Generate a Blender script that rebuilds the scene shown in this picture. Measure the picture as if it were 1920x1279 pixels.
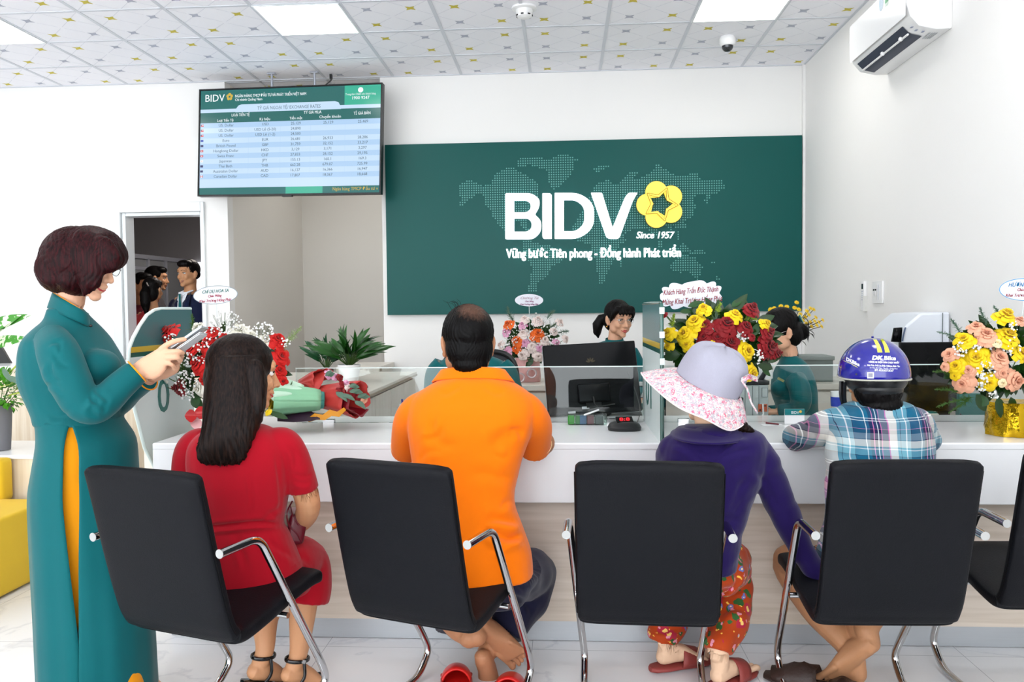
import bpy, bmesh, math, random
import numpy as np
from mathutils import Vector, Matrix, Euler
random.seed(7); RNG = np.random.default_rng(7)
for o in list(bpy.data.objects): bpy.data.objects.remove(o)
SC = bpy.context.scene; COL = SC.collection
# ------------------------------------------------------------------ camera
F = 1540.0; CX, CY = 960.0, 639.5; CAMZ = 1.30
_y, _p, _r = math.radians(3.6), math.radians(-2.2), math.radians(-0.6)
FW = Vector((-math.sin(_y)*math.cos(_p), math.cos(_y)*math.cos(_p), math.sin(_p)))
_rt = Vector((math.cos(_y), math.sin(_y), 0)); _up = _rt.cross(FW)
RT = _rt*math.cos(_r) + _up*math.sin(_r); UP = -_rt*math.sin(_r) + _up*math.cos(_r)
cd = bpy.data.cameras.new('camera'); cam = bpy.data.objects.new('camera', cd); COL.objects.link(cam)
mw = Matrix((( RT.x, UP.x, -FW.x, 0), (RT.y, UP.y, -FW.y, 0), (RT.z, UP.z, -FW.z, CAMZ), (0, 0, 0, 1)))
cam.matrix_world = mw
cd.sensor_width = 36; cd.lens = F/1920*36; cd.clip_start = .05; cd.clip_end = 60
SC.camera = cam
CAM = Vector((0, 0, CAMZ))
def ray(px, py): return FW + RT*((px-CX)/F) - UP*((py-CY)/F)
def at(px, py, Y):
    d = ray(px, py); return CAM + d*(Y/d.y)
def atz(px, py, z):
    d = ray(px, py); return CAM + d*((z-CAMZ)/d.z)
def atx(px, py, X):
    d = ray(px, py); return CAM + d*(X/d.x)
# ------------------------------------------------------------------ world, exposure, lights
W = bpy.data.worlds.new('world'); SC.world = W; W.use_nodes = True
W.node_tree.nodes['Background'].inputs[0].default_value = (.93, .97, 1, 1)
W.node_tree.nodes['Background'].inputs[1].default_value = 3.4
vs = SC.view_settings
SC.display_settings.display_device = 'sRGB'
vs.view_transform = 'Standard'; vs.look = 'None'; vs.gamma = 1; vs.use_curve_mapping = False
vs.exposure = 0.54
ZC = 3.35          # ceiling height
TX0, TY0 = -3.874*1.0, 6.685   # ceiling grid origin
LIGHTS = []        # filled below: cells (i, j)
def area(name, loc, rot, sx, sy, power, col=(1, 1, 1)):
    l = bpy.data.lights.new(name, 'AREA'); l.shape = 'RECTANGLE'; l.size = sx; l.size_y = sy
    l.energy = power; l.color = col
    o = bpy.data.objects.new(name, l); o.location = loc; o.rotation_euler = rot; COL.objects.link(o); return o
WALLY = 7.2; WALLX = 2.02
# ------------------------------------------------------------------ colour + materials
def C(h, a=1):
    h = h.lstrip('#'); v = [int(h[i:i+2], 16)/255 for i in (0, 2, 4)]
    return tuple([(x/12.92 if x <= .04045 else ((x+.055)/1.055)**2.4) for x in v]) + (a,)
MATS = {}
def mat(name, col, rough=.5, metal=0., spec=.5, bump=None, var=None, emit=None, trans=0., coat=0., sheen=0., ior=1.45, stretch=None, sss=0., build=None, alpha=1):
    """bump=(scale,strength,detail)  var=(scale,amount)  emit=(colour,strength)"""
    if name in MATS: return MATS[name]
    m = bpy.data.materials.new(name); m.use_nodes = True; MATS[name] = m
    nt = m.node_tree; b = nt.nodes['Principled BSDF']
    if isinstance(col, str): col = C(col)
    b.inputs['Base Color'].default_value = col
    b.inputs['Roughness'].default_value = rough; b.inputs['Metallic'].default_value = metal
    b.inputs['Specular IOR Level'].default_value = spec; b.inputs['IOR'].default_value = ior
    b.inputs['Transmission Weight'].default_value = trans; b.inputs['Coat Weight'].default_value = coat
    b.inputs['Coat Roughness'].default_value = .08
    b.inputs['Sheen Weight'].default_value = sheen; b.inputs['Alpha'].default_value = alpha
    if sss: b.inputs['Subsurface Weight'].default_value = sss; b.inputs['Subsurface Radius'].default_value = (.01, .004, .002); b.inputs['Subsurface Scale'].default_value = 1
    if emit:
        e = emit[0]; e = C(e) if isinstance(e, str) else e
        b.inputs['Emission Color'].default_value = e; b.inputs['Emission Strength'].default_value = emit[1]
    L = nt.links.new; N = nt.nodes.new
    tc = N('ShaderNodeTexCoord'); src = tc.outputs['Object']
    if stretch:
        mp = N('ShaderNodeMapping'); mp.inputs['Scale'].default_value = stretch; L(src, mp.inputs['Vector']); src = mp.outputs[0]
    if var:
        n = N('ShaderNodeTexNoise'); n.inputs['Scale'].default_value = var[0]; n.inputs['Detail'].default_value = 4; L(src, n.inputs['Vector'])
        r = N('ShaderNodeMapRange'); r.inputs['To Min'].default_value = 1-var[1]; r.inputs['To Max'].default_value = 1+var[1]; L(n.outputs['Fac'], r.inputs['Value'])
        h = N('ShaderNodeVectorMath'); h.operation = 'SCALE'; h.inputs[0].default_value = col[:3]; L(r.outputs[0], h.inputs['Scale']); L(h.outputs[0], b.inputs['Base Color'])
    if bump:
        n = N('ShaderNodeTexNoise'); n.inputs['Scale'].default_value = bump[0]; n.inputs['Detail'].default_value = bump[2] if len(bump) > 2 else 3; L(src, n.inputs['Vector'])
        bp = N('ShaderNodeBump'); bp.inputs['Strength'].default_value = bump[1]; bp.inputs['Distance'].default_value = .01; L(n.outputs['Fac'], bp.inputs['Height']); L(bp.outputs[0], b.inputs['Normal'])
    if build: build(nt, b, src)
    return m
# ------------------------------------------------------------------ tagging
def tag(o, label=None, cat=None, group=None, kind=None):
    if label: o['label'] = label
    if cat: o['category'] = cat
    if group: o['group'] = group
    if kind: o['kind'] = kind
    return o
def thing(name, label, cat, loc=(0, 0, 0), rz=0., group=None, rot=None):
    o = bpy.data.objects.new(name, None); COL.objects.link(o); o.empty_display_size = .1
    o.location = loc; o.rotation_euler = rot if rot else (0, 0, rz)
    return tag(o, label, cat, group)
def link(name, me, mats, parent=None, smooth=True, world=False):
    for m in (mats if isinstance(mats, (list, tuple)) else [mats]): me.materials.append(m)
    if smooth is True:
        me.polygons.foreach_set('use_smooth', np.ones(len(me.polygons), bool))
    o = bpy.data.objects.new(name, me); COL.objects.link(o)
    if parent is not None:
        o.parent = parent
        if world:            # geometry given in world coordinates
            o.matrix_parent_inverse = world_mat(parent).inverted()
    return o
def world_mat(o):
    m = o.matrix_basis.copy() if o.parent is None else world_mat(o.parent) @ o.matrix_parent_inverse @ o.matrix_basis
    return m
def copy_tree(o, parent=None):
    c = o.copy(); COL.objects.link(c)
    if parent is not None: c.parent = parent
    for ch in list(o.children): copy_tree(ch, c)
    return c
# ------------------------------------------------------------------ mesh builder
def basis(d, hint=(0, 0, 1)):
    d = Vector(d).normalized(); h = Vector(hint)
    if abs(d.dot(h)) > .98: h = Vector((0, 1, 0)) if abs(d.y) < .9 else Vector((1, 0, 0))
    x = h.cross(d).normalized(); y = d.cross(x); return x, y, d
class MB:
    def __init__(s): s.v = []; s.f = []; s.m = []; s.mi = 0; s.T = None
    def add(s, vs, fs, mi=None):
        n = len(s.v)
        if s.T is not None: vs = [s.T @ Vector(v) for v in vs]
        s.v += [tuple(v) for v in vs]; s.f += [tuple(i+n for i in f) for f in fs]; s.m += [s.mi if mi is None else mi]*len(fs); return s
    def box(s, c, d, rot=None, mi=None, bev=0):
        c = Vector(c); x, y, z = d[0]/2, d[1]/2, d[2]/2
        R = Matrix.Identity(3) if rot is None else (Euler(rot).to_matrix() if not isinstance(rot, Matrix) else rot)
        if bev <= 0:
            vs = [c+R@Vector((a*x, b*y, e*z)) for a in (-1, 1) for b in (-1, 1) for e in (-1, 1)]
            return s.add(vs, [(0, 1, 3, 2), (4, 6, 7, 5), (0, 4, 5, 1), (2, 3, 7, 6), (0, 2, 6, 4), (1, 5, 7, 3)], mi)
        bm = bmesh.new(); bmesh.ops.create_cube(bm, size=1)
        for v in bm.verts: v.co = Vector((v.co.x*2*x, v.co.y*2*y, v.co.z*2*z))
        bmesh.ops.bevel(bm, geom=bm.edges[:], offset=bev, segments=3, profile=.6, affect='EDGES')
        vs = [c+R@v.co for v in bm.verts]; fs = [[v.index for v in f.verts] for f in bm.faces]; bm.free()
        return s.add(vs, fs, mi)
    def span(s, a, b, **k):
        a, b = Vector(a), Vector(b); return s.box((a+b)/2, [abs(b[i]-a[i]) for i in range(3)], **k)
    def loft(s, rings, cap=True, mi=None, close=True):
        """rings: list of lists of points (same count)"""
        n = len(rings[0]); vs = [p for r in rings for p in r]; fs = []
        for i in range(len(rings)-1):
            for j in range(n if close else n-1):
                k = (j+1) % n; fs.append((i*n+j, i*n+k, (i+1)*n+k, (i+1)*n+j))
        if cap: fs.append(tuple(range(n-1, -1, -1))); fs.append(tuple((len(rings)-1)*n+j for j in range(n)))
        return s.add(vs, fs, mi)
    def tube(s, pts, r, n=12, cap='flat', mi=None, flat=1., hint=(0, 0, 1), ends=None):
        pts = [Vector(p) for p in pts]; m = len(pts)
        rs = [r]*m if not hasattr(r, '__len__') else list(r)
        P, Rr = [], []
        if cap == 'round':
            d0 = (pts[0]-pts[1]).normalized(); d1 = (pts[-1]-pts[-2]).normalized()
            pre = [(pts[0]+d0*rs[0]*math.sin(a), rs[0]*math.cos(a)) for a in (1.45, 1.1, .75, .38)]
            post = [(pts[-1]+d1*rs[-1]*math.sin(a), rs[-1]*math.cos(a)) for a in (.38, .75, 1.1, 1.45)]
        else: pre = post = []
        seq = pre+list(zip(pts, rs))+post
        P = [a for a, b in seq]; Rr = [b for a, b in seq]
        x = None; rings = []
        for i, p in enumerate(P):
            a = P[max(0, i-1)]; b = P[min(len(P)-1, i+1)]; d = (b-a)
            if d.length < 1e-9: d = Vector((0, 0, 1))
            d.normalize()
            if x is None: x, y, _ = basis(d, hint)
            else:
                x = (x-d*x.dot(d)); x = x.normalized() if x.length > 1e-6 else basis(d)[0]; y = d.cross(x)
            rings.append([p+x*math.cos(t)*Rr[i]+y*math.sin(t)*Rr[i]*flat for t in [2*math.pi*k/n for k in range(n)]])
        return s.loft(rings, True, mi)
    def ell(s, c, r, rot=None, n=20, m=12, mi=None):
        c = Vector(c); r = (r, r, r) if not hasattr(r, '__len__') else r
        R = Matrix.Identity(3) if rot is None else (Euler(rot).to_matrix() if not isinstance(rot, Matrix) else rot)
        vs = [c+R@Vector((0, 0, r[2]))]; fs = []
        for i in range(1, m):
            a = math.pi*i/m
            for j in range(n):
                t = 2*math.pi*j/n; vs.append(c+R@Vector((r[0]*math.sin(a)*math.cos(t), r[1]*math.sin(a)*math.sin(t), r[2]*math.cos(a))))
        vs.append(c+R@Vector((0, 0, -r[2])))
        for j in range(n): fs.append((0, 1+j, 1+(j+1) % n))
        for i in range(m-2):
            for j in range(n): fs.append((1+i*n+j, 1+(i+1)*n+j, 1+(i+1)*n+(j+1) % n, 1+i*n+(j+1) % n))
        q = len(vs)-1
        for j in range(n): fs.append((q, 1+(m-2)*n+(j+1) % n, 1+(m-2)*n+j))
        return s.add(vs, fs, mi)
    def lathe(s, prof, c=(0, 0, 0), n=32, mi=None, sx=1, sy=1, cap=True):
        c = Vector(c)
        rings = [[c+Vector((r*sx*math.cos(2*math.pi*k/n), r*sy*math.sin(2*math.pi*k/n), z)) for k in range(n)] for r, z in prof]
        return s.loft(rings, cap, mi)
    def prism(s, poly, o, ux, uy, depth, mi=None, mi_side=None):
        """poly 2D pts in plane (o,ux,uy), extruded by vector depth"""
        o, ux, uy, dp = Vector(o), Vector(ux), Vector(uy), Vector(depth); n = len(poly)
        a = [o+ux*p[0]+uy*p[1] for p in poly]; vs = a+[p+dp for p in a]
        s.add(vs, [tuple(range(n)), tuple(range(2*n-1, n-1, -1))], mi)
        return s.add(vs, [(i, i+n, (i+1) % n+n, (i+1) % n) for i in range(n)], mi if mi_side is None else mi_side)
    def mesh(s, name='m', fix=True):
        me = bpy.data.meshes.new(name); me.from_pydata(s.v, [], s.f)
        if len(set(s.m)) > 1 or (s.m and s.m[0]): me.polygons.foreach_set('material_index', s.m)
        me.update()
        if fix:
            bm = bmesh.new(); bm.from_mesh(me); bmesh.ops.recalc_face_normals(bm, faces=bm.faces); bm.to_mesh(me); bm.free()
        return me
    def build(s, name, mats, parent=None, smooth='auto', world=False, fix=True, bevel=0, seg=2, subsurf=0):
        me = s.mesh(name, fix); o = link(name, me, mats, parent, smooth is True, world)
        if smooth == 'auto':
            me.polygons.foreach_set('use_smooth', np.ones(len(me.polygons), bool)); me.set_sharp_from_angle(angle=math.radians(38))
        if bevel:
            b = o.modifiers.new('bevel', 'BEVEL'); b.width = bevel; b.segments = seg; b.limit_method = 'ANGLE'; b.angle_limit = math.radians(35); b.harden_normals = False
        if subsurf:
            b = o.modifiers.new('sub', 'SUBSURF'); b.levels = subsurf; b.render_levels = subsurf
        return o
def bez(pts, n=8):
    """Catmull-Rom through points"""
    P = [Vector(p) for p in pts]; P = [P[0]*2-P[1]]+P+[P[-1]*2-P[-2]]; out = []
    for i in range(1, len(P)-2):
        for k in range(n):
            t = k/n; a, b, c, d = P[i-1:i+3]
            out.append(.5*((2*b)+(c-a)*t+(2*a-5*b+4*c-d)*t*t+(3*b-a-3*c+d)*t**3))
    out.append(P[-2]); return out
def rounded(pts, r, n=6):
    """polyline with rounded corners"""
    P = [Vector(p) for p in pts]; out = [P[0]]
    for i in range(1, len(P)-1):
        a, b, c = P[i-1], P[i], P[i+1]; u = (a-b); v = (c-b)
        k = min(r, u.length*.49, v.length*.49); u.normalize(); v.normalize(); s, e = b+u*k, b+v*k
        for j in range(n+1):
            t = j/n; out.append(s*(1-t)**2+b*2*t*(1-t)+e*t*t)
    out.append(P[-1]); return out
# text -> mesh data
def text_mesh(txt, size=1, depth=0, offset=0, align='LEFT', shear=0, space=1.0, res=3):
    cu = bpy.data.curves.new('t', 'FONT'); cu.body = txt; cu.size = size; cu.extrude = depth; cu.offset = offset
    cu.align_x = align; cu.shear = shear; cu.space_character = space; cu.resolution_u = res; cu.align_y = 'BOTTOM_BASELINE'
    o = bpy.data.objects.new('t', cu); COL.objects.link(o)
    dg = bpy.context.evaluated_depsgraph_get(); dg.update()
    me = bpy.data.meshes.new_from_object(o.evaluated_get(dg)); bpy.data.objects.remove(o); bpy.data.curves.remove(cu)
    return me
def add_text(mb, txt, o, ux, uy, size, mi=0, fit=None, thick=0, maxw=None, **k):
    """text laid in plane; ux/uy unit vectors; fit=width in metres scales x"""
    me = text_mesh(txt, 1, 0, **k); co = np.empty(len(me.vertices)*3); me.vertices.foreach_get('co', co); co = co.reshape(-1, 3)
    if len(co) == 0: return
    ux, uy, o = Vector(ux).normalized(), Vector(uy).normalized(), Vector(o)
    sx = size
    w = co[:, 0].max()-co[:, 0].min()
    if fit: sx = fit/w
    n = ux.cross(uy); al = k.get('align', 'LEFT')
    x0 = co[:, 0].min() if al == 'LEFT' else 0
    vs = [o+ux*((c[0]-x0)*sx)+uy*(c[1]*size) for c in co]; fs = [tuple(p.vertices) for p in me.polygons]
    T, mb.T = mb.T, None
    if thick:
        # edges used once are boundary
        cnt = {}
        for f in fs:
            for a, b in zip(f, f[1:]+f[:1]): cnt[(a, b)] = cnt.get((a, b), 0)+1
        N = len(vs); top = [v+n*thick for v in vs]
        side = [(a, b, b+N, a+N) for (a, b) in cnt if (b, a) not in cnt]
        mb.add(vs+top, [tuple(i+N for i in f) for f in fs]+side, mi)
    else: mb.add(vs, fs, mi)
    mb.T = T; bpy.data.meshes.remove(me)
# ------------------------------------------------------------------ volumes -> one continuous skin (union of the solids, then smoothed)
def fuse(mb, voxel=.006, smooth=4, fac=.6):
    me = mb.mesh('f'); o = bpy.data.objects.new('f', me); COL.objects.link(o)
    r = o.modifiers.new('r', 'REMESH'); r.mode = 'VOXEL'; r.voxel_size = voxel; r.adaptivity = 0
    if smooth:
        s = o.modifiers.new('s', 'SMOOTH'); s.iterations = smooth; s.factor = fac
    dg = bpy.context.evaluated_depsgraph_get(); dg.update()
    out = bpy.data.meshes.new_from_object(o.evaluated_get(dg)); bpy.data.objects.remove(o); bpy.data.meshes.remove(me)
    return out
def getco(me):
    co = np.empty(len(me.vertices)*3); me.vertices.foreach_get('co', co); return co.reshape(-1, 3)
def setco(me, co): me.vertices.foreach_set('co', co.ravel()); me.update()
def getno(me):
    no = np.empty(len(me.vertices)*3); me.vertex_normals.foreach_get('vector', no); return no.reshape(-1, 3)
def swarp(co, scale, seed, k=7):
    """smooth pseudo noise, -1..1"""
    r = np.random.default_rng(seed); out = np.zeros(len(co))
    for _ in range(k):
        d = r.normal(size=3); d /= np.linalg.norm(d); w = scale*r.uniform(.6, 1.6)
        out += np.sin(co@d*w*6.283+r.uniform(0, 6.28)+1.4*np.sin(co@np.roll(d, 1)*w*4+r.uniform(0, 6.28)))
    return out/k**.5/1.2
def wrinkle(me, amp=.004, scale=6, seed=1, stretch=(1, 1, 1), ridge=True):
    co = getco(me); n = getno(me); q = co*np.array(stretch)
    f = swarp(q, scale, seed)
    if ridge: f = 1-2*np.abs(np.clip(f, -1, 1))**.7
    setco(me, co+n*(f*amp*1.7)[:, None])
def px_of(co):
    q = np.asarray(co)-np.array(CAM); k = q@np.array(FW); return np.stack([CX+F*(q@np.array(RT))/k, CY-F*(q@np.array(UP))/k], -1), k
def folds(me, lines, w=.012, amp=.006):
    """press soft creases along segments on the side of the cloth that the segment lies on"""
    co = getco(me); n = getno(me); dsp = np.zeros(len(co)); p2, k = px_of(co); fac = np.clip(-(n@np.array(FW))*1.6, 0, 1)
    for L in lines:
        (a, b), kk = px_of([L[0], L[1]]); am = L[2] if len(L) > 2 else amp; ww = (L[3] if len(L) > 3 else w)*F/kk.mean()
        ab = b-a; l = np.linalg.norm(ab); t = ((p2-a)@ab)/(l*l); d = ((p2-a)@np.array([-ab[1], ab[0]]))/l+ww*.8*np.sin(t*5+a[0])
        win = np.exp(-np.clip(np.abs(t-.5)*2-.55, 0, 9)**2/.12)*(np.abs(k-kk.mean()) < .32)
        dsp += am*win*(-np.exp(-(d/ww)**2)+.8*np.exp(-((d-2*ww)/(1.3*ww))**2)+.35*np.exp(-((d+2.2*ww)/(1.4*ww))**2))*fac
    setco(me, co+n*(dsp*1.0)[:, None])
# ================================================================== SETTING
def brick_floor(nt, b, src):
    L = nt.links.new; N = nt.nodes.new
    sx = N('ShaderNodeSeparateXYZ'); L(src, sx.inputs[0])
    def line(out, period, off):
        a = N('ShaderNodeMath'); a.operation = 'ADD'; a.inputs[1].default_value = off; L(out, a.inputs[0])
        p = N('ShaderNodeMath'); p.operation = 'PINGPONG'; p.inputs[1].default_value = period/2; L(a.outputs[0], p.inputs[0])
        c = N('ShaderNodeMath'); c.operation = 'LESS_THAN'; c.inputs[1].default_value = .0014; L(p.outputs[0], c.inputs[0]); return c.outputs[0]
    l1 = line(sx.outputs[0], .8, .93+8); l2 = line(sx.outputs[1], .8, -3.09+8)
    mx = N('ShaderNodeMath'); mx.operation = 'MAXIMUM'; L(l1, mx.inputs[0]); L(l2, mx.inputs[1])
    n = N('ShaderNodeTexNoise'); n.inputs['Scale'].default_value = 1.1; n.inputs['Detail'].default_value = 7; n.inputs['Distortion'].default_value = 1.6; L(src, n.inputs['Vector'])
    r = N('ShaderNodeValToRGB'); e = r.color_ramp.elements
    e[0].position = .49; e[0].color = C('#f0f1f3'); e[1].position = .52; e[1].color = C('#eff0f2')
    x = r.color_ramp.elements.new(.503); x.color = C('#dfe1e5')
    L(n.outputs['Fac'], r.inputs[0])
    m = N('ShaderNodeMix'); m.data_type = 'RGBA'; L(mx.outputs[0], m.inputs['Factor']); L(r.outputs[0], m.inputs['A']); m.inputs['B'].default_value = C('#b9bbbf')
    L(m.outputs['Result'], b.inputs['Base Color'])
M_floor = mat('marble_tile', '#eeeeee', rough=.12, spec=.55, build=brick_floor)
M_wall = mat('wall_paint', '#f1f0ee', rough=.85, spec=.2, var=(1.5, .012), bump=(140, .04))
M_wallniche = mat('wall_paint_beige', '#e8e4dd', rough=.85, spec=.2, var=(1.5, .012))
M_white = mat('white_gloss', '#f3f4f5', rough=.18, spec=.5, var=(3, .01))
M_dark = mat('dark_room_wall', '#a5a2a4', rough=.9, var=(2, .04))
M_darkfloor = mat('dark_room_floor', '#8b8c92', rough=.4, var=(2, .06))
M_alu = mat('aluminium', '#b9bdc8', rough=.35, metal=.6, var=(8, .03))
M_chrome = mat('chrome', '#c9c9c9', rough=.09, metal=1., var=(5, .03))
M_brushed = mat('brushed_steel', '#bcc0c4', rough=.4, metal=.6, stretch=(.3, 8, 8), var=(30, .04))
def tex_wood(a, b_, sc=(1, 1, 12), dark=.5):
    def f(nt, b, src):
        L = nt.links.new; N = nt.nodes.new
        mp = N('ShaderNodeMapping'); mp.inputs['Scale'].default_value = sc; L(src, mp.inputs['Vector'])
        n = N('ShaderNodeTexNoise'); n.inputs['Scale'].default_value = 3; n.inputs['Detail'].default_value = 6; n.inputs['Distortion'].default_value = .6; L(mp.outputs[0], n.inputs['Vector'])
        r = N('ShaderNodeValToRGB'); e = r.color_ramp.elements; e[0].position = .3; e[0].color = C(a); e[1].position = .72; e[1].color = C(b_)
        L(n.outputs['Fac'], r.inputs[0]); L(r.outputs[0], b.inputs['Base Color'])
    return f
M_wood = mat('pale_oak_panel', '#cdbfae', rough=.42, build=tex_wood('#c6b7a6', '#dccfc1', (.6, 1, 14)))
M_woodv = mat('pale_oak_upright', '#dccfbd', rough=.45, build=tex_wood('#d3c0a4', '#e6dac6', (14, 14, .7)))
M_beige = mat('beige_laminate', '#ddd8cd', rough=.3, build=tex_wood('#d8d2c6', '#e4dfd6', (.8, 9, .8)))

# floor
MB().span((-9, -3, -.1), (2.06+.2, 7.2, 0)).build('floor', M_floor)['kind'] = 'structure'
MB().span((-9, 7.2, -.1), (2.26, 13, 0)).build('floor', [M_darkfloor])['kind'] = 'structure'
X0n, X1n = -2.985, -1.59; D0, D1, DZ = -3.965, -3.222, 2.205
def st(name, mb, m, **k):
    o = mb.build(name, m, **k); o['kind'] = 'structure'; return o
w = MB(); T = .12; Y = WALLY
w.span((-9, Y, 0), (D0, Y+T, ZC)); w.span((D0, Y, DZ), (D1, Y+T, ZC)); w.span((D1, Y, 0), (X0n, Y+T, ZC)); w.span((X1n, Y, 0), (2.26, Y+T, ZC))
st('wall_back', w, M_wall)
w = MB(); w.span((X0n-.1, Y+T, 0), (X0n, 9.3, ZC)); st('wall_recess_left', w, M_wallniche)
w = MB(); w.span((X0n-.1, 9.3, 0), (X1n+1.2, 9.4, ZC)); st('wall_recess_back', w, M_wallniche)
w = MB(); w.span((X1n+1.1, Y+T, 0), (X1n+1.2, 9.3, ZC)); st('wall_recess_right', w, M_wallniche)
w = MB(); w.span((2.06, -3, 0), (2.26, Y, ZC)); st('wall_right', w, M_wall)
w = MB(); w.span((-9.1, -3, 0), (-9, Y, ZC)); st('wall_left', w, M_wall)
# thin painted column joint beside the sign
st('trim_1', MB().span((2.038, 7.17, 0), (2.06, 7.2, ZC)), M_wall)
# dark room beyond the doorway
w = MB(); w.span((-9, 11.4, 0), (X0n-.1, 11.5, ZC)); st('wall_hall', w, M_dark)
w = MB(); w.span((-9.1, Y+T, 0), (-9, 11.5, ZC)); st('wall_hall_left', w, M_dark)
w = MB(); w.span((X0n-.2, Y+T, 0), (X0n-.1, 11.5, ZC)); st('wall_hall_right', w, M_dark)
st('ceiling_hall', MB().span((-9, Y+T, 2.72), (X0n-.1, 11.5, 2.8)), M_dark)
# door frame
f = MB()
for dx, y0 in ((0, 0), ):
    f.span((D0-.085, Y-.03, 0), (D0+.0, Y+.03, DZ+.085)); f.span((D1, Y-.03, 0), (D1+.03, Y+.03, DZ+.085)); f.span((D0, Y-.03, DZ), (D1, Y+.03, DZ+.085))
    f.span((D0, Y+.0, 0), (D0+.035, Y+T+.03, DZ)); f.span((D1-.02, Y+.0, 0), (D1, Y+T+.03, DZ)); f.span((D0+.035, Y, DZ-.03), (D1-.02, Y+T+.03, DZ))
M_frame = mat('frame_enamel', '#e9eef0', rough=.3, var=(4, .02))
d = f.build('door_1', M_frame, bevel=.004); d['kind'] = 'structure'
# ---- ceiling with grid, printed stars
M_tile = mat('ceiling_tile', '#fafaff', rough=.8, var=(2, .015))
M_tbar = mat('ceiling_tbar', '#d6d9e0', rough=.5, var=(4, .02)); M_ys = mat('tile_star_yellow', '#cfc04e', rough=.8, var=(40, .1)); M_gs = mat('tile_star_grey', '#b7bac8', rough=.8, var=(40, .06)); M_tl = mat('tile_line', '#e3e5ec', rough=.8, var=(30, .03))
gx = [-.27+.6*k for k in range(-14, 4)]+[2.06]; gy = [7.2]+[6.65-.6*k for k in range(0, 16)]
def lit(i, j):      # which cells hold a light panel
    return (i, j) in LIT
LIT = set()
X_of = lambda i: -.27+.6*i
for (i, j) in ((-4, 3-1), (-1+2, 3-1)): pass
cells = {}
# panels seen left, middle and right; the rest added out of view for illumination
LIT = {(-7, 2), (-3, 2), (2, 2), (-7, 6), (-3, 6), (2, 6), (-9, 4), (-1, 10), (-5, 10), (2, 10)}
c = MB()
for gi in range(-14, 4):
    xa, xb = X_of(gi), min(X_of(gi+1), 2.06)
    for j, yb in enumerate(gy[:-1]):
        ya = gy[j+1]; full = j > 0
        if (gi, j) in LIT: continue
        c.add([(xa, ya, ZC), (xb, ya, ZC), (xb, yb, ZC), (xa, yb, ZC)], [(0, 1, 2, 3)], 0)
        cx, cy = xa+.3, (ya+.3 if full else yb-.25)
        for a in (-1, 1):
            for b in (-1, 1):
                px, py = cx+a*.15, cy+b*.15
                if px > 2.0 or py > 7.17: continue
                yel = ((gi+j) % 2 == 0) ^ (a*b > 0); pts = []
                for k in range(16):
                    t = 2*math.pi*k/16+math.pi/4; r = .047 if k % 4 == 0 else (.027 if k % 2 else .021)
                    pts.append((px+r*math.cos(t), py+r*math.sin(t), ZC-.0012))
                c.add(pts, [tuple(range(16))], 2 if yel else 3)
                # faint printed arcs joining the stars
                for sx, sy in ((1, 1), (-1, -1), (1, -1), (-1, 1)):
                    q = [(px+sx*.04, py+sy*.04), (px+sx*.15*.9, py+sy*.15*.9)]
                    if max(abs(q[1][0]), 0) > 2.05 and q[1][0] > 0 or q[1][1] > 7.19: continue
                    nx, ny = -sy*.0016, sx*.0016
                    c.add([(q[0][0]-nx, q[0][1]-ny, ZC-.0008), (q[1][0]-nx, q[1][1]-ny, ZC-.0008), (q[1][0]+nx, q[1][1]+ny, ZC-.0008), (q[0][0]+nx, q[0][1]+ny, ZC-.0008)], [(0, 1, 2, 3)], 4)
for x in [X_of(k) for k in range(-14, 4)]: c.span((x-.012, gy[-1], ZC-.004), (x+.012, Y, ZC+.002), mi=1)
for y in gy[1:]: c.span((-9, y-.012, ZC-.0035), (2.06, y+.012, ZC+.0025), mi=1)
c.span((-9, Y-.018, ZC-.006), (2.06, Y, ZC), mi=1); c.span((2.042, gy[-1], ZC-.006), (2.06, Y, ZC), mi=1)
c.span((X0n, Y, ZC), (X1n+1.2, 9.3, ZC+.02), mi=0)
for x in (-2.67, -2.07): c.span((x-.012, Y, ZC-.004), (x+.012, 9.3, ZC), mi=1)
for y in (7.25, 7.85, 8.45): c.span((X0n, y-.012, ZC-.004), (X1n+1.1, y+.012, ZC), mi=1)
for a in range(6):
    for b in range(9):
        px, py = -2.97+.15+a*.3-.15+.0, 7.4+b*.3-.0; t0 = (a//2+b//2+a+b) % 2
        if px < X0n+.03: continue
        c.add([(px+(.047 if k % 4 == 0 else .024)*math.cos(2*math.pi*k/16+.785), py+(.047 if k % 4 == 0 else .024)*math.sin(2*math.pi*k/16+.785), ZC-.0012) for k in range(16)], [tuple(range(16))], 2 if t0 else 3)
c.span((-9, gy[-1]-4, ZC), (2.26, gy[-1], ZC+.02), mi=0)
st('ceiling', c, [M_tile, M_tbar, M_ys, M_gs, M_tl], smooth=False)
st('ceiling_slab', MB().span((-9.1, -3, ZC+.06), (2.26, 9.4, ZC+.12)), M_tile)
M_lamp = mat('lamp_diffuser', '#ffffff', rough=.6, emit=('#fffdf8', 6.5), var=(3, .01))
names = {(-7, 2): 'square ceiling light panel at far left above the standing woman', (-3, 2): 'square ceiling light panel above the exchange rate screen', (2, 2): 'square ceiling light panel near the dome camera and air conditioner'}
for (i, j) in sorted(LIT):
    xa = X_of(i); ya = gy[j+1]
    t = thing('ceiling_light', names.get((i, j), 'square ceiling light panel added for illumination over the customer area, unseen above the frame'), 'ceiling light', (xa+.3, ya+.3, ZC), group='square ceiling light panels')
    MB().box((0, 0, -.003), (.572, .572, .004)).build('diffuser', M_lamp, t)
    fr = MB(); [fr.box((a*.291, 0, -.003), (.012, .594, .01)) for a in (-1, 1)]; [fr.box((0, a*.291, -.003), (.57, .012, .01)) for a in (-1, 1)]
    fr.build('frame', M_frame, t)
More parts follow.
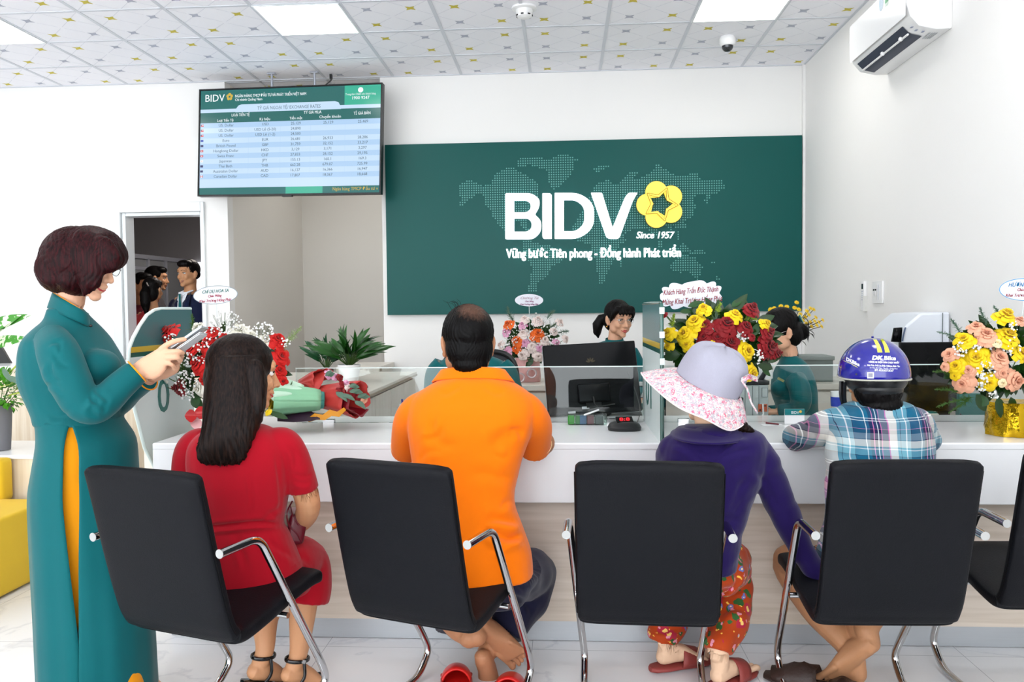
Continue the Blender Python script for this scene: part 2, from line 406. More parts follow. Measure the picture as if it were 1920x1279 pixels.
t = thing('ceiling_light', 'square light panel added to brighten the recess, hidden above the screen', 'ceiling light', (-1.9, 8.2, ZC), group='square ceiling light panels')  # added panel, never in view, that lifts the recess walls
MB().box((0, 0, -.006), (.58, .58, .01)).build('diffuser', M_lamp, t)
# ---- hall partition beyond the door
p = thing('glass_partition', 'grey aluminium framed glass partition beyond the open doorway', 'partition', (0, 0, 0))
A, B = at(226, 470, 9.2), at(352, 484, 10.6); A.z = B.z = 0; dx = (B-A).normalized(); nn = Vector((-dx.y, dx.x, 0)); Ln = (B-A).length; R3 = Matrix((dx, nn, Vector((0, 0, 1)))).transposed()
pm = MB(); gl = MB(); zt = 1.98
for t in (0, .36, .62, 1): pm.box(A+dx*Ln*t+Vector((0, 0, zt/2)), (.045, .05, zt), rot=R3)
for z in (.04, zt): pm.box(A+dx*Ln/2+Vector((0, 0, z)), (Ln, .05, .05), rot=R3)
pm.box(A+dx*Ln*.18+Vector((0, 0, zt-.14)), (Ln*.36, .03, .04), rot=R3)
pm.build('frame', M_alu, p)
M_glassd = mat('smoked_pane', '#777a7d', rough=.15, var=(2, .05))
gl.box(A+dx*Ln/2+Vector((0, 0, zt/2)), (Ln, .008, zt-.05), rot=R3); gl.build('pane', M_glassd, p)
w = MB(); a = at(366, 492, 11.38); b = at(384, 560, 11.38); w.span((a.x, 11.36, b.z), (a.x+.5, 11.4, a.z)); o = w.build('window_1', mat('hall_window', '#ffffff', emit=('#f4f8ff', 1.2), var=(2, .01))); o['kind'] = 'structure'

# ================================================================== CEILING / WALL FITTINGS
# smoke detector
q = atz(983, 14, ZC); t = thing('smoke_detector', 'small white smoke detector on the ceiling, centre', 'smoke detector', q)
M_plast = mat('white_plastic', '#f2f2f2', rough=.35, var=(6, .01)); M_blk = mat('black_plastic', '#17181a', rough=.35, var=(8, .1), bump=(300, .05))
MB().lathe([(.085, 0), (.085, -.012), (.07, -.018)], n=28).build('base', M_plast, t)
b_ = MB().lathe([(.058, -.016), (.058, -.04), (.05, -.052), (.05, -.062), (.03, -.072), (.012, -.074)], n=28).build('sensor_head', M_plast, t)
v = MB()
for k in range(14):
    if k % 2: continue
    a = 2*math.pi*k/14; v.box((.0545*math.cos(a), .0545*math.sin(a), -.056), (.006, .018, .007), rot=(0, 0, a))
v.build('vent_slot', M_blk, b_)
# dome camera
q = atz(1364, 69, ZC); t = thing('dome_camera', 'white dome security camera with dark bubble on the ceiling', 'security camera', q)
MB().lathe([(.052, 0), (.06, -.012), (.06, -.05), (.05, -.066), (.043, -.07)], n=32).build('housing', M_plast, t)
M_smoke = mat('dark_bubble', '#20242a', rough=.05, coat=.5, var=(5, .1))
MB().lathe([(.044, -.066), (.042, -.084), (.034, -.1), (.02, -.11), (.006, -.113)], n=28).build('dome', M_smoke, t)
MB().ell((.0, -.03, -.095), .012).build('lens', M_blk, t)
# air conditioner on the right wall
t = thing('air_conditioner', 'white split air conditioner high on the right wall', 'air conditioner', (2.06, 5.0, 2.76))
ya, yb = -.47, .40; prof = [(0, 0), (-.08, -.002), (-.17, .02), (-.215, .07), (-.235, .14), (-.235, .29), (-.22, .315), (0, .32)]
m = MB(); m.loft([[Vector((x, yy, z)) for x, z in prof] for yy in (ya, yb)]); m.build('casing', M_plast, t, bevel=.006)
m = MB(); m.loft([[Vector((x, yy, z)) for x, z in [(-.2365, .075), (-.2395, .14), (-.2395, .3), (-.236, .3), (-.236, .075)]] for yy in (ya+.012, yb-.012)]); fp = m.build('front_panel', M_white, t, bevel=.002)
def acpt(u, v): # on underside slope between (-.08,-.002),(-.17,.02),(-.215,.07)
    pts = [(-.06, -.003), (-.08, -.004), (-.17, .018), (-.217, .068)]; k = v*3; i = min(2, int(k)); f_ = k-i
    return Vector((pts[i][0]*(1-f_)+pts[i+1][0]*f_, ya+(yb-ya)*u, pts[i][1]*(1-f_)+pts[i+1][1]*f_))
m = MB(); vs = []; n = 9
rows = [[acpt(u, v)+Vector((-.0015, 0, -.002)) for v in np.linspace(.42, .93, 6)] for u in np.linspace(.14, .93, n)]
m.loft(rows, cap=False, close=False); m.build('outlet', mat('ac_outlet', '#353b4c', rough=.5, var=(12, .15), stretch=(1, .2, 1)), t)
m = MB(); m.tube([acpt(.15, .68)+Vector((-.004, 0, -.006)), acpt(.92, .68)+Vector((-.004, 0, -.006))], .006, n=8)
for u in (.25, .55): m.ell(acpt(u, .7)+Vector((-.004, 0, -.006)), .013, n=10, m=8)
m.build('louvre', M_plast, t)
m = MB(); m.mi = 0
m.add([(-.2405, -.235, .235), (-.2405, -.185, .235), (-.2405, -.185, .31), (-.2405, -.235, .31)], [(0, 1, 2, 3)], 0); m.add([(-.2405, -.235, .215), (-.2405, -.185, .215), (-.2405, -.185, .235), (-.2405, -.235, .235)], [(0, 1, 2, 3)], 1)
m.build('energy_label', [mat('label_green', '#4aa06c', rough=.5, var=(90, .15)), mat('label_pale', '#cfe3d6', rough=.5, var=(90, .1))], t)
m = MB(); m.add([(-.2405, -.13+.035*math.cos(k*.3927), .265+.05*math.sin(k*.3927)) for k in range(16)], [tuple(range(16))], 0); m.build('round_sticker', mat('sticker_blue', '#9fb8cc', rough=.4, var=(120, .3)), t)
m = MB(); [m.box(acpt(.07, .5+.13*k)+Vector((-.001, 0, -.003)), (.012, .02, .002)) for k in range(3)]; m.build('indicator', mat('ac_print', '#8c94ad', rough=.5, var=(80, .1)), t)
m = MB(); [m.box(Vector((-.05-.012*k, ya+.11, -.0035)), (.006, .1, .001), rot=(0, .1, 0)) for k in range(4)]; m.build('maker_plate', mat('ac_plate', '#b9bcc0', rough=.5, var=(80, .1)), t)
# remote in holder + switch plate on the right wall
q = atx(1623.5, 555, 2.06); t = thing('wall_remote', 'slim white remote control in holder on the right wall', 'remote control', (2.06, q.y, q.z))
hh = .1
MB().box((-.012, 0, 0), (.022, .05, .2), bev=.004).build('body', M_plast, t); MB().box((-.0245, 0, .065), (.002, .026, .036)).build('display', M_smoke, t)
m = MB(); m.span((-.03, -.03, -.1), (0, -.026, -.0)); m.span((-.03, .026, -.1), (0, .03, 0)); m.span((-.03, -.03, -.104), (0, .03, -.1)); m.build('holder', mat('holder_grey', '#dcdcd8', rough=.4, var=(9, .02)), t)
m = MB(); [m.box((-.0245, -.01+.01*(k % 3), .03-.014*(k//3)), (.002, .006, .007)) for k in range(15)]; m.build('button', mat('button_pale', '#cfd3dc', rough=.5, var=(20, .02)), t)
q = atx(1648, 548, 2.06); t = thing('switch_plate', 'white double switch plate on the right wall', 'light switch', (2.06, q.y, q.z))
MB().box((-.006, 0, 0), (.012, .17, .145), bev=.003).build('plate', M_plast, t)
for k in (.025, .058):
    m = MB().span((-.014, k-.01, -.022), (-.011, k+.01, .022)).build('rocker', M_blk, t); MB().span((-.0165, k-.011, -.022), (-.0135, k+.003, .01)).build('rocker_cap', M_plast, m)
m = MB(); [m.span((-.0135, -.055+.024*k, -.05), (-.0115, -.052+.024*k, .05)) for k in range(3)]; m.build('seam', mat('button_pale', '#cfd3dc'), t)
# ================================================================== SIGN
def curve2d(mb, outlines, o, ux, uy, thick, mi=0, both=True):
    cu = bpy.data.curves.new('c', 'CURVE'); cu.dimensions = '2D'; cu.fill_mode = 'BOTH'
    for pl in outlines:
        s = cu.splines.new('POLY'); s.points.add(len(pl)-1); s.use_cyclic_u = True
        for p, q in zip(s.points, pl): p.co = (q[0], q[1], 0, 1)
    cu.extrude = thick/2
    ob = bpy.data.objects.new('c', cu); COL.objects.link(ob); dg = bpy.context.evaluated_depsgraph_get(); dg.update()
    me = bpy.data.meshes.new_from_object(ob.evaluated_get(dg)); bpy.data.objects.remove(ob); bpy.data.curves.remove(cu)
    ux, uy, o = Vector(ux), Vector(uy), Vector(o); n = ux.cross(uy)
    mb.add([o+ux*v.co.x+uy*v.co.y+n*(v.co.z+thick/2) for v in me.vertices], [tuple(p.vertices) for p in me.polygons], mi); bpy.data.meshes.remove(me)
def roundpoly(pts, r, n=5):
    out = []; N = len(pts)
    for i, p in enumerate(pts):
        rr = p[2] if len(p) > 2 else r
        a, b, c = Vector(pts[i-1][:2]), Vector(p[:2]), Vector(pts[(i+1) % N][:2])
        u, v = a-b, c-b; k = min(rr, u.length*.48, v.length*.48)
        if k <= 0: out.append(tuple(b)); continue
        s, e = b+u.normalized()*k, b+v.normalized()*k
        for j in range(n+1):
            t = j/n; q = s*(1-t)**2+b*2*t*(1-t)+e*t*t; out.append((q.x, q.y))
    return out
YS = 7.15
sign = thing('wall_sign', 'large dark green sign board with lit white BIDV lettering and yellow flower emblem', 'sign', (.24, YS, 2.0))
M_green = mat('sign_green', '#135450', rough=.35, spec=.2, var=(1.2, .03)); M_edge = mat('sign_edge', '#16504e', rough=.4, var=(3, .03))
MB().span((-1.545, YS, 1.262), (2.027, 7.2, 2.748)).build('board', M_green, sign, world=True)
def pl(p, Yp=YS-.03): v = at(p[0], p[1], Yp); return (v.x, v.z)
# dotted world map
def z3(L): return [(720+x/2.4, 250+y/2.4) for x, y in L]
LAND = [z3(l) for l in (
 [(338,235),(370,213),(400,213),(440,237),(480,230),(490,200),(510,176),(545,158),(570,150),(600,165),(640,190),(670,205),(692,230),(700,262),(690,300),(700,330),(680,350),(650,360),(640,400),(655,440),(640,455),(610,400),(575,400),(570,430),(600,450),(625,480),(610,480),(560,450),(530,432),(510,402),(490,380),(480,345),(455,320),(450,285),(420,265),(395,290),(372,303),(352,328),(336,328),(345,295),(336,262)],
 [(628,478),(660,482),(700,498),(745,500),(790,545),(803,572),(752,602),(735,642),(700,667),(682,690),(690,722),(668,720),(652,715),(652,668),(665,620),(660,590),(640,560),(626,520)],
 [(597,123),(625,106),(700,108),(740,118),(785,95),(832,95),(858,113),(887,116),(852,130),(850,165),(840,192),(812,217),(778,247),(760,256),(746,235),(738,200),(735,172),(718,162),(690,152),(650,142),(622,157),(597,150)],
 [(942,160),(965,148),(1012,148),(988,162),(960,175)],
 [(930,268),(945,240),(975,218),(1012,208),(1024,225),(1060,225),(1080,205),(1100,178),(1152,178),(1120,202),(1140,205),(1180,190),(1213,160),(1225,135),(1252,150),(1290,180),(1330,193),(1368,195),(1375,178),(1400,176),(1422,190),(1405,202),(1460,210),(1528,205),(1522,225),(1550,240),(1520,252),(1500,272),(1470,275),(1455,318),(1438,300),(1450,280),(1412,277),(1392,292),(1402,322),(1392,372),(1352,397),(1366,422),(1340,432),(1300,420),(1292,442),(1272,412),(1240,422),(1228,460),(1212,470),(1200,440),(1160,425),(1120,430),(1085,450),(1062,432),(1050,395),(1000,360),(960,350),(920,300)],
 [(868,492),(845,425),(870,390),(890,345),(940,338),(1000,360),(1050,372),(1060,432),(1092,480),(1062,502),(1040,542),(1035,572),(1020,602),(1000,642),(987,674),(968,674),(958,622),(955,572),(935,532),(930,500),(895,493)],
 [(1058,598),(1062,580),(1076,566),(1076,602)], [(1228,492),(1246,478),(1254,500),(1242,522)], [(1316,480),(1322,440),(1334,440),(1332,484)],
 [(1288,512),(1330,510),(1340,488),(1372,520),(1392,532),(1412,522),(1455,535),(1430,548),(1400,548),(1350,532),(1300,540)],
 [(1288,590),(1308,570),(1340,548),(1398,552),(1412,580),(1434,600),(1428,632),(1408,662),(1388,642),(1365,622),(1330,627),(1293,617)],
 [(1488,627),(1508,650),(1518,652),(1490,668)], [(1468,573),(1488,573),(1488,587),(1468,587)])]
def inside(x, y, P):
    r = False; j = len(P)-1
    for i in range(len(P)):
        if (P[i][1] > y) != (P[j][1] > y) and x < (P[j][0]-P[i][0])*(y-P[i][1])/(P[j][1]-P[i][1])+P[i][0]: r = not r
        j = i
    return r
LW = [[pl(p, YS) for p in poly] for poly in LAND]; dm = MB(); sp = .0204
for i in range(122):
    for j in range(64):
        x, z = -.93+i*sp, 1.46+j*sp
        if any(inside(x, z, P) for P in LW):
            r = .0062; dm.add([(x+r*math.cos(k*1.0472), YS-.0008, z+r*math.sin(k*1.0472)) for k in range(6)], [tuple(range(6))])
o = dm.build('dot_map', mat('map_dots', '#5fa39b', rough=.5, var=(10, .05)), sign, smooth=False, world=True)
M_let = mat('lit_letter', '#ffffff', rough=.4, emit=('#ffffff', 1.0), var=(5, .01)); M_letside = mat('letter_side', '#dfe8f2', rough=.4, var=(5, .02), emit=('#bcd4f4', .25))
def zz1(L): return [(840+p[0]/4.736, 270+p[1]/4.736)+((p[2]/4.736,) if len(p) > 2 else ()) for p in L]
def zz2(L): return [(1080+p[0]/4.41, 270+p[1]/4.41)+((p[2]/4.41,) if len(p) > 2 else ()) for p in L]
LET = {
 'B': [zz1([(508,437,18),(745,437,60),(815,490,50),(812,560,50),(772,628,14),(828,680,50),(828,780,60),(760,848,60),(508,848,18)]), zz1([(588,503,4),(700,503,30),(735,530,30),(733,580,30),(700,607,20),(588,607,4)]), zz1([(588,663,4),(715,663,30),(745,700,30),(740,750,30),(705,778,20),(588,778,4)])],
 'I': [zz1([(838,437,6),(905,437,14),(922,452,12),(922,843,6),(850,843,18),(838,825,14)])],
 'D': [zz1([(947,434,6),(1170,434,80),(1297,530,90),(1297,740,90),(1170,843,80),(947,843,6)]), zz1([(1030,500,4),(1135,500,40),(1210,560,50),(1210,710,50),(1135,775,40),(1030,775,4)])],
 'V': [zz2([(122,402,8),(215,402,14),(303,690,6),(405,440,30),(435,402,20),(510,402,8),(470,470,30),(362,770,20),(345,785,10),(275,785,20),(250,770,20)])]}
for ch, ol in LET.items():
    m = MB(); ol2 = [[pl(p, YS-.045) for p in roundpoly(o_, 2)] for o_ in ol]
    curve2d(m, ol2, (0, YS-.018, 0), (1, 0, 0), (0, 0, 1), .027)
    o = m.build('letter', [M_let, M_letside], sign, smooth=False, world=True)
    for p in o.data.polygons: p.material_index = 0 if abs(p.normal.y) > .7 else 1
# emblem
M_yel = mat('emblem_yellow', '#fbe25a', rough=.4, emit=('#ffcf3a', .45), var=(5, .02)); M_seam = mat('emblem_seam', '#9a6a1c', rough=.5, var=(9, .05))
ec = at(1180+415/7.108, 320+450/7.108, YS-.05); k_ = (at(1300, 400, YS-.05).x-at(1180, 400, YS-.05).x)/853
m = MB(); sm = MB()
star = []; Ts = [68, -4, -76, -148, -220]; Cs = [32, -40, -112, -184, -256]
def starpts(rt_, rc_):
    P = []
    for a, b in zip(Ts, Cs):
        P.append((rt_*math.cos(math.radians(a)), rt_*math.sin(math.radians(a)))); P.append((rc_*math.cos(math.radians(b)), rc_*math.sin(math.radians(b))))
    return P
for k in range(5):
    a = math.radians(36+72*k); cx, cz = 174*math.cos(a), 174*math.sin(a)
    # petal = circle minus star hole : sampled polygon fan, one raised disc each
    pts = [(cx+147*math.cos(t), cz+147*math.sin(t)) for t in np.linspace(0, 2*math.pi, 40, endpoint=False)]
    m2 = MB(); inner = starpts(205, 96)
    # cut: keep points outside star by projecting inward points to the star border
    out = []
    for (x, y) in pts:
        r = math.hypot(x, y); th = math.atan2(y, x)
        # star radius at th
        best = 96
        P = inner
        for i in range(10):
            x1, y1 = P[i]; x2, y2 = P[(i+1) % 10]; dx_, dy_ = x2-x1, y2-y1; den = math.cos(th)*dy_-math.sin(th)*dx_
            if abs(den) < 1e-9: continue
            rr = (x1*dy_-y1*dx_)/den; s_ = ((x1-0)*math.sin(th)-(y1-0)*math.cos(th))/den
            if rr > 0 and -1e-6 <= s_ <= 1+1e-6: best = rr
        if r < best: x, y = best*math.cos(th), best*math.sin(th)
        out.append((ec.x+x*k_, ec.z+y*k_))
    curve2d(m2, [out], (0, YS-.018, 0), (1, 0, 0), (0, 0, 1), .028+.0015*k)
    pt = m2.build('emblem_petal', [M_yel, M_seam], sign, smooth=False, world=True)
    for p in pt.data.polygons: p.material_index = 0 if abs(p.normal.y) > .7 else 1
ring = MB(); op = [(ec.x+x*k_, ec.z+y*k_) for x, y in roundpoly(starpts(238, 130), 12)]; ip = [(ec.x+x*k_, ec.z+y*k_) for x, y in starpts(202, 94)]
curve2d(ring, [op, ip], (0, YS-.04, 0), (1, 0, 0), (0, 0, 1), .022); o = ring.build('emblem_star', [M_yel, M_seam], sign, smooth=False, world=True)
for p in o.data.polygons: p.material_index = 0 if abs(p.normal.y) > .7 else 1
for P_, w_ in ((op, .0024), (ip, .0016)): sm.tube([Vector((x, YS-.0625, z)) for x, z in P_+P_[:2]], w_, n=6)
for k in range(5):
    a = math.radians(36+72*k); cx, cz = 174*math.cos(a), 174*math.sin(a)
    sm.tube([Vector((ec.x+(cx+147*math.cos(t))*k_, YS-.044, ec.z+(cz+147*math.sin(t))*k_)) for t in np.linspace(a-2.0, a+1.45, 40)], .0018, n=6)
sm.build('emblem_outline', M_seam, sign, world=True)
M_txt = mat('letter_white', '#ffffff', rough=.4, emit=('#ffffff', .4), var=(5, .01))
def sign_text(name, s, p0, p1, h, off, shear=0, m_=M_txt, th=.01):
    a, b = at(*p0, YS-.02), at(*p1, YS-.02); m = MB()
    for q, dz in ((0, 0), (off, 0), (0, off*.6), (off, off*.6)): add_text(m, s, (a.x+q*h, YS-.012-.0001*q*h, a.z+dz*h), (b-a).normalized(), (0, 0, 1), h, fit=(b-a).length-off*h, thick=th, shear=shear)
    return m.build(name, m_, sign, smooth=False, world=True)
sign_text('slogan', 'Vững bước Tiên phong - Đồng hành Phát triển', (949, 484), (1277, 482), .112, .055)
sign_text('since_text', 'Since 1957', (1193, 447), (1265, 447), .082, .04, shear=.25)

# ================================================================== EXCHANGE RATE SCREEN
TL, TR, BL = at(374, 168, 7.02), at(717.5, 155, 6.84), at(380.5, 368, 6.98)
ux = (TR-TL); Wt = ux.length; ux.normalize(); uy = (TL-BL); Ht = uy.length; uy = (uy-ux*uy.dot(ux)).normalized(); nz = ux.cross(uy)
tv = thing('wall_display', 'large ceiling hung screen showing exchange rates table', 'screen', TL+ux*Wt/2-uy*Ht/2-nz*.03)
RM = Matrix((ux, uy, nz)).transposed(); cen = TL+ux*Wt/2-uy*Ht/2
MB().box(cen-nz*.03, (Wt, Ht, .05), rot=RM).build('casing', M_blk, tv, world=True, bevel=.004)
fr = MB(); b_ = .011
for s_ in (-1, 1): fr.box(cen+ux*s_*(Wt/2-b_/2)+nz*.001, (b_, Ht, .012), rot=RM); fr.box(cen+uy*s_*(Ht/2-b_/2)+nz*.001, (Wt-2*b_, b_, .012), rot=RM)
fr.build('bezel', M_blk, tv, world=True)
def S(u, v, d=.0): return TL+ux*Wt*u-uy*Ht*v+nz*(.0012+d)      # u,v in 0..1 of the whole face
def em(name, c, s=1.): return mat(name, '#101010' if s > .1 else c, rough=.2, spec=.4, emit=(c, s*.74))
e_bg = em('screen_pale', '#c9e2fb', .95); e_bg2 = em('screen_stripe', '#b2d2f3', .95); e_gr = em('screen_green', '#27726f', .9); e_gr2 = em('screen_green_bright', '#3fb89b', .9); e_wh = em('screen_white', '#f4fbff', 1.); e_tx = em('screen_text', '#5b6f7a', .8); e_go = em('screen_gold', '#d8b84a', .9); e_hd = em('screen_band', '#2f6f6c', .9)
e_rd = em('screen_red', '#d44a55', .9); e_bl = em('screen_blue', '#3a55b8', .9); e_nv = em('screen_navy', '#3c3f74', .8)
sc = MB(); MI = dict(bg=0, st=1, gr=2, g2=3, wh=4, tx=5, go=6, hd=7, rd=8, bl=9, nv=10)
def rect(u0, v0, u1, v1, m, d=0.): sc.add([S(u0, v1, d), S(u1, v1, d), S(u1, v0, d), S(u0, v0, d)], [(0, 1, 2, 3)], MI[m])
def tx(s, u, v, h, m='tx', al='CENTER', off=0., w=None, d=.0018):
    for q in ((0, off*1.3) if off else (0,)): add_text(sc, s, S(u, v, d+q*.01)+ux*q*h*Ht, ux, uy, h*Ht, MI[m], align=al, fit=(w*Wt if w else None), res=2)
i0, i1 = .009, .991
rect(i0, .015, i1, .985, 'bg')
rect(i0, .015, .55, .19, 'gr', .0003); rect(.55, .015, .80, .19, 'hd', .0003); rect(.80, .015, i1, .19, 'g2', .0003); rect(i0, .19, i1, .222, 'bg', .0004)
P_ = roundpoly([(.205, .222), (.22, .155, .0), (.225, .15), (.77, .15), (.785, .222)], .02); sc.add([S(u, v, .0006) for u, v in [(.205, .225), (.211, .185), (.222, .162), (.24, .152), (.75, .152), (.768, .162), (.777, .19), (.783, .225)]], [tuple(range(7, -1, -1))], MI['bg'])
rect(i0, .222, i1, .318, 'hd', .0005)
for r_ in range(11):
    v0 = .318+r_*.0475
    if r_ % 2 == 0: rect(i0, v0, i1, v0+.0475, 'st', .0004)
rect(i0, .922, i1, .985, 'gr', .0005); rect(.49, .922, .69, .985, 'g2', .0007)
tx('BIDV', .036, .118, .094, 'wh', 'LEFT', .01, .108); 
for k in range(5):
    a = math.radians(90+72*k); cx, cy = .172+.0105*math.cos(a), .078-.02*math.sin(a)
    sc.add([S(cx+.0085*math.cos(t), cy+.0155*math.sin(t), .0012+.0001*k) for t in np.linspace(0, -2*math.pi, 14, endpoint=False)], [tuple(range(14))], MI['go'])
sc.add([S(.172+(.009 if k % 2 == 0 else .004)*math.cos(k*.628), .078+(.016 if k % 2 == 0 else .007)*math.sin(k*.628), .002) for k in range(10)], [tuple(range(9, -1, -1))], MI['gr'])
tx('NGÂN HÀNG TMCP ĐẦU TƯ VÀ PHÁT TRIỂN VIỆT NAM', .203, .087, .037, 'wh', 'LEFT', .02, .39); tx('Chi nhánh Quảng Nam', .203, .12, .034, 'wh', 'LEFT', .02, .15)
tx('TỶ GIÁ NGOẠI TỆ/ EXCHANGE RATES', .5, .207, .043, 'tx', 'CENTER', 0, .345)
tx('1900 9247', .885, .143, .042, 'wh', 'CENTER', .015, .09); tx('Trung tâm Chăm sóc khách hàng', .885, .103, .026, 'wh', 'CENTER', 0, .16)
sc.add([S(.885+.014*math.cos(t), .058+.024*math.sin(t), .0012) for t in np.linspace(0, -2*math.pi, 18, endpoint=False)], [tuple(range(18))], MI['wh'])
tx('LOẠI TIỀN TỆ', .235, .262, .038, 'wh', 'CENTER', .012, .1); tx('TỶ GIÁ MUA', .63, .259, .038, 'wh', 'CENTER', .012, .095); tx('TỈ GIÁ BÁN', .895, .281, .038, 'wh', 'CENTER', .012, .088)
tx('Loại Tiền Tệ', .15, .309, .036, 'wh', 'CENTER', .01, .09); tx('Ký hiệu', .37, .307, .036, 'wh', 'CENTER', .01, .058); tx('Tiền mặt', .54, .307, .036, 'wh', 'CENTER', .01, .07); tx('Chuyển khoản', .725, .303, .036, 'wh', 'CENTER', .01, .115)
rows = [('US. Dollar', 'USD', '25,129', '25,129', '25,469'), ('US. Dollar', 'USD Lẻ (5-20)', '24,890', '', ''), ('US. Dollar', 'USD Lẻ (1-2)', '24,500', '', ''), ('Euro', 'EUR', '26,681', '26,933', '28,286'), ('British Pound', 'GBP', '31,759', '32,152', '33,217'), ('Hongkong Dollar', 'HKD', '3,129', '3,171', '3,297'), ('Swiss Franc', 'CHF', '27,833', '28,152', '29,195'), ('Japanese', 'JPY', '155.13', '160.1', '169.3'), ('Thai Bath', 'THB', '662.28', '679.07', '725.99'), ('Australian Dollar', 'AUD', '16,137', '16,366', '16,947'), ('Canadian Dollar', 'CAD', '17,807', '18,067', '18,668')]
for r_, row in enumerate(rows):
    v = .318+r_*.0475+.036
    for s, u in zip(row, (.155, .373, .54, .715, .9)):
        if s: tx(s, u, v, .036, 'tx', 'CENTER', .006)
    v0 = .318+r_*.0475+.012; c_ = ['rd', 'rd', 'rd', 'bl', 'nv', 'rd', 'rd', 'wh', 'nv', 'nv', 'rd'][r_]
    rect(.012, v0, .028, v0+.02, c_, .001)
    if r_ in (5, 6): rect(.017, v0+.006, .023, v0+.014, 'wh', .0014)
    if r_ in (0, 1, 2): rect(.012, v0+.007, .028, v0+.01, 'wh', .0014); rect(.012, v0, .018, v0+.01, 'nv', .0016)
    if r_ == 10: rect(.016, v0, .024, v0+.02, 'wh', .0014); rect(.0185, v0+.006, .0215, v0+.014, 'rd', .0016)
    if r_ == 7: rect(.0185, v0+.005, .0215, v0+.014, 'rd', .0014)
for u in (.28, .455, .62, .805): rect(u, .318, u+.001, .84, 'st', .0007)
tx('Ngân hàng TMCP Đầu tư v', .985, .963, .042, 'go', 'RIGHT', .004, .24)
sc.build('screen_face', [e_bg, e_bg2, e_gr, e_gr2, e_wh, e_tx, e_go, e_hd, e_rd, e_bl, e_nv], tv, smooth=False, world=True, fix=False)
for px in (521, 602):
    a = atz(px, 147, ZC-.004); a.y = min(a.y, 7.12); b = Vector((a.x, TL.y+(TR.y-TL.y)*.5+.06, TL.z-.06)); a.y = b.y
    m = MB(); m.tube([a, b], .011, n=10); m.box(a-Vector((0, 0, .006)), (.07, .05, .008)); m.build('hanging_pole', M_alu, tv, world=True)
a = atz(631, 150, ZC-.004); a.y = TL.y+.05
m = MB(); m.tube([a, a-Vector((0, 0, .05)), a-Vector((.05, 0, .09)), a-Vector((.08, 0, .16))], .006, n=8); m.box(a-Vector((0, 0, .02)), (.02, .03, .04)); m.build('power_cable', M_blk, tv, world=True)
m = MB(); m.box(cen-uy*(Ht/2+.006), (.09, .014, .03), rot=RM); m.build('sensor_tab', M_blk, tv, world=True)
# ================================================================== COUNTER
M_stone = mat('counter_white', '#f1f2f3', rough=.16, spec=.5, var=(2, .012))
ct = thing('service_counter', 'long white service counter with pale oak front and steel kick plate', 'counter', (.2, 3.4, 0))
XL, XR = -1.61, 2.055; SEAM = .365
def cw(name, mb, m, **k): return mb.build(name, m, ct, world=True, **k)
cw('worktop', MB().span((XL, 3.10, .765), (XR, 3.90, .792)), M_stone, bevel=.006, seg=3)
for a, b in ((XL, SEAM-.003), (SEAM+.003, XR)):
    cw('fascia', MB().span((a, 3.102, .562), (b, 3.135, .768)), M_stone, bevel=.004)
cw('front_panel', MB().span((XL+.01, 3.15, .088), (XR, 3.172, .60)), M_wood)
for a, b in ((XL+.02, SEAM-.002), (SEAM+.002, XR)): cw('kick_plate', MB().span((a, 3.176, 0.002), (b, 3.19, .088)), M_brushed)
cw('end_panel', MB().span((XL+.012, 3.19, 0.002), (XL+.04, 3.88, .765)), M_wood)
cw('inner_desk', MB().span((-1.1, 3.9, .70), (XR, 4.35, .725)), M_beige); cw('inner_panel', MB().span((XL+.05, 3.84, .002), (XR, 3.86, .765)), M_beige)
# low glass screen
def glassmat(name, tint, refl=1., op=0., opc=None):
    m = bpy.data.materials.new(name); m.use_nodes = True; nt = m.node_tree; nt.nodes.clear(); L = nt.links.new; N = nt.nodes.new
    o = N('ShaderNodeOutputMaterial'); tr = N('ShaderNodeBsdfTransparent'); tr.inputs[0].default_value = C(tint); gl = N('ShaderNodeBsdfGlossy'); gl.inputs['Roughness'].default_value = .01
    fr = N('ShaderNodeFresnel'); fr.inputs[0].default_value = 1.45; mx = N('ShaderNodeMixShader'); L(fr.outputs[0], mx.inputs[0]); L(tr.outputs[0], mx.inputs[1]); L(gl.outputs[0], mx.inputs[2])
    tc = N('ShaderNodeTexCoord'); n = N('ShaderNodeTexNoise'); n.inputs['Scale'].default_value = 3; L(tc.outputs['Object'], n.inputs['Vector'])
    bp = N('ShaderNodeBump'); bp.inputs['Strength'].default_value = .01; L(n.outputs['Fac'], bp.inputs['Height']); L(bp.outputs[0], gl.inputs['Normal'])
    if op:
        d = N('ShaderNodeBsdfDiffuse'); d.inputs[0].default_value = C(opc); m2 = N('ShaderNodeMixShader'); m2.inputs[0].default_value = op; L(mx.outputs[0], m2.inputs[1]); L(d.outputs[0], m2.inputs[2]); L(m2.outputs[0], o.inputs[0])
    else: L(mx.outputs[0], o.inputs[0])
    return m
M_glass = glassmat('clear_glass', '#f8fbfa'); M_gedge = mat('glass_edge', '#dfeeea', rough=.25, spec=.8, var=(20, .03)); M_gedgeg = mat('glass_edge_green', '#2f5a50', rough=.15, spec=.8, var=(20, .1))
for nm, a, b, lab in (('left', -1.22, .352, 'low clear glass screen on the left counter section, left of the edge-on divider'), ('right', .378, 2.05, 'low clear glass screen on the right counter section behind the helmet')):
    t = thing('glass_screen', lab, 'glass screen', ((a+b)/2, 3.67, .792))
    MB().span((a, 3.666, .7925), (b, 3.674, 1.040)).build('pane', M_glass, t, world=True, smooth=False)
    MB().span((a, 3.6655, 1.040), (b, 3.6745, 1.044)).build('polished_edge', M_gedge, t, world=True)
    [MB().box((x, 3.67, .80), (.05, .03, .016)).build('clamp', M_chrome, t, world=True) for x in (a+.15, b-.15)]
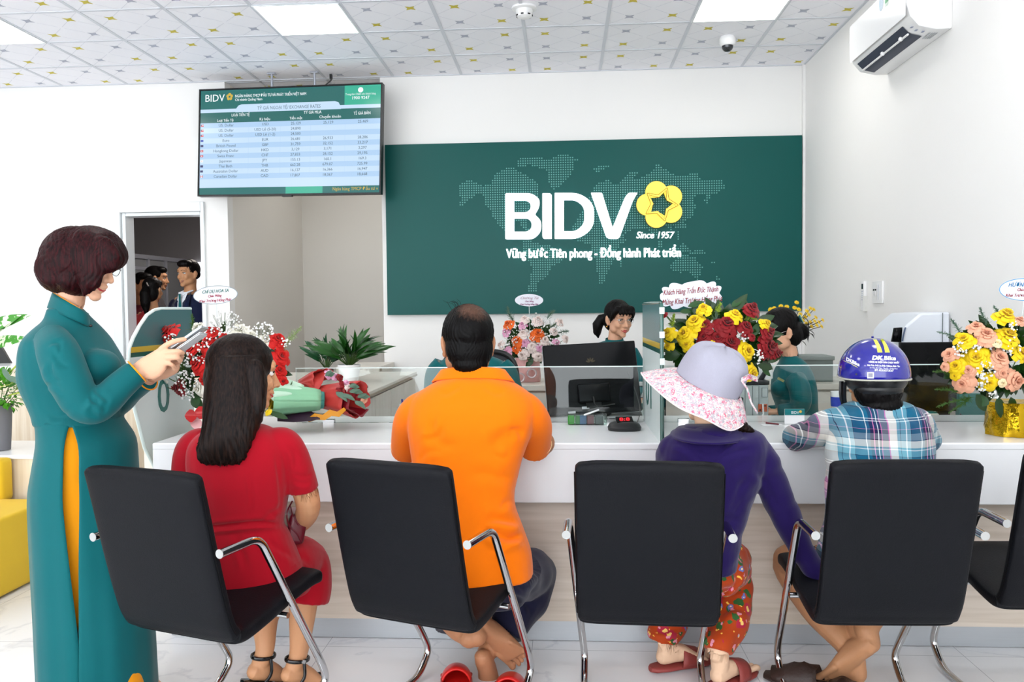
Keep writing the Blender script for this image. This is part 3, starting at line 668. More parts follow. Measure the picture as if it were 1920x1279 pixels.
# dividers
M_div = mat('divider_frosted', '#d3e0de', rough=.3, spec=.4, var=(1.5, .02)); M_divg = mat('divider_green', '#3d6d70', rough=.25, spec=.5, var=(3, .03)); M_divy = mat('divider_yellow', '#c3a632', rough=.3, var=(9, .04)); M_divd = mat('divider_dark_green', '#0f4f45', rough=.3, var=(9, .04))
def divider(X, lab, far):
    t = thing('counter_divider', lab, 'divider', (X, 3.4, 0))
    near = [(3.352, 1.318), (3.30, 1.312), (3.24, 1.292), (3.183, 1.252), (3.13, 1.205), (3.098, 1.165), (3.09, 1.12), (3.092, 1.05), (3.105, .98)]
    low = [(3.135, .90), (3.194, .758), (3.275, .659)] if X < 0 else [(3.085, .92), (3.085, .80)]
    if X > 0: near = [(3.12, 1.318), (3.095, 1.312), (3.086, 1.295), (3.085, 1.25), (3.085, 1.165), (3.085, 1.05)]
    ztop = 1.318
    prof = [(far, ztop)]+near+low+([(3.36, .5), (3.40, .25), (3.40, .003), (far, .003)] if X < 0 else [(3.085, .7925), (far, .7925)])
    def band(z0, z1):   # clip the profile between two heights
        P = []
        n = len(prof)
        for i in range(n):
            a, b = prof[i], prof[(i+1) % n]
            ins = lambda p: z0-1e-9 <= p[1] <= z1+1e-9
            if ins(a): P.append(a)
            ts = []
            for z in (z0, z1):
                if (a[1]-z)*(b[1]-z) < 0: ts.append((abs((z-a[1])/(b[1]-a[1])), z))
            for q, z in sorted(ts): P.append((a[0]+(b[0]-a[0])*q, z))
        return P
    th = .012
    for nm, z0, z1, m_ in (('frosted_panel', 0, 1.128, M_div), ('lower_stripe', 1.128, 1.146, M_divd), ('yellow_stripe', 1.146, 1.168, M_divy), ('green_band', 1.168, 1.33, M_divg)):
        MB().prism(band(z0, z1), (X-th/2, 0, 0), (0, 1, 0), (0, 0, 1), (th, 0, 0)).build(nm, m_, t, world=True, smooth=False)
    m = MB(); m.tube([Vector((X, y, z)) for y, z in ([(far, ztop)]+near+low)], .0075, n=8); m.build('edge', M_gedgeg if X > 0 else M_gedge, t, world=True)
    # large lettering along the panel, reading from the customer side
    if X > 0:
        m = MB(); add_text(m, '01', (X-.0065, 3.62, .885), (0, -1, 0), (0, 0, 1), .17, fit=.22, thick=.001, offset=.004)
        m.build('lettering', mat('divider_letter', '#0f6a63', rough=.3, var=(9, .03)), t, world=True, smooth=False)
    else:
        m = MB(); add_text(m, '0', (X+.0065, 3.30, .885), (0, 1, 0), (0, 0, 1), .2, fit=.10, thick=.001, offset=.004)
        m.build('lettering', mat('divider_letter', '#0f6a63', rough=.3, var=(9, .03)), t, world=True, smooth=False)
    if X > 0:
        [MB().span((X-.009, 3.074, z-.012), (X+.009, 3.09, z+.012)).build('edge_clip', M_gedge, t, world=True) for z in (1.29, 1.20, 1.10)]
divider(-1.69, 'frosted glass divider with green band and curved corner at counter left end', 3.634)
divider(.365, 'frosted glass divider seen edge-on between the monitor and the hat', 3.77)
# ---- return cabinet + back cabinets
t = thing('return_cabinet', 'beige return cabinet with potted plants on top, running back to the wall', 'cabinet', (-1.6, 5.1, 0))
MB().span((-2.15, 3.98, .795), (-1.13, 6.25, .83)).build('top', M_beige, t, world=True, bevel=.004)
m = MB(); m.span((-2.12, 4.0, .002), (-1.16, 6.22, .795)); m.build('body', M_beige, t, world=True)
for a in (4.02, 4.47, 4.92, 5.37, 5.82): MB().span((-1.162, a, .06), (-1.145, a+.44, .78)).build('door', M_beige, t, world=True, bevel=.002)
MB().span((-1.14, 4.0, .80), (-1.124, 6.24, .812)).build('edge_groove', mat('groove_brown', '#a79a88', rough=.5, var=(9, .05)), t, world=True)
t = thing('wall_ledge', 'small beige ledge against the wall beside the recess', 'ledge', (-1.62, 6.9, 0))
MB().span((-1.86, 6.6, .80), (-1.5, 7.19, .845)).build('top', M_beige, t, world=True, bevel=.003); MB().span((-1.84, 6.62, .002), (-1.52, 7.19, .80)).build('body', M_beige, t, world=True)
MB().span((-1.51, 6.62, .805), (-1.497, 6.68, .83)).build('edge_trim', mat('groove_brown', '#a79a88'), t, world=True)
t = thing('back_credenza', 'low beige credenza along the back wall under the green sign', 'credenza', (.8, 5.85, 0))
MB().span((-.62, 5.55, .745), (2.05, 6.15, .785)).build('top', M_beige, t, world=True, bevel=.004); MB().span((-.6, 5.58, .002), (2.04, 6.13, .745)).build('body', M_beige, t, world=True)
for k in range(5): MB().span((-.58+.52*k, 5.565, .08), (-.58+.52*k+.51, 5.58, .73)).build('door', M_beige, t, world=True, bevel=.002)

# ================================================================== CHAIRS
M_leather = mat('black_leather', '#0d0e12', rough=.5, spec=.15, bump=(260, .12, 4), var=(4, .06))
def visitor_chair():
    t = thing('visitor_chair', 'x', 'chair')
    # side profile (y forward, z up) centre line
    back = bez([(0, -.085, .872), (0, -.06, .77), (0, -.028, .63), (0, .005, .50), (0, .030, .42), (0, .058, .375)], 6)
    seat = bez([(0, .058, .375), (0, .10, .37), (0, .19, .385), (0, .30, .41), (0, .40, .428), (0, .47, .428)], 6)
    def slab(pts, wf, th, n=26):
        rings = []
        for i, p in enumerate(pts):
            a = pts[max(0, i-1)]; b = pts[min(len(pts)-1, i+1)]; d = (b-a).normalized(); nn = Vector((0, -d.z, d.y)); w = wf(i/(len(pts)-1)); h = th(i/(len(pts)-1))
            ring = []
            for k in range(n):
                a_ = 2*math.pi*k/n; c_, s_ = math.cos(a_), math.sin(a_); e = .22
                ring.append(p+Vector((1, 0, 0))*w/2*math.copysign(abs(c_)**e, c_)+nn*h/2*math.copysign(abs(s_)**.45, s_))
            rings.append(ring)
        return rings
    cap = lambda q: 1
    m = MB(); m.loft(slab(back, lambda s: .416-(.012 if s == 0 else 0), lambda s: .03 if s == 0 else (.046 if s < .9 else .05)))
    o = m.build('backrest', M_leather, t, smooth=True, subsurf=1)
    m = MB(); m.loft(slab(seat, lambda s: .41-(.015 if s >= .99 else 0), lambda s: .05 if s < .97 else .03)); m.build('seat', M_leather, t, smooth=True, subsurf=1)
    # stitched seam on both side edges of the back
    for s in (-1, 1): MB().tube([p+Vector((s*.2085, -.006, 0)) for p in back[2:-2]], .0018, n=6).build('piping', mat('seam_black', '#08080a', rough=.5, spec=.1, var=(30, .1)), t)
    for s in (-1, 1):
        pts = rounded([(s*.235, -.045, .648), (s*.235, .115, .652), (s*.205, .445, .14), (s*.2, .475, .08), (s*.2, .40, .0125), (s*.2, .0, .0125)], .045, 7)
        # tighter top bend, wide low bend
        fr = MB().tube(pts, .0125, n=16).build('side_tube', M_chrome, t, smooth='auto')
        MB().tube([(s*.235, -.0462, .648), (s*.235, -.0445, .648)], .0128, n=16).build('end_cap', mat('tube_cap', '#a5a5a3', rough=.4, var=(9, .02)), fr)
    m = MB(); m.tube([(-.222, .255, .372), (.222, .255, .372)], .009, n=12); m.build('seat_bar', M_chrome, t)
    m = MB(); m.tube([(-.2, .0, .0125), (.2, .0, .0125)], .0125, n=12); m.build('floor_bar', M_chrome, t)
    return t
def place(t, x, y, rz, lab): t.location = (x, y, 0); t.rotation_euler = (0, 0, rz); t['label'] = lab; t['group'] = 'black visitor chairs at the counter'
ch0 = visitor_chair()
rd = math.radians
CH = [(-1.14, 2.26, -19, 'black leather visitor chair under the woman in red'), (-.475, 2.37, -21, 'black leather visitor chair under the man in orange'), (.24, 2.385, -3, 'black leather visitor chair behind the woman in sun hat'), (.945, 2.41, 1, 'black leather visitor chair behind the person in plaid shirt'), (1.545, 2.56, 2, 'empty black visitor chair cut off by the right edge')]
CHAIRS = []
for i, (x, y, a, lab) in enumerate(CH):
    c_ = ch0 if i == 0 else copy_tree(ch0); place(c_, x, y, rd(a), lab); CHAIRS.append(c_)

# ================================================================== LEFT WAITING AREA
M_yelf = mat('yellow_fabric', '#e0b92c', rough=.8, spec=.2, bump=(500, .12), var=(3, .05), sheen=.1)
sf = thing('sofa', 'yellow upholstered bench sofa at the far left edge', 'sofa', (-3.2, 3.9, 0))
MB().box((-3.35, 3.55, .19), (1.56, .82, .36), bev=.02).build('seat', M_yelf, sf, world=True)
_xe = at(6, 900, 3.95).x; MB().box((_xe-.6, 3.985, .46), (1.2, .10, .22), bev=.03).build('backrest', M_yelf, sf, world=True)
MB().span((-3.9, 4.05, .002), (-2.5, 4.5, .555)).build('back_box', M_woodv, sf, world=True)
ld = MB().span((-3.92, 4.04, .555), (-2.45, 4.52, .575)).build('planter_ledge', M_stone, sf, world=True, bevel=.003)
t = thing('reception_cabinet', 'beige reception cabinet with white top behind the standing woman', 'cabinet', (-3.4, 5.6, 0))
MB().span((-4.4, 5.3, .002), (-2.42, 5.9, .93)).build('body', M_woodv, t, world=True); MB().span((-4.42, 5.28, .93), (-2.40, 5.92, .955)).build('top', M_stone, t, world=True, bevel=.004)
MB().span((-4.3, 5.289, .10), (-2.46, 5.30, .78)).build('front_panel', M_woodv, t, world=True)
# dark leaning board on the cabinet
a = at(-30, 640, 5.6); t = thing('dark_board', 'black slanted board standing on the reception cabinet, left edge', 'board', (a.x, 5.6, .956))
p_ = [at(-60, 700, 5.6), at(22, 692, 5.6), at(-2, 640, 5.6), at(-60, 560, 5.6)]
m = MB(); m.prism([(v.x-a.x, max(.0, v.z-.956)) for v in p_], (0, -.01, 0), (1, 0, 0), (0, 0, 1), (0, .02, 0)); m.build('panel', M_blk, t, bevel=.002)
from mathutils.bvhtree import BVHTree
# ================================================================== PEOPLE: tools
M_skinL = mat('skin_light', '#dca98a', rough=.5, spec=.35, var=(14, .04), bump=(220, .05), sss=.06)
M_skinM = mat('skin_medium', '#c48f68', rough=.5, spec=.35, var=(12, .06), bump=(220, .06), sss=.05)
M_skinT = mat('skin_tan', '#b07a58', rough=.5, spec=.35, var=(12, .08), bump=(200, .08), sss=.05)
def hairmat(name, c, c2, amt=.35):
    def f(nt, b, src):
        L = nt.links.new; N = nt.nodes.new
        mp = N('ShaderNodeMapping'); mp.inputs['Scale'].default_value = (34, 34, 2.2); L(src, mp.inputs['Vector'])
        n = N('ShaderNodeTexNoise'); n.inputs['Scale'].default_value = 6; n.inputs['Detail'].default_value = 5; L(mp.outputs[0], n.inputs['Vector'])
        r = N('ShaderNodeValToRGB'); e = r.color_ramp.elements; e[0].position = .38; e[0].color = C(c); e[1].position = .75; e[1].color = C(c2); L(n.outputs['Fac'], r.inputs[0]); L(r.outputs[0], b.inputs['Base Color'])
        bp = N('ShaderNodeBump'); bp.inputs['Strength'].default_value = amt; bp.inputs['Distance'].default_value = .004; L(n.outputs['Fac'], bp.inputs['Height']); L(bp.outputs[0], b.inputs['Normal'])
    return mat(name, c, rough=.42, spec=.12, build=f)
M_hair = hairmat('hair_black', '#060505', '#141112'); M_hairr = hairmat('hair_dark_red', '#120506', '#3a0b10'); M_hairb = hairmat('hair_brown_black', '#080505', '#2a1b15')
M_eyew = mat('eye_white', '#e8e4e0', rough=.15, var=(9, .02)); M_iris = mat('eye_iris', '#1c120d', rough=.1, var=(30, .2)); M_lip = mat('lip_red', '#b5303a', rough=.35, var=(60, .06)); M_brow = mat('eyebrow', '#1b1513', rough=.7, var=(200, .2)); M_teeth = mat('teeth', '#f0ece4', rough=.2, var=(60, .02))
def clothmat(name, c, v=.05, rough=.75, sheen=.15, weave=700, w=.12):
    return mat(name, c, rough=rough, spec=.1, var=(5, v), bump=(weave, w), sheen=sheen)
M_teal = clothmat('teal_satin', '#075a5e', rough=.5, sheen=.1, weave=500, w=.05); M_orange = clothmat('orange_cotton', '#f07300'); M_trim = clothmat('orange_trim', '#e8940f'); M_ored = clothmat('crimson_cloth', '#a0081c'); M_navy = clothmat('navy_cloth', '#1a1a30', v=.1)
def superell(n, e): return [(math.copysign(abs(math.cos(t))**e, math.cos(t)), math.copysign(abs(math.sin(t))**e, math.sin(t))) for t in [2*math.pi*k/n for k in range(n)]]
def pxrings(levels, n=32, e=.85):
    """levels: (py, px_left, px_right, half_depth, Y) -> horizontal rings"""
    R = []
    for (py, x0, x1, hd, Y) in levels:
        a, b = at(x0, py, Y), at(x1, py, Y); c = (a+b)/2; w = abs(b.x-a.x)/2
        R.append([Vector((c.x+u*w, c.y+v*hd, c.z)) for u, v in superell(n, e)])
    return R
def smooth_levels(L, k=4):
    """Catmull-Rom resample of numeric tuples"""
    A = np.array(L, float); A = np.vstack([2*A[0]-A[1], A, 2*A[-1]-A[-2]]); out = []
    for i in range(1, len(A)-2):
        for j in range(k):
            t = j/k; a, b, c, d = A[i-1:i+3]; out.append(tuple(.5*((2*b)+(c-a)*t+(2*a-5*b+4*c-d)*t*t+(3*b-a-3*c+d)*t**3)))
    out.append(tuple(A[-2])); return out
def limb(mb, pts, rs, n=18, cap='round', flat=1., k=6, hint=(0, 0, 1)):
    """pts Vectors, radii per point -> smooth tapered tube"""
    L = smooth_levels([(*p, r) for p, r in zip(pts, rs)], k)
    mb.tube([Vector(l[:3]) for l in L], [max(.002, l[3]) for l in L], n=n, cap=cap, flat=flat, hint=hint)
def frame(f, up=(0, 0, 1)):
    f = Vector(f).normalized(); r = f.cross(Vector(up)).normalized(); u = r.cross(f); return Matrix((r, f, u)).transposed()
def headM(loc, f, up=(0, 0, 1), s=1.):
    return Matrix.Translation(loc) @ (frame(f, up)*s).to_4x4()
def head_solid(mb, M, female=True, ears=True, nose=1., full=1.):
    mb.T = M
    mb.ell((0, -.012, .03), (.073, .093, .086)); mb.ell((0, .02, -.02), (.064, .066, .082)); j = .0 if female else .006
    mb.ell((0, .033, -.066), (.045+j, .045, .038)); mb.ell((0, .07, -.094), (.021+j, .018, .017)); mb.ell((0, .068, .03), (.052, .026, .026))
    for s in (-1, 1):
        mb.ell((s*.034, .06, -.027), (.026*full, .024, .026)); mb.ell((s*.03, .074, .027), (.022, .012, .008)); mb.ell((s*.044, .02, -.055), (.02+j, .04, .032))
        if ears:
            mb.ell((s*.075, -.012, -.008), (.009, .017, .031), rot=(0, s*.15, s*.35)); mb.ell((s*.073, -.004, -.034), (.008, .010, .011))
        mb.ell((s*.0115, .094, -.034), (.008, .010, .0075))
    mb.tube([(0, .084, .02), (0, .097, -.008), (0, .109*nose, -.03)], [.0075, .0085, .0105], n=12, cap='round')
    mb.ell((0, .074, -.018), (.021, .022, .04)); mb.ell((0, .088, -.034), (.014, .016, .012)); mb.ell((0, .086, -.056), (.022, .013, .011)); mb.ell((0, .082, -.071), (.017, .012, .009))
    mb.T = None
def neck_solid(mb, M, base, r=.052):
    a = M @ Vector((0, -.02, -.05)); b = M @ Vector((0, -.03, -.09)); limb(mb, [M @ Vector((0, -.01, 0)), a, (a+Vector(base))/2, Vector(base)], [r*.8, r, r, r*1.12], cap='round')
def face_parts(par, M, female=True, eyes=True, lip=M_lip, smile=False, glasses=None, open_=0.):
    s_ = M.to_scale().x
    def mk(fn, name, m, parent=par):
        b = MB(); b.T = M; fn(b); return b.build(name, m, parent, world=True)
    for s in (-1, 1):
        if eyes:
            e = mk(lambda b: b.ell((s*.031, .0715, .006), (.0125, .0115, .0085), n=16, m=10), 'eye', M_eyew)
            mk(lambda b: b.ell((s*.031, .0795, .0055), (.0052, .0042, .0054), n=12, m=8), 'iris', M_iris, e)
            mk(lambda b: b.tube([(s*.0165, .0815, .007), (s*.024, .084, .0122), (s*.033, .0838, .013), (s*.043, .077, .0095)], .0019, n=6, cap='round'), 'eyelash', M_brow, e)
        mk(lambda b: b.tube([(s*.014, .092, .0275), (s*.03, .0915, .033), (s*.047, .08, .028)], [.0024, .003, .0015], n=8, cap='round', flat=.6), 'eyebrow', M_brow)
    y = .0955 if not smile else .0925; w = .021 if not smile else .026; up = .004 if smile else 0
    def lips(b):
        b.tube([(-w, y-.013, -.0605+up), (-w*.45, y-.001, -.0575), (0, y+.001, -.0592), (w*.45, y-.001, -.0575), (w, y-.013, -.0605+up)], [.0012, .0036, .0032, .0036, .0012], n=8, cap='round')
        b.tube([(-w*.95, y-.013, -.062+up), (-w*.4, y-.003, -.0675-open_), (0, y-.002, -.069-open_), (w*.4, y-.003, -.0675-open_), (w*.95, y-.013, -.062+up)], [.0012, .004, .0045, .004, .0012], n=8, cap='round')
    mk(lips, 'lips', lip)
    if smile: mk(lambda b: b.tube([(-w*.75, y-.009, -.062+up*.6), (0, y-.0005, -.0638), (w*.75, y-.009, -.062+up*.6)], [.0015, .0028, .0015], n=8, cap='round'), 'teeth', M_teeth)
    if glasses:
        def gl(b):
            for s in (-1, 1):
                c = Vector((s*.032, .101, .002)); b.tube([c+Vector((.0215*math.cos(t), -.006*abs(math.cos(t)), .0165*math.sin(t))) for t in np.linspace(0, 2*math.pi, 25)], .001, n=6)
                b.tube([(s*.0535, .097, .006), (s*.071, .06, .008), (s*.078, -.01, .002)], .0011, n=6)
            b.tube([(-.0105, .101, .004), (0, .104, .006), (.0105, .101, .004)], .001, n=6)
        g = mk(gl, 'glasses', glasses)
        def ln(b):
            for s in (-1, 1):
                b.add([Vector((s*.032+.021*math.cos(t), .101-.006*abs(math.cos(t)), .002+.016*math.sin(t))) for t in np.linspace(0, 2*math.pi, 24, endpoint=False)], [tuple(range(24))])
        mk(ln, 'lens', M_lens, g)
M_lens = glassmat('spectacle_lens', '#f4f6f6'); M_gfr = mat('spectacle_frame', '#6b5b55', rough=.25, metal=.7, var=(40, .05)); M_gfr2 = mat('spectacle_frame_silver', '#b9b4b0', rough=.25, metal=.8, var=(40, .05))
def strands(me, M, amp=.0022, freq=34, seed=3, axis=(0, 0, 1), warp=.35):
    """comb grooves into a hair volume, running away from the crown"""
    co = getco(me); n = getno(me); Mi = np.array(M.inverted()); q = (np.c_[co, np.ones(len(co))] @ Mi.T)[:, :3]
    th = np.arctan2(q[:, 0], q[:, 1]+.02); r = np.hypot(q[:, 0], q[:, 1]); th = th+warp*swarp(q, 5, seed)+q[:, 2]*.8
    f = .55*np.sin(th*freq+2*np.sin(th*7+seed))+.45*np.sin(th*freq*2.3+3*np.sin(th*11)); f *= np.clip(r/.04, 0, 1)
    setco(me, co+n*(f*amp)[:, None])
def fused(name, mb, m, par, voxel=.006, smooth=4, world=True, post=None, fac=.6):
    me = fuse(mb, voxel, smooth, fac)
    if post: post(me)
    return link(name, me, m, par, True, world)
def finger(mb, pts, r):  # tapered, jointed
    n = len(pts); mb.tube(bez(pts, 4), [r*(1.05-.2*i/(4*(n-1))) for i in range(4*(n-1)+1)], n=10, cap='round')
def foot_solid(mb, M, toes=True, s=1.):
    """M: origin at the heel bottom, +y to the toes, +z up"""
    mb.T = M
    mb.ell((0, .032, .030), (.028, .034, .030)); mb.loft([[Vector((x0+w*u, y, z+h*v)) for u, v in superell(20, .85)] for x0, w, y, z, h in ((0, .026, .01, .03, .024), (0, .031, .04, .034, .032), (.0, .031, .08, .04, .037), (.002, .036, .12, .034, .03), (.003, .042, .155, .024, .021), (.003, .044, .18, .018, .016), (.003, .036, .197, .013, .011))])
    mb.tube([(0, .035, .05), (0, .045, .085), (0, .04, .12)], [.028, .029, .030], n=16, cap='round')
    for i, (x, y0, l, r) in enumerate(((-.034, .19, .038, .0125), (-.011, .198, .034, .0085), (.0075, .195, .030, .008), (.0245, .186, .027, .0078), (.040, .174, .023, .0075))):
        mb.tube([(x*.9, y0-.035, .014), (x, y0, .014), (x*1.05, y0+l*.7, .016), (x*1.05, y0+l, .010)], [r, r*.85, r, r*.95], n=10, cap='round')
    mb.T = None
def footM(heel, toe_dir, up, s=1., mirror=False):
    f = Vector(toe_dir).normalized(); u = Vector(up); u = (u-f*u.dot(f)).normalized(); r = f.cross(u)
    m = Matrix((r*(-1 if mirror else 1)*s, f*s, u*s)).transposed().to_4x4(); return Matrix.Translation(heel) @ m
def leg(mb, pts, rs, FM): limb(mb, pts+[FM @ Vector((0, .036, .115)), FM @ Vector((0, .038, .06))], rs+[.0325, .030])
def person(label, loc): return thing('person', label, 'person', loc)

def tuck(body, cloths, eps=.004, rng=.03):
    """keep the skin inside the clothes it wears (openings excepted)"""
    me = body.data; co = getco(me); no = getno(me)
    for c in cloths:
        cc = getco(c.data); bv_ = BVHTree.FromPolygons([Vector(v) for v in cc], [tuple(p.vertices) for p in c.data.polygons]); lo, hi = cc.min(0)-.01, cc.max(0)+.01
        idx = np.where(((co > lo) & (co < hi)).all(1))[0]
        for i in idx:
            p, n, f, d = bv_.find_nearest(Vector(co[i]), rng)
            if p is None: continue
            s_ = (Vector(co[i])-p).dot(n)
            if s_ > -eps and n.dot(Vector(no[i])) > .3: co[i] = p-n*eps
    setco(me, co)
# ================================================================== STANDING WOMAN IN TEAL TUNIC
YW = 2.6
P = lambda x, y, dy=0.: at(x, y, YW+dy)
g0 = P(150, 1000); pw = person('standing woman with dark red bob and glasses in long teal tunic, holding a phone', (g0.x, YW, 0))
fwd = Vector((.93, -.10, -.30)); HM = headM(P(158, 492), fwd, (.3, 0, 1), 1.0)
b = MB(); head_solid(b, HM, ears=True); neck_solid(b, HM, P(126, 606, .0), .042)
b.loft(pxrings([(604, 106, 152, .045, YW), (625, 94, 164, .10, YW), (690, 74, 192, .13, YW), (760, 88, 203, .128, YW), (780, 90, 207, .136, YW), (800, 98, 205, .12, YW), (860, 105, 205, .12, YW)]))
# arms inside the sleeves
limb(b, [P(106, 650, -.15), P(132, 715, -.20), P(168, 764, -.20), P(215, 735, -.15), P(262, 700, -.09)], [.026, .036, .034, .03, .0235])
limb(b, [P(120, 650, .12), P(150, 715, .17), P(185, 764, .15), P(235, 740, .08), P(284, 706, .02)], [.036, .036, .034, .03, .0235])
# right hand: back of the palm faces the camera
dY = -.09
b.loft([[Vector((c.x, c.y, c.z))+Vector((0, v*hd, 0))+(t-c)*u for u, v in superell(18, .9)] for c, t, hd in
        [(P(258, 698, dY), P(250, 683, dY), .018), (P(272, 691, dY), P(266, 671, dY), .019), (P(286, 687, dY), P(282, 662, dY), .018), (P(300, 679, dY), P(298, 652, dY), .016), (P(312, 670, dY), P(312, 647, dY), .0135)]])
for pts, r in (([(302, 655), (314, 646), (328, 640), (346, 636)], .0095), ([(306, 662), (320, 660), (334, 659), (342, 662)], .0095), ([(306, 672), (320, 671), (332, 671), (338, 676)], .009), ([(302, 682), (312, 681), (322, 684), (328, 690)], .0082)):
    k_ = [dY-.004, dY-.006, dY-.0, dY+.02]; finger(b, [P(x, y, k) for (x, y), k in zip(pts, k_)], r)
for (x0, y0), (x1, y1) in (((342, 662), (332, 668)), ((338, 676), (328, 680)), ((328, 690), (318, 690))): finger(b, [P(x0, y0, dY+.02), P((x0+x1)/2, (y0+y1)/2+1, dY+.035), P(x1, y1, dY+.04)], .0082)
finger(b, [P(286, 676, dY+.02), P(306, 664, dY+.045), P(328, 655, dY+.05), P(342, 647, dY+.045)], .0105)
# left hand, under the phone
c1, c2 = P(286, 704, .02), P(322, 686, -.005); b.tube([c1, (c1+c2)/2+Vector((0, 0, .002)), c2], [.0235, .032, .03], n=16, cap='round', flat=.55, hint=(0, 1, 0))
for k, (dx, dy) in enumerate(((0, 0), (2, 4), (0, 8), (-4, 12))): finger(b, [P(320+dx, 682+dy, -.02+.02*k), P(334+dx, 674+dy, -.03+.022*k), P(342+dx-2, 664+dy, -.045+.024*k)], .0082)
finger(b, [P(296, 694, -.02), P(316, 680, -.045), P(334, 664, -.06)], .0098)
# legs and feet, hidden under the trousers
for dy in (-.08, .08): limb(b, [P(150, 860, dy*.6), Vector((P(160, 1100, dy).x, YW+dy*.6, .5)), Vector((P(165, 1100, dy).x, YW+dy, .08))], [.06, .045, .035])
for dy in (-.08, .08): foot_solid(b, footM(Vector((P(165, 1100).x-.05, YW+dy, .05)), (1, -.05, -.18), (0, 0, 1)), s=1)
BODY = fused('body', b, M_skinL, pw, .0034, 3)
face_parts(pw, HM, smile=True, glasses=M_gfr)
# hair
h = MB(); Hp = lambda x, y, dy=0.: P(x, y, dy)
h.ell(Hp(142, 488), (.111, .106, .112)); h.ell(Hp(172, 473), (.092, .098, .088)); h.ell(Hp(112, 505), (.064, .094, .074)); h.ell(Hp(122, 522), (.07, .096, .052)); h.ell(Hp(190, 471), (.068, .09, .074)); h.ell(Hp(150, 525), (.06, .1, .055)); h.ell(Hp(203, 477, -.01), (.05, .086, .056))
for dy in (-.075, .075):
    sx_ = 0 if dy < 0 else -16; h.tube([Hp(160+sx_, 480, dy), Hp(168+sx_, 508, dy), Hp(167+sx_, 532, dy*.98), Hp(158+sx_, 551, dy*.9)], [.056, .050, .038, .012], n=14, cap='round', flat=.5, hint=(0, 1, 0))
    if dy < 0: h.tube([Hp(190, 470, dy*.9), Hp(207, 488, dy*.9), Hp(206, 502, dy*.88), Hp(196, 512, dy*.86)], [.05, .042, .028, .008], n=14, cap='round', flat=.45, hint=(0, 1, 0))
def hp(me):
    # carve a face opening in front
    co = getco(me); Mi = np.array(HM.inverted()); q = (np.c_[co, np.ones(len(co))] @ Mi.T)[:, :3]
    strands(me, HM, .0016, 40, 3)
fused('hair', h, M_hairr, pw, .004, 22, post=hp)
# tunic body (one piece to the hips)
L = [(578, 94, 150, .052, YW), (600, 90, 167, .075, YW), (618, 80, 176, .125, YW), (638, 69, 187, .163, YW), (665, 59, 205, .172, YW), (695, 55, 222, .165, YW), (722, 58, 221, .155, YW), (750, 67, 214, .145, YW), (775, 79, 213, .142, YW), (800, 86, 224, .15, YW), (815, 88, 232, .155, YW)]
tb = MB(); R = pxrings(smooth_levels(L[:9], 3)+[(792, 85, 218, .147, YW)]); tb.loft(R)
tb.ell(P(184, 690, -.06), (.066, .075, .062)); tb.ell(P(186, 690, .06), (.066, .075, .062))
def sleeve(mb, pts, rs, n=22, end=None): limb(mb, pts, rs, n=n, cap='flat', k=6)
sleeve(tb, [P(96, 632, -.125), P(112, 668, -.185), P(132, 715, -.205), P(158, 762, -.205), P(190, 757, -.18), P(228, 722, -.13), P(256, 698, -.095)], [.05, .062, .059, .053, .052, .045, .040])
sleeve(tb, [P(116, 632, .125), P(130, 668, .17), P(150, 715, .18), P(178, 762, .165), P(212, 757, .12), P(248, 730, .06), P(276, 712, .02)], [.05, .062, .059, .053, .052, .043, .036])
def tf(me):
    wrinkle(me, .0012, 5, 4, (1, 1, 1), False)
    folds(me, [(P(180, 745, -.25), P(195, 775, -.235), .005), (P(172, 758, -.25), P(178, 785, -.24), .004), (P(165, 742, -.245), P(186, 752, -.25), .005), (P(186, 728, -.2), P(200, 760, -.23), .005), (P(96, 660, -.24), P(130, 690, -.26), .004), (P(90, 680, -.2), P(110, 720, -.24), .006), (P(88, 722, -.15), P(120, 728, -.2), .004), (P(84, 775, -.14), P(130, 780, -.14), .003), (P(100, 640, -.22), P(118, 655, -.24), .004), (P(84, 800, -.14), P(125, 806, -.14), .003)], .009)
tun = CL_tunic = fused('tunic', tb, M_teal, pw, .0048, 5, post=tf, fac=.7)
# skirt panels hanging from the waist, open along the side slit
def panel(front, name):
    lv = smooth_levels([(783, 81, 214, .143, 128, 128), (800, 86, 224, .152, 124, 135), (830, 87, 241, .163, 120, 143), (880, 79, 246, .17, 118, 143), (930, 73, 249, .175, 118, 143), (1030, 77, 262, .18, 129, 144), (1130, 83, 272, .185, 141, 145.5), (1200, 87, 277, .19, 147, 146), (1290, 92, 281, .195, 148, 146), (1345, 94, 284, .2, 148, 146)], 4)
    rows = []; n = 44
    for i, (py, xb, xf, hw, sb, sf_) in enumerate(lv):
        a, c = P(xb, py), P(xf, py); xc = (a.x+c.x)/2; A = (c.x-a.x)/2; z = P((xb+xf)/2, py).z
        es = P(sf_ if front else sb, py, -hw*.97).x; co_ = max(-.97, min(.97, (es-xc)/A)); t0 = math.acos(co_); s = i/len(lv); out = []
        for k in range(n+1):
            t = (-t0+2*t0*k/n) if front else (t0+(2*math.pi-2*t0)*k/n)
            am = .018*s*(1+.0*t); rr = 1+am*math.sin(t*9+s*1.5)+.6*am*math.sin(t*17+1)
            out.append(Vector((xc+A*math.cos(t)*(1+ (rr-1)*.5), YW+hw*math.sin(t)*rr*(1.0 if front else .985), z)))
        rows.append(out)
    m = MB(); m.loft(rows, cap=False, close=False); o = m.build(name, M_teal, pw, smooth=True, world=True, fix=False)
    sd = o.modifiers.new('thick', 'SOLIDIFY'); sd.thickness = .003; sd.offset = -1; return o
panel(True, 'tunic_front_panel'); panel(False, 'tunic_back_panel')
tr = MB(); zt_ = P(128, 792).z
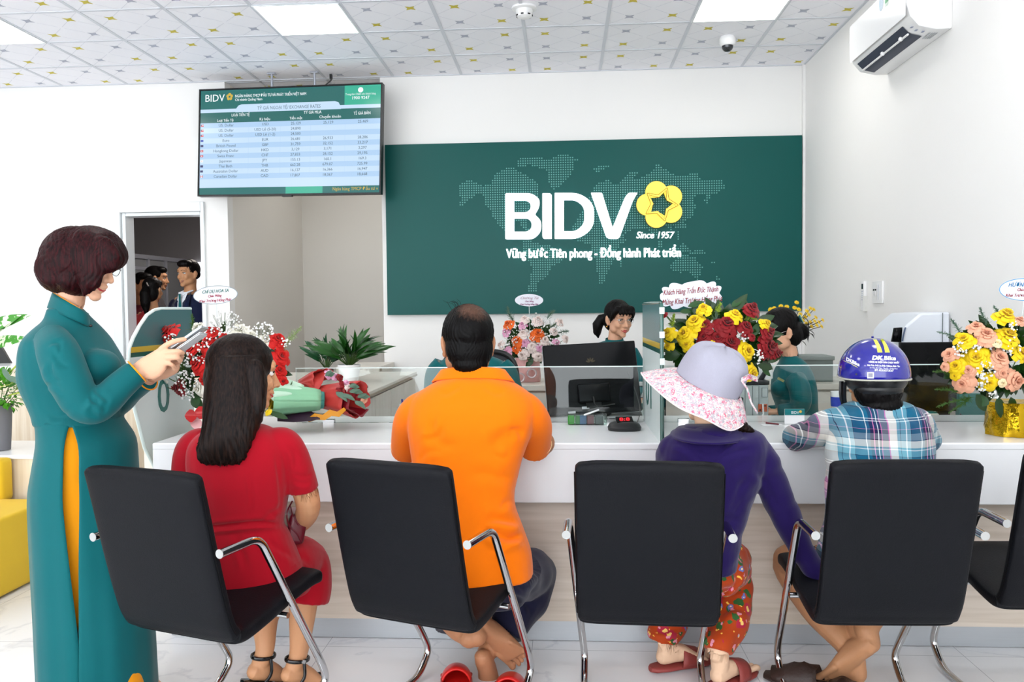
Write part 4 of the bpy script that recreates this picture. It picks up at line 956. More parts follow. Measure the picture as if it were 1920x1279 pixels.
for dy in (-.055, .055):
    q = [P(148, 792, dy), P(158, 900, dy), P(170, 1050, dy), P(182, 1200, dy)]; x_ = P(186, 1200).x
    limb(tr, q[:3]+[P(196, 1200, dy), P(222, 1262, dy), Vector((P(236, 1290).x, YW+dy, .035))], [.075, .08, .075, .07, .068, .09], cap='flat')
tr.loft(pxrings([(791, 92, 206, .138, YW), (815, 96, 215, .147, YW), (850, 98, 220, .15, YW), (900, 100, 215, .148, YW), (1000, 108, 215, .143, YW), (1150, 118, 215, .13, YW)]))
for dy in (): tr.loft([[Vector((c.x+u*w, c.y+v*.06, c.z)) for u, v in superell(20, .9)] for c, w in ((P(185, 1130, dy), .05), (P(205, 1220, dy), .05), (P(226, 1276, dy), .078), (P(238, 1330, dy), .08))])
CL_trousers = fused('trousers', tr, M_trim, pw, .007, 3, post=lambda me: wrinkle(me, .002, 4, 9, (1, 1, .3)))
# collar + trims + brooch
m = MB(); rows = []
for s_ in np.linspace(0, 1, 5):
    rows.append([P(90+10*s_+(78-14*s_)*(.5+.5*math.cos(t)), 578-29*s_+(36+3*s_)*(.5+.5*math.cos(t)), (.062-.009*s_)*math.sin(t)) for t in np.linspace(0, 2*math.pi, 33)[:-1]])
m.loft(rows, cap=False); o = m.build('collar', M_teal, pw, world=True, fix=False, smooth=True); sd = o.modifiers.new('t', 'SOLIDIFY'); sd.thickness = .004; sd.offset = 1
m = MB(); m.tube(rows[-1]+rows[-1][:1], .0023, n=8); m.build('collar_piping', M_trim, pw, world=True)
m = MB(); m.ell(P(170, 611, -.055), (.006, .004, .0045)); m.build('brooch', M_iris, pw, world=True)
for c, d, r, nm in ((P(257, 697, -.094), P(262, 694, -.09)-P(250, 703, -.1), .0412, 0), (P(277, 711.5, .0195), P(283, 708, .015)-P(270, 716, .025), .037, 1)):
    x, y, z = basis(d); m = MB(); m.tube([c+x*math.cos(t)*r+y*math.sin(t)*r for t in np.linspace(0, 2*math.pi, 33)], .0024, n=8); m.build('cuff_piping', M_trim, pw, world=True)
m = MB()
for dy in (-.08, .08):
    q = Vector((P(165, 1100).x, YW+dy, 0)); m.loft([[q+Vector((x, w*u, z+h*v)) for u, v in superell(18, .8)] for x, w, z, h in ((-.06, .028, .06, .035), (0, .034, .055, .035), (.08, .04, .03, .024), (.15, .036, .02, .016), (.19, .015, .016, .011))]); m.box(q+Vector((-.04, 0, .017)), (.03, .03, .033))
m.build('shoe', mat('beige_shoe', '#cbb79c', rough=.4, var=(9, .04)), pw, world=True)
# phone (held: its own thing)
a, c = P(326, 654, -.045), P(372, 622, -.03); d = (c-a).normalized(); s_ = Vector((0, 1, .0)); s_ = (s_-d*s_.dot(d)).normalized(); nn = s_.cross(d)
ph = thing('mobile_phone', 'silver mobile phone held up by the standing woman', 'phone', (a+c)/2)
Rm = Matrix((s_, d, nn)).transposed(); MB().box((a+c)/2, (.074, (c-a).length+.05, .008), rot=Rm, bev=.003).build('body', mat('phone_silver', '#c7ccd0', rough=.25, metal=.6, var=(8, .03)), ph, world=True)
MB().box((a+c)/2-nn*.0043*(1 if nn.z < 0 else -1), (.068, (c-a).length+.04, .0012), rot=Rm).build('screen', mat('phone_screen', '#32424c', rough=.08, var=(12, .3), emit=('#8fb0be', .25)), ph, world=True)
for k in (1, 2):
    o_ = nn*(.009+.004*k)*(-1 if nn.z > 0 else 1)
    if k == 1: bk = thing('paper_slips', 'folded white paper slips held under the phone', 'paper', (a+c)/2)
    MB().box((a+c)/2+o_-d*.004*k+Vector((0, 0, 0)), (.08, (c-a).length+.03, .0016), rot=Rm).build('slip', mat('paper_white', '#e9ecee', rough=.6, var=(20, .02)), bk, world=True)

tuck(BODY, [CL_tunic, CL_trousers])
# ================================================================== MAN IN ORANGE POLO (seen from behind)
def PY(Y0): return lambda x, y, dy=0.: at(x, y, Y0+dy)
P = PY(2.80)
pm_ = person('man with thinning black hair in bright orange polo shirt, seated at the counter', P(885, 1100))
HM = headM(P(877, 643, .07), (-.22, 1, -.1), (0, .02, 1), 1.12)
b = MB(); head_solid(b, HM, female=False); neck_solid(b, HM, P(885, 712, .03), .058)
b.loft(pxrings([(708, 850, 925, .06, 2.83), (735, 800, 975, .085, 2.83), (780, 782, 990, .10, 2.82), (880, 800, 940, .09, 2.79), (1000, 805, 945, .095, 2.74), (1070, 805, 965, .10, 2.72)]))
# arms
for a_ in ([P(795, 755, .02), P(772, 800, .08), P(768, 838, .20), P(820, 822, .42), P(862, 815, .58)], [P(978, 755, .02), P(1000, 795, .09), P(1018, 832, .22), P(985, 818, .44), P(940, 812, .60)]):
    limb(b, a_, [.048, .05, .043, .036, .026])
    w, e = a_[-1], a_[-2]; d = (w-e).normalized(); s_ = Vector((0, 0, 1)).cross(d).normalized(); b.tube([w-d*.01, w+d*.04, w+d*.085], [.03, .04, .036], n=14, cap='round', flat=.45)
    for i in range(4): o_ = s_*(-.03+.02*i); finger(b, [w+d*.07+o_, w+d*.11+o_*1.1, w+d*(.15-.01*abs(i-1.5))+o_*1.1-Vector((0, 0, .012))], .0085)
    finger(b, [w+d*.01+s_*(.03 if a_[0].x < 0 else -.03)*0, w+d*.04+s_*(.045 if w.x < .0 else -.045), w+d*.085+s_*(.05 if w.x < 0 else -.05)], .0105)
# legs: crossed ankles under the chair
kn_r, kn_l = P(1000, 1078, .20), P(835, 1078, .25)
limb(b, [P(925, 1078, -.04), kn_r, P(965, 1150, .16), P(932, 1205, .06)], [.08, .062, .054, .036]); limb(b, [P(850, 1078, -.04), kn_l, P(848, 1150, .14), P(880, 1195, -.04)], [.08, .062, .054, .037])
hl = P(890, 1200, -.05)
# upper (left) foot: sole turned to the camera, toes down to the right
limb(b, [P(838, 1150, .1), P(862, 1180, -.0), P(893, 1192, -.035)], [.048, .042, .038])
foot_solid(b, footM(P(886, 1178, -.055), P(968, 1240, .03)-P(886, 1178, -.055), Vector((.15, .95, .30)), 1.08, mirror=False))
# lower (right) foot: heel up, toes to the floor
F2 = footM(P(899, 1233, -.02), P(930, 1345, .06)-P(899, 1233, -.02), Vector((.1, .95, .35)), 1.02, mirror=True); foot_solid(b, F2); limb(b, [P(965, 1150, .16), P(925, 1212, .07), F2 @ Vector((0, .037, .07))], [.052, .036, .030])
BODY = fused('body', b, M_skinT, pm_, .0034, 3); face_parts(pm_, HM, False)
def baldhair(nt, b_, src):
    L = nt.links.new; N = nt.nodes.new
    n = N('ShaderNodeTexNoise'); n.inputs['Scale'].default_value = 90; n.inputs['Detail'].default_value = 3
    mp = N('ShaderNodeMapping'); mp.inputs['Scale'].default_value = (1.4, 1.4, .35); L(src, mp.inputs['Vector']); L(mp.outputs[0], n.inputs['Vector'])
    # distance from the crown spot (object space = world space here)
    c = HM @ Vector((.01, -.075, .098)); ds = N('ShaderNodeVectorMath'); ds.operation = 'DISTANCE'; L(src, ds.inputs[0]); ds.inputs[1].default_value = c
    mr = N('ShaderNodeMapRange'); mr.inputs['From Min'].default_value = .022; mr.inputs['From Max'].default_value = .078; L(ds.outputs['Value'], mr.inputs['Value'])
    ad = N('ShaderNodeMath'); ad.operation = 'ADD'; L(mr.outputs[0], ad.inputs[0]); sb = N('ShaderNodeMath'); sb.operation = 'MULTIPLY_ADD'; sb.inputs[1].default_value = .9; sb.inputs[2].default_value = -.42; L(n.outputs['Fac'], sb.inputs[0]); L(sb.outputs[0], ad.inputs[1])
    r = N('ShaderNodeValToRGB'); e = r.color_ramp.elements; e[0].position = .15; e[0].color = C('#543c31'); e[1].position = .72; e[1].color = C('#060505'); L(ad.outputs[0], r.inputs[0]); L(r.outputs[0], b_.inputs['Base Color'])
    bp = N('ShaderNodeBump'); bp.inputs['Strength'].default_value = .4; bp.inputs['Distance'].default_value = .004; L(n.outputs['Fac'], bp.inputs['Height']); L(bp.outputs[0], b_.inputs['Normal'])
h = MB(); h.T = HM; h.ell((0, -.02, .034), (.081, .099, .087)); h.ell((0, -.045, -.02), (.074, .062, .072)); h.ell((0, -.055, -.065), (.056, .042, .04)); h.ell((0, .03, .07), (.066, .066, .046))
for s in (-1, 1): h.ell((s*.068, .02, .02), (.012, .03, .05))
h.T = None
fused('hair', h, mat('hair_thinning', '#0e0c0d', rough=.45, spec=.12, build=baldhair), pm_, .0035, 4, post=lambda me: strands(me, HM, .0016, 46, 5))
m = MB(); m.T = HM
for k in range(9):
    a = RNG.uniform(-1.6, .4); l = RNG.uniform(.002, .012); x0 = RNG.uniform(-.05, -.01); y0 = RNG.uniform(-.03, .03); m.tube([(x0, y0-.03, .104), (x0-.006+a*.006, y0-.03, .120+l*.5), (x0-.012+a*.014, y0-.03, .122+l)], [.0006, .0005, .0003], n=5)
m.T = None; m.build('stray_hair', M_hair, pm_, world=True)
# polo shirt
sh = MB(); L = [(703, 842, 936, .062, 2.835), (716, 815, 962, .088, 2.83), (742, 775, 998, .112, 2.83), (775, 766, 1006, .128, 2.82), (830, 769, 990, .128, 2.81), (880, 775, 973, .125, 2.79), (940, 782, 966, .125, 2.76), (990, 782, 980, .13, 2.73), (1035, 776, 996, .14, 2.71), (1078, 770, 1000, .148, 2.70)]
sh.loft(pxrings(smooth_levels(L, 3), e=.8))
sleeve(sh, [P(812, 752, .02), P(784, 772, .03), P(766, 803, .075), P(763, 848, .15)], [.05, .063, .06, .056]); sleeve(sh, [P(962, 752, .02), P(988, 772, .03), P(1003, 801, .08), P(1003, 842, .17)], [.05, .063, .061, .059])
def tf(me):
    wrinkle(me, .0013, 4, 11, (1, 1, 1.4), False)
    Pb = lambda x, y: P(x, y, -.14)
    folds(me, [(Pb(905, 985), Pb(975, 968), .010, .014), (Pb(900, 1000), Pb(985, 1002), .012, .014), (Pb(800, 790), Pb(850, 845), .006, .02), (Pb(975, 790), Pb(925, 850), .006, .02), (Pb(880, 900), Pb(960, 885), .005, .018), (Pb(915, 1030), Pb(975, 1012), .005), (Pb(835, 800), Pb(800, 830), .004), (Pb(960, 800), Pb(980, 822), .005), (Pb(785, 860), Pb(830, 842), .003), (Pb(955, 850), Pb(925, 860), .003), (Pb(780, 1010), Pb(850, 1020), .005), (Pb(935, 950), Pb(970, 940), .005), (Pb(820, 735), Pb(870, 728), .003), (Pb(900, 728), Pb(950, 735), .003)], .010)
CL_polo_shirt = fused('polo_shirt', sh, M_orange, pm_, .0055, 5, post=tf)
m = MB(); rows = []
for s_ in np.linspace(0, 1, 6):      # folded collar, standing then falling outwards
    row = []
    for t in np.linspace(.0, 2*math.pi, 41)[:-1]:
        back = .5-.5*math.sin(t); c_, sn = math.cos(t), math.sin(t)
        row.append(P(887+c_*(60+17*s_), 694+s_*(22)+(-6+14*(sn*.5+.5)), .035+(.058+.018*s_)*sn-.008*s_*(1-back)))
    rows.append(row)
m.loft(rows, cap=False); o = m.build('collar', M_orange, pm_, world=True, fix=False, smooth=True); sd = o.modifiers.new('t', 'SOLIDIFY'); sd.thickness = .005; sd.offset = 0
for c, d, r in ((P(763, 842, .145), P(763, 848, .15)-P(766, 800, .075), .0585), (P(1003, 836, .165), P(1003, 842, .17)-P(1003, 798, .08), .0605)):
    x, y, z = basis(d); m = MB(); m.tube([c-z*.012+x*math.cos(t)*r+y*math.sin(t)*r for t in np.linspace(0, 2*math.pi, 41)], .0011, n=6); m.build('sleeve_stitching', mat('pale_thread', '#ffd9a0', rough=.7, var=(200, .1)), pm_, world=True)
tr = MB(); tr.loft(pxrings([(1052, 785, 1000, .14, 2.70), (1090, 782, 1005, .15, 2.72), (1120, 800, 990, .13, 2.76)]))
limb(tr, [P(945, 1090, -.08), P(978, 1075, .08), kn_r, P(988, 1120, .18), P(955, 1178, .12), P(948, 1194, .1)], [.095, .1, .084, .082, .072, .066], cap='flat'); limb(tr, [P(845, 1090, -.08), P(835, 1080, .1), kn_l, P(842, 1130, .18), P(846, 1182, .12)], [.095, .095, .08, .075, .058], cap='flat')
CL_trousers = fused('trousers', tr, M_navy, pm_, .006, 4, post=lambda me: (wrinkle(me, .004, 5, 21, (1, 1, 1), False), folds(me, [(P(950, 1085, -.02), P(1005, 1110, .1), .007), (P(960, 1110, -.02), P(1000, 1150, .1), .006)], .012)))
def clog(lab, heel, dir_, mir):
    t = thing('clog', lab, 'clog', heel, group='red rubber clogs on the floor'); d = Vector(dir_).normalized(); M = Matrix.Translation(heel) @ frame(d).to_4x4()
    red = mat('red_rubber', '#cf1f1b', rough=.35, spec=.5, var=(9, .05), bump=(90, .03)); inner = mat('red_rubber_inner', '#a3140f', rough=.5, var=(9, .08))
    n = 28
    def outline(k, s): # width along the foot
        y = k; w = .036+.018*math.sin(min(1, y/.2)*math.pi*.62); return w*s
    ys = np.linspace(0, .27, 12)
    m = MB(); m.T = M; rr = []
    for y in ys: w = max(.012, outline(y, 1)*math.sin(math.pi*min(max(y/.27, .04), .97))**.35); rr.append([Vector((w*u, y, .014+.013*v)) for u, v in superell(n, .55)])
    m.loft(rr); m.T = None; m.build('sole', red, t, world=True)
    m = MB(); m.T = M; sh_ = []
    for y in np.linspace(.115, .262, 9):   # domed toe cover
        w = outline(y, .98)*math.sin(math.pi*min(y/.275, .985))**.35; h = .062*math.sin(math.pi*min(.5+(y-.115)/.147*.5, .97))**.6; sh_.append([Vector((w*math.cos(a), y, .018+h*math.sin(a))) for a in np.linspace(0, math.pi, 20)])
    m.loft(sh_, cap=False, close=False); m.T = None; o = m.build('toe_cover', red, t, world=True, fix=False, smooth=True); sd = o.modifiers.new('t', 'SOLIDIFY'); sd.thickness = .006; sd.offset = 0
    m = MB(); m.T = M
    for sx in (-1, 1): m.tube([(sx*.046, .15, .035), (sx*.05, .185, .032)], .006, n=8, cap='round')
    m.T = None; m.build('side_slot', inner, o, world=True)
    m = MB(); m.T = M; m.tube([(outline(.10, 1)*.95*c_, .02+.09*abs(s_) if s_ < 0 else .06, .026) for c_, s_ in ((-1, 1), (1, 1))], .001, n=4)
    wall = [[Vector((max(.02, outline(y, 1))*.97*sx, y, z)) for z in (.016, .045)] for sx, y in ((-1, .13), (-1, .08), (-.95, .04), (-.6, .008), (0, -.002), (.6, .008), (.95, .04), (1, .08), (1, .13))]
    m.loft(wall, cap=False, close=False); m.T = None; o2 = m.build('heel_wall', red, t, world=True, fix=False, smooth=True); sd = o2.modifiers.new('t', 'SOLIDIFY'); sd.thickness = .005; sd.offset = 0
    return t
q = atz(855, 1330, 0); clog('red rubber clog lying empty, left of the man\'s bare feet', q, (-.12, 1, 0), False)
q = atz(945, 1350, 0); clog('red rubber clog beside the right chrome chair tube', q, (.05, 1, 0), True)

tuck(CL_trousers, [CL_polo_shirt], .006, .04); tuck(BODY, [CL_polo_shirt, CL_trousers])
# ================================================================== WOMAN IN RED (long black hair)
P = PY(2.62)
pr = person('woman with long black hair in crimson short-sleeved suit, seated on the left chair', P(460, 1080))
HM = headM(P(459, 700, .03), (.78, .62, -.12), (0, 0, 1), 1.04)
b = MB(); head_solid(b, HM, nose=1.0, full=1.12); neck_solid(b, HM, P(447, 790, .0), .047)
b.loft(pxrings([(795, 405, 490, .05, 2.62), (830, 385, 515, .08, 2.62), (900, 385, 515, .085, 2.62), (980, 390, 510, .08, 2.62), (1060, 390, 530, .095, 2.63), (1090, 395, 540, .09, 2.66)]))
ra = [P(530, 840, .0), P(556, 880, .01), P(578, 950, .04), P(556, 985, .14), P(520, 1000, .22)]; la = [P(362, 825, .05), P(350, 900, .08), P(375, 975, .15), P(430, 990, .24), P(490, 1000, .28)]
for a_ in (ra, la):
    limb(b, a_, [.045, .044, .040, .034, .026]); w = a_[-1]; d = (a_[-1]-a_[-2]).normalized(); b.tube([w-d*.01, w+d*.04, w+d*.08], [.027, .036, .03], n=14, cap='round', flat=.5)
    s_ = Vector((0, 0, 1)).cross(d).normalized()
    for i in range(4): o_ = s_*(-.027+.018*i); finger(b, [w+d*.065+o_, w+d*.10+o_, w+d*.12+o_-Vector((0, 0, .015))], .0078)
    finger(b, [w+d*.01, w+d*.04-s_*.04, w+d*.07-s_*.045], .009)
# knees right-forward, shins down
kr, kl = P(572, 1075, .16), P(535, 1070, .28)
hr, hl = P(524, 1280, .09), P(461, 1275, .08)
MR, ML = footM(hr, (.62, .72, -.42), (.2, .2, 1), .96), footM(hl, (.55, .8, -.42), (.2, .2, 1), .96, mirror=True)
leg(b, [P(470, 1098, .06), kr, P(568, 1140, .15)], [.07, .052, .048], MR); leg(b, [P(450, 1090, .1), kl, P(500, 1150, .2)], [.07, .052, .047], ML)
foot_solid(b, MR); foot_solid(b, ML)
BODY = fused('body', b, M_skinM, pr, .0036, 3); face_parts(pr, HM)
# hair: crown, long back fall, side locks
h = MB(); h.T = HM; h.ell((0, -.02, .035), (.088, .106, .092)); h.ell((0, -.05, -.02), (.086, .075, .09)); h.T = None
h.loft([[Vector((c.x+u*w, c.y+v*d_, c.z)) for u, v in superell(30, .9)] for c, w, d_ in [(P(x, y, dy), w, d_) for x, y, dy, w, d_ in ((445, 665, .0, .085, .085), (443, 720, -.02, .098, .088), (440, 760, -.045, .098, .08), (436, 790, -.075, .095, .062), (428, 815, -.098, .088, .048), (419, 840, -.112, .086, .034), (416, 860, -.116, .078, .024), (414, 872, -.116, .06, .012))]])
h.tube([P(478, 690, -.06), P(482, 730, -.07), P(480, 770, -.08), P(465, 800, -.1)], [.03, .028, .024, .01], n=12, cap='round', flat=.6, hint=(0, 1, 0)); h.tube([P(468, 650, .06), P(488, 662, .04), P(490, 690, .0), P(484, 730, -.03)], [.03, .024, .016, .006], n=12, cap='round')
def hp(me):
    co = getco(me); n = getno(me); x0 = P(445, 700).x; f = np.sin((co[:, 0]-x0)*330+6*swarp(co, 4, 8)+co[:, 2]*9)*.55+np.sin((co[:, 0]-x0)*760+8*swarp(co, 3, 12))*.45; low = np.clip((P(440, 720).z-co[:, 2])/.15, .3, 1.6)
    setco(me, co+n*(f*.0022*low)[:, None])
fused('hair', h, M_hairb, pr, .0042, 12, post=hp)
m = MB(); r_ = np.random.default_rng(4)
for k in range(150):       # loose strands at the ends
    x = r_.uniform(-1, 1); top = P(430+45*x, 790+r_.uniform(0, 30), -.125+.02*abs(x)); dx = r_.uniform(-8, 8); e = P(412+42*x+dx, 858+r_.uniform(-15, 22)-abs(x)*14, -.135+.02*abs(x)); mid = (top+e)/2+Vector((r_.uniform(-.01, .01), -.006, 0))
    m.tube(bez([top, mid, e], 4), [.0022]*8+[.0006], n=5)
m.build('hair_strands', M_hairb, pr, world=True)['kind'] = 'stuff'
# jacket with peplum
sh = MB(); L = [(798, 400, 495, .052, 2.61), (806, 385, 512, .08, 2.61), (825, 362, 538, .105, 2.62), (850, 354, 545, .115, 2.62), (900, 358, 543, .118, 2.62), (950, 366, 535, .108, 2.62), (982, 370, 530, .1, 2.62), (1000, 366, 540, .105, 2.62), (1040, 358, 556, .122, 2.63), (1083, 352, 572, .14, 2.64)]
sh.loft(pxrings(smooth_levels(L, 3), e=.85))
sleeve(sh, [P(505, 828, .0), P(532, 832, .0), P(549, 855, .01), P(562, 893, .02), P(567, 918, .03)], [.045, .053, .053, .05, .053]); sleeve(sh, [P(388, 828, .03), P(366, 835, .05), P(354, 858, .07), P(350, 900, .09)], [.045, .052, .052, .05])
def tf(me):
    wrinkle(me, .001, 5, 31, (1, 1, 1), False); q = lambda x, y: P(x, y, -.13)
    x_, y_ = None, None
    folds(me, [(q(375, 985), q(535, 983), .009, .007), (P(540, 835, -.06), P(560, 880, -.05), .004, .008), (q(520, 850), q(525, 970), .003, .006), (q(470, 880), q(470, 975), .002, .005), (P(548, 895, -.06), P(585, 888, -.02), .004, .008), (P(548, 905, -.06), P(585, 900, -.02), .004, .008), (q(500, 960), q(540, 950), .004, .008), (q(490, 975), q(535, 968), .004, .008), (q(500, 1005), q(560, 1060), .004, .01), (q(450, 1000), q(455, 1070), .004, .01)])
CL_jacket = fused('jacket', sh, M_ored, pr, .005, 4, post=tf)
sk = MB(); sk.loft(pxrings([(1050, 365, 562, .125, 2.64), (1085, 372, 575, .135, 2.66), (1110, 380, 580, .12, 2.68)]))
limb(sk, [P(470, 1085, .02), P(530, 1060, .1), P(572, 1058, .2), P(578, 1100, .18), P(574, 1127, .17)], [.11, .11, .085, .082, .08], cap='flat'); limb(sk, [P(450, 1080, .08), P(505, 1062, .2), P(540, 1060, .3), P(535, 1115, .26)], [.1, .1, .085, .08], cap='flat')
CL_skirt = fused('skirt', sk, M_ored, pr, .006, 5, post=lambda me: folds(me, [(P(520, 1040, -.0), P(590, 1060, .1), .006), (P(500, 1070, -.02), P(560, 1095, .05), .006), (P(470, 1095, -.1), P(560, 1120, .05), .005)], .012))
# handbag strap and small bag on the lap
bg = thing('handbag', 'small dark red handbag with thin strap held on the woman in red\'s lap', 'handbag', P(545, 985, .02))
m = MB(); m.box(P(551, 985, .10), (.06, .13, .10), rot=(0, .2, .5), bev=.015); m.build('bag_body', mat('maroon_leather', '#5a0d1c', rough=.3, var=(9, .1)), bg, world=True)
m = MB(); m.tube(bez([P(548, 940, .06), P(538, 962, .02), P(542, 985, .03), P(556, 1000, .04), P(566, 1018, .05)], 5), .0028, n=8); m.tube(bez([P(545, 950, .05), P(550, 970, .02), P(560, 985, .03)], 5), .0022, n=8); m.build('strap', mat('maroon_leather', '#5a0d1c'), bg, world=True)
# sandals
M_patent = mat('black_patent', '#0c0c0d', rough=.12, spec=.6, var=(9, .1))
for M_, nm, lab in ((MR, 'r', 'black patent strap sandal on the right foot of the woman in red'), (ML, 'l', 'black patent strap sandal on the left foot of the woman in red')):
    t = thing('sandal', lab, 'sandal', M_ @ Vector((0, 0, 0)), group='black strap sandals')
    def mk(fn, nm_):
        b_ = MB(); b_.T = M_; fn(b_); b_.T = None; return b_.build(nm_, M_patent, t, world=True)
    mk(lambda b_: b_.loft([[Vector((w*u, y, z+h*v)) for u, v in superell(22, .7)] for y, w, z, h in ((-.012, .012, -.008, .006), (0, .03, -.008, .008), (.05, .036, -.006, .008), (.10, .036, -.006, .008), (.16, .046, -.006, .008), (.20, .042, -.006, .008), (.235, .018, -.006, .006))]), 'sole')
    mk(lambda b_: b_.box((0, .01, -.035), (.035, .035, .05), bev=.004), 'heel')
    mk(lambda b_: b_.tube([(.037*math.cos(a), .04+.042*math.sin(a), .088+.012*math.sin(a)) for a in np.linspace(0, 2*math.pi, 30)], .0045, n=8, flat=1.6), 'ankle_strap')
    mk(lambda b_: [b_.tube(bez([(s*.042, .05, .0), (s*.047, .062, .04), (s*.04, .045, .088)], 5), .004, n=8, flat=1.5) for s in (-1, 1)] and None, 'side_strap')
    mk(lambda b_: [b_.tube(bez([(-.046, .14+k, .0), (-.03, .145+k, .036), (0, .15+k, .044), (.03, .145+k, .036), (.047, .14+k, .0)], 5), .006, n=8, flat=1.2) for k in (0, .03)] and None, 'toe_strap')
    b_ = MB(); b_.T = M_; b_.box((.042, .04, .09), (.006, .014, .012)); b_.T = None; b_.build('buckle', M_chrome, t, world=True)

tuck(BODY, [CL_jacket, CL_skirt])
# ================================================================== WOMAN IN SUN HAT
P = PY(2.72)
ph_ = person('woman in floral sun hat, purple hooded top and orange floral trousers, seated at the counter', P(1320, 1080))
HM = headM(P(1322, 722, .06), (-.18, 1, -.25), (.2, 0, 1), 1.02)
b = MB(); head_solid(b, HM); neck_solid(b, HM, P(1335, 812, .0), .048)
b.loft(pxrings([(812, 1295, 1385, .05, 2.74), (850, 1262, 1405, .085, 2.74), (940, 1268, 1380, .08, 2.72), (1050, 1262, 1350, .09, 2.70)]))
arm = [P(1412, 842, .0), P(1442, 900, .0), P(1474, 975, -.01), P(1508, 1040, -.02), P(1540, 1085, -.03)]
limb(b, arm, [.042, .04, .036, .03, .024]); w = arm[-1]; d = Vector((.75, .25, -.22)).normalized(); s_ = Vector((0, 0, 1)).cross(d).normalized()
b.tube([w-d*.01, w+d*.04, w+d*.08], [.027, .036, .03], n=14, cap='round', flat=.5)
for i in range(4): o_ = s_*(-.027+.018*i); finger(b, [w+d*.065+o_, w+d*.10+o_*1.1, w+d*.135+o_*1.1-Vector((0, 0, .008))], .0078)
finger(b, [w+d*.01, w+d*.04-s_*.04, w+d*.07-s_*.045], .009)
la = [P(1262, 842, .0), P(1262, 872, .12), P(1268, 835, .33), P(1290, 822, .52)]; limb(b, la, [.042, .042, .036, .026]); w = la[-1]; d = (la[-1]-la[-2]).normalized(); s_ = Vector((0, 0, 1)).cross(d).normalized()
b.tube([w-d*.01, w+d*.04, w+d*.08], [.027, .036, .03], n=14, cap='round', flat=.5)
for i in range(4): o_ = s_*(-.027+.018*i); finger(b, [w+d*.065+o_, w+d*.10+o_, w+d*.13+o_], .0078)
finger(b, [w+d*.01, w+d*.04-s_*.04, w+d*.07-s_*.045], .009)
kr, kl = P(1366, 1062, .22), P(1278, 1070, .30)
limb(b, [P(1345, 1072, .0), kr, P(1368, 1150, .16), P(1345, 1222, .06)], [.07, .052, .046, .036]); limb(b, [P(1290, 1072, .0), kl, P(1262, 1150, .28), P(1240, 1200, .22)], [.07, .052, .046, .036])
q1, q2 = atz(1232, 1248, .022), atz(1338, 1286, .022); ML, MR = footM(q1, (.95, .42, 0), (0, 0, 1), .93), footM(q2, (.72, .7, 0), (0, 0, 1), .93, mirror=True)
leg(b, [P(1262, 1150, .28), P(1241, 1200, .22)], [.046, .036], ML); leg(b, [P(1368, 1150, .16), P(1346, 1222, .06)], [.046, .036], MR)
foot_solid(b, ML); foot_solid(b, MR)
BODY = fused('body', b, mat('beige_stocking_skin', '#dcb697', rough=.65, var=(14, .05), bump=(160, .08)), ph_, .0036, 3); face_parts(ph_, HM)
h = MB(); h.T = HM; h.ell((0, -.02, .035), (.082, .1, .086)); h.ell((0, -.05, -.03), (.076, .06, .08)); h.T = None
h.tube([P(1340, 775, .0), P(1368, 792, -.02), P(1393, 800, -.03), P(1411, 808, -.035)], [.036, .034, .028, .010], n=14, cap='round', flat=.7)
fused('hair', h, M_hairb, ph_, .004, 4, post=lambda me: strands(me, HM, .002, 30, 7))
# purple top
sh = MB(); L = [(798, 1300, 1392, .05, 2.74), (806, 1272, 1418, .08, 2.74), (822, 1250, 1436, .108, 2.73), (850, 1238, 1440, .12, 2.73), (905, 1240, 1424, .12, 2.72), (960, 1244, 1404, .112, 2.71), (1000, 1240, 1390, .115, 2.70), (1035, 1236, 1383, .122, 2.70), (1062, 1236, 1378, .128, 2.70)]
sh.loft(pxrings(smooth_levels(L, 3)))
sleeve(sh, [P(1392, 835, .0), P(1420, 852, .0), P(1444, 900, .0), P(1476, 975, -.01), P(1508, 1040, -.02), P(1538, 1082, -.03)], [.05, .056, .054, .047, .04, .036]); sleeve(sh, [P(1280, 835, .0), P(1262, 850, .02), P(1262, 870, .12), P(1268, 838, .33), P(1286, 824, .48)], [.05, .055, .054, .045, .038])
sh.ell(P(1335, 812, -.03), (.075, .075, .028))
def tf(me):
    wrinkle(me, .0015, 6, 41, (1, 1, 1.6), False); q = lambda x, y: P(x, y, -.13)
    folds(me, [(q(1270, 800), q(1330, 850), .007), (q(1330, 850), q(1400, 815), .007), (q(1262, 820), q(1325, 878), .006), (q(1325, 878), q(1412, 835), .006), (q(1245, 880), q(1300, 868), .004), (q(1240, 905), q(1290, 900), .004), (q(1405, 900), q(1360, 960), .005), (q(1400, 940), q(1350, 975), .005), (q(1392, 975), q(1340, 1000), .005), (q(1390, 1005), q(1330, 1020), .005), (q(1425, 880), q(1440, 940), .004), (P(1440, 930, -.06), P(1470, 950, -.06), .003)], .011)
CL_hooded_top = fused('hooded_top', sh, mat('purple_knit', '#1c0c48', rough=.7, spec=.1, var=(5, .08), bump=(600, .12), sheen=.2), ph_, .0055, 4, post=tf)
m = MB(); rows = []      # fallen hood / cowl
for s_ in np.linspace(0, 1, 9):
    r_ = []
    for t in np.linspace(0, 2*math.pi, 41)[:-1]:
        bk = .5-.5*math.sin(t); dr = 8+34*bk*s_; r_.append(P(1335+math.cos(t)*(48+30*s_), 788+dr+6*bk*math.sin(s_*9), .03+math.sin(t)*(.075+.085*s_)+(-.010*math.sin(s_*9)*bk)))
    rows.append(r_)
m.loft(rows, cap=False); o = m.build('hood', mat('purple_knit', ''), ph_, world=True, fix=False, smooth=True); sd = o.modifiers.new('t', 'SOLIDIFY'); sd.thickness = .006; sd.offset = 0
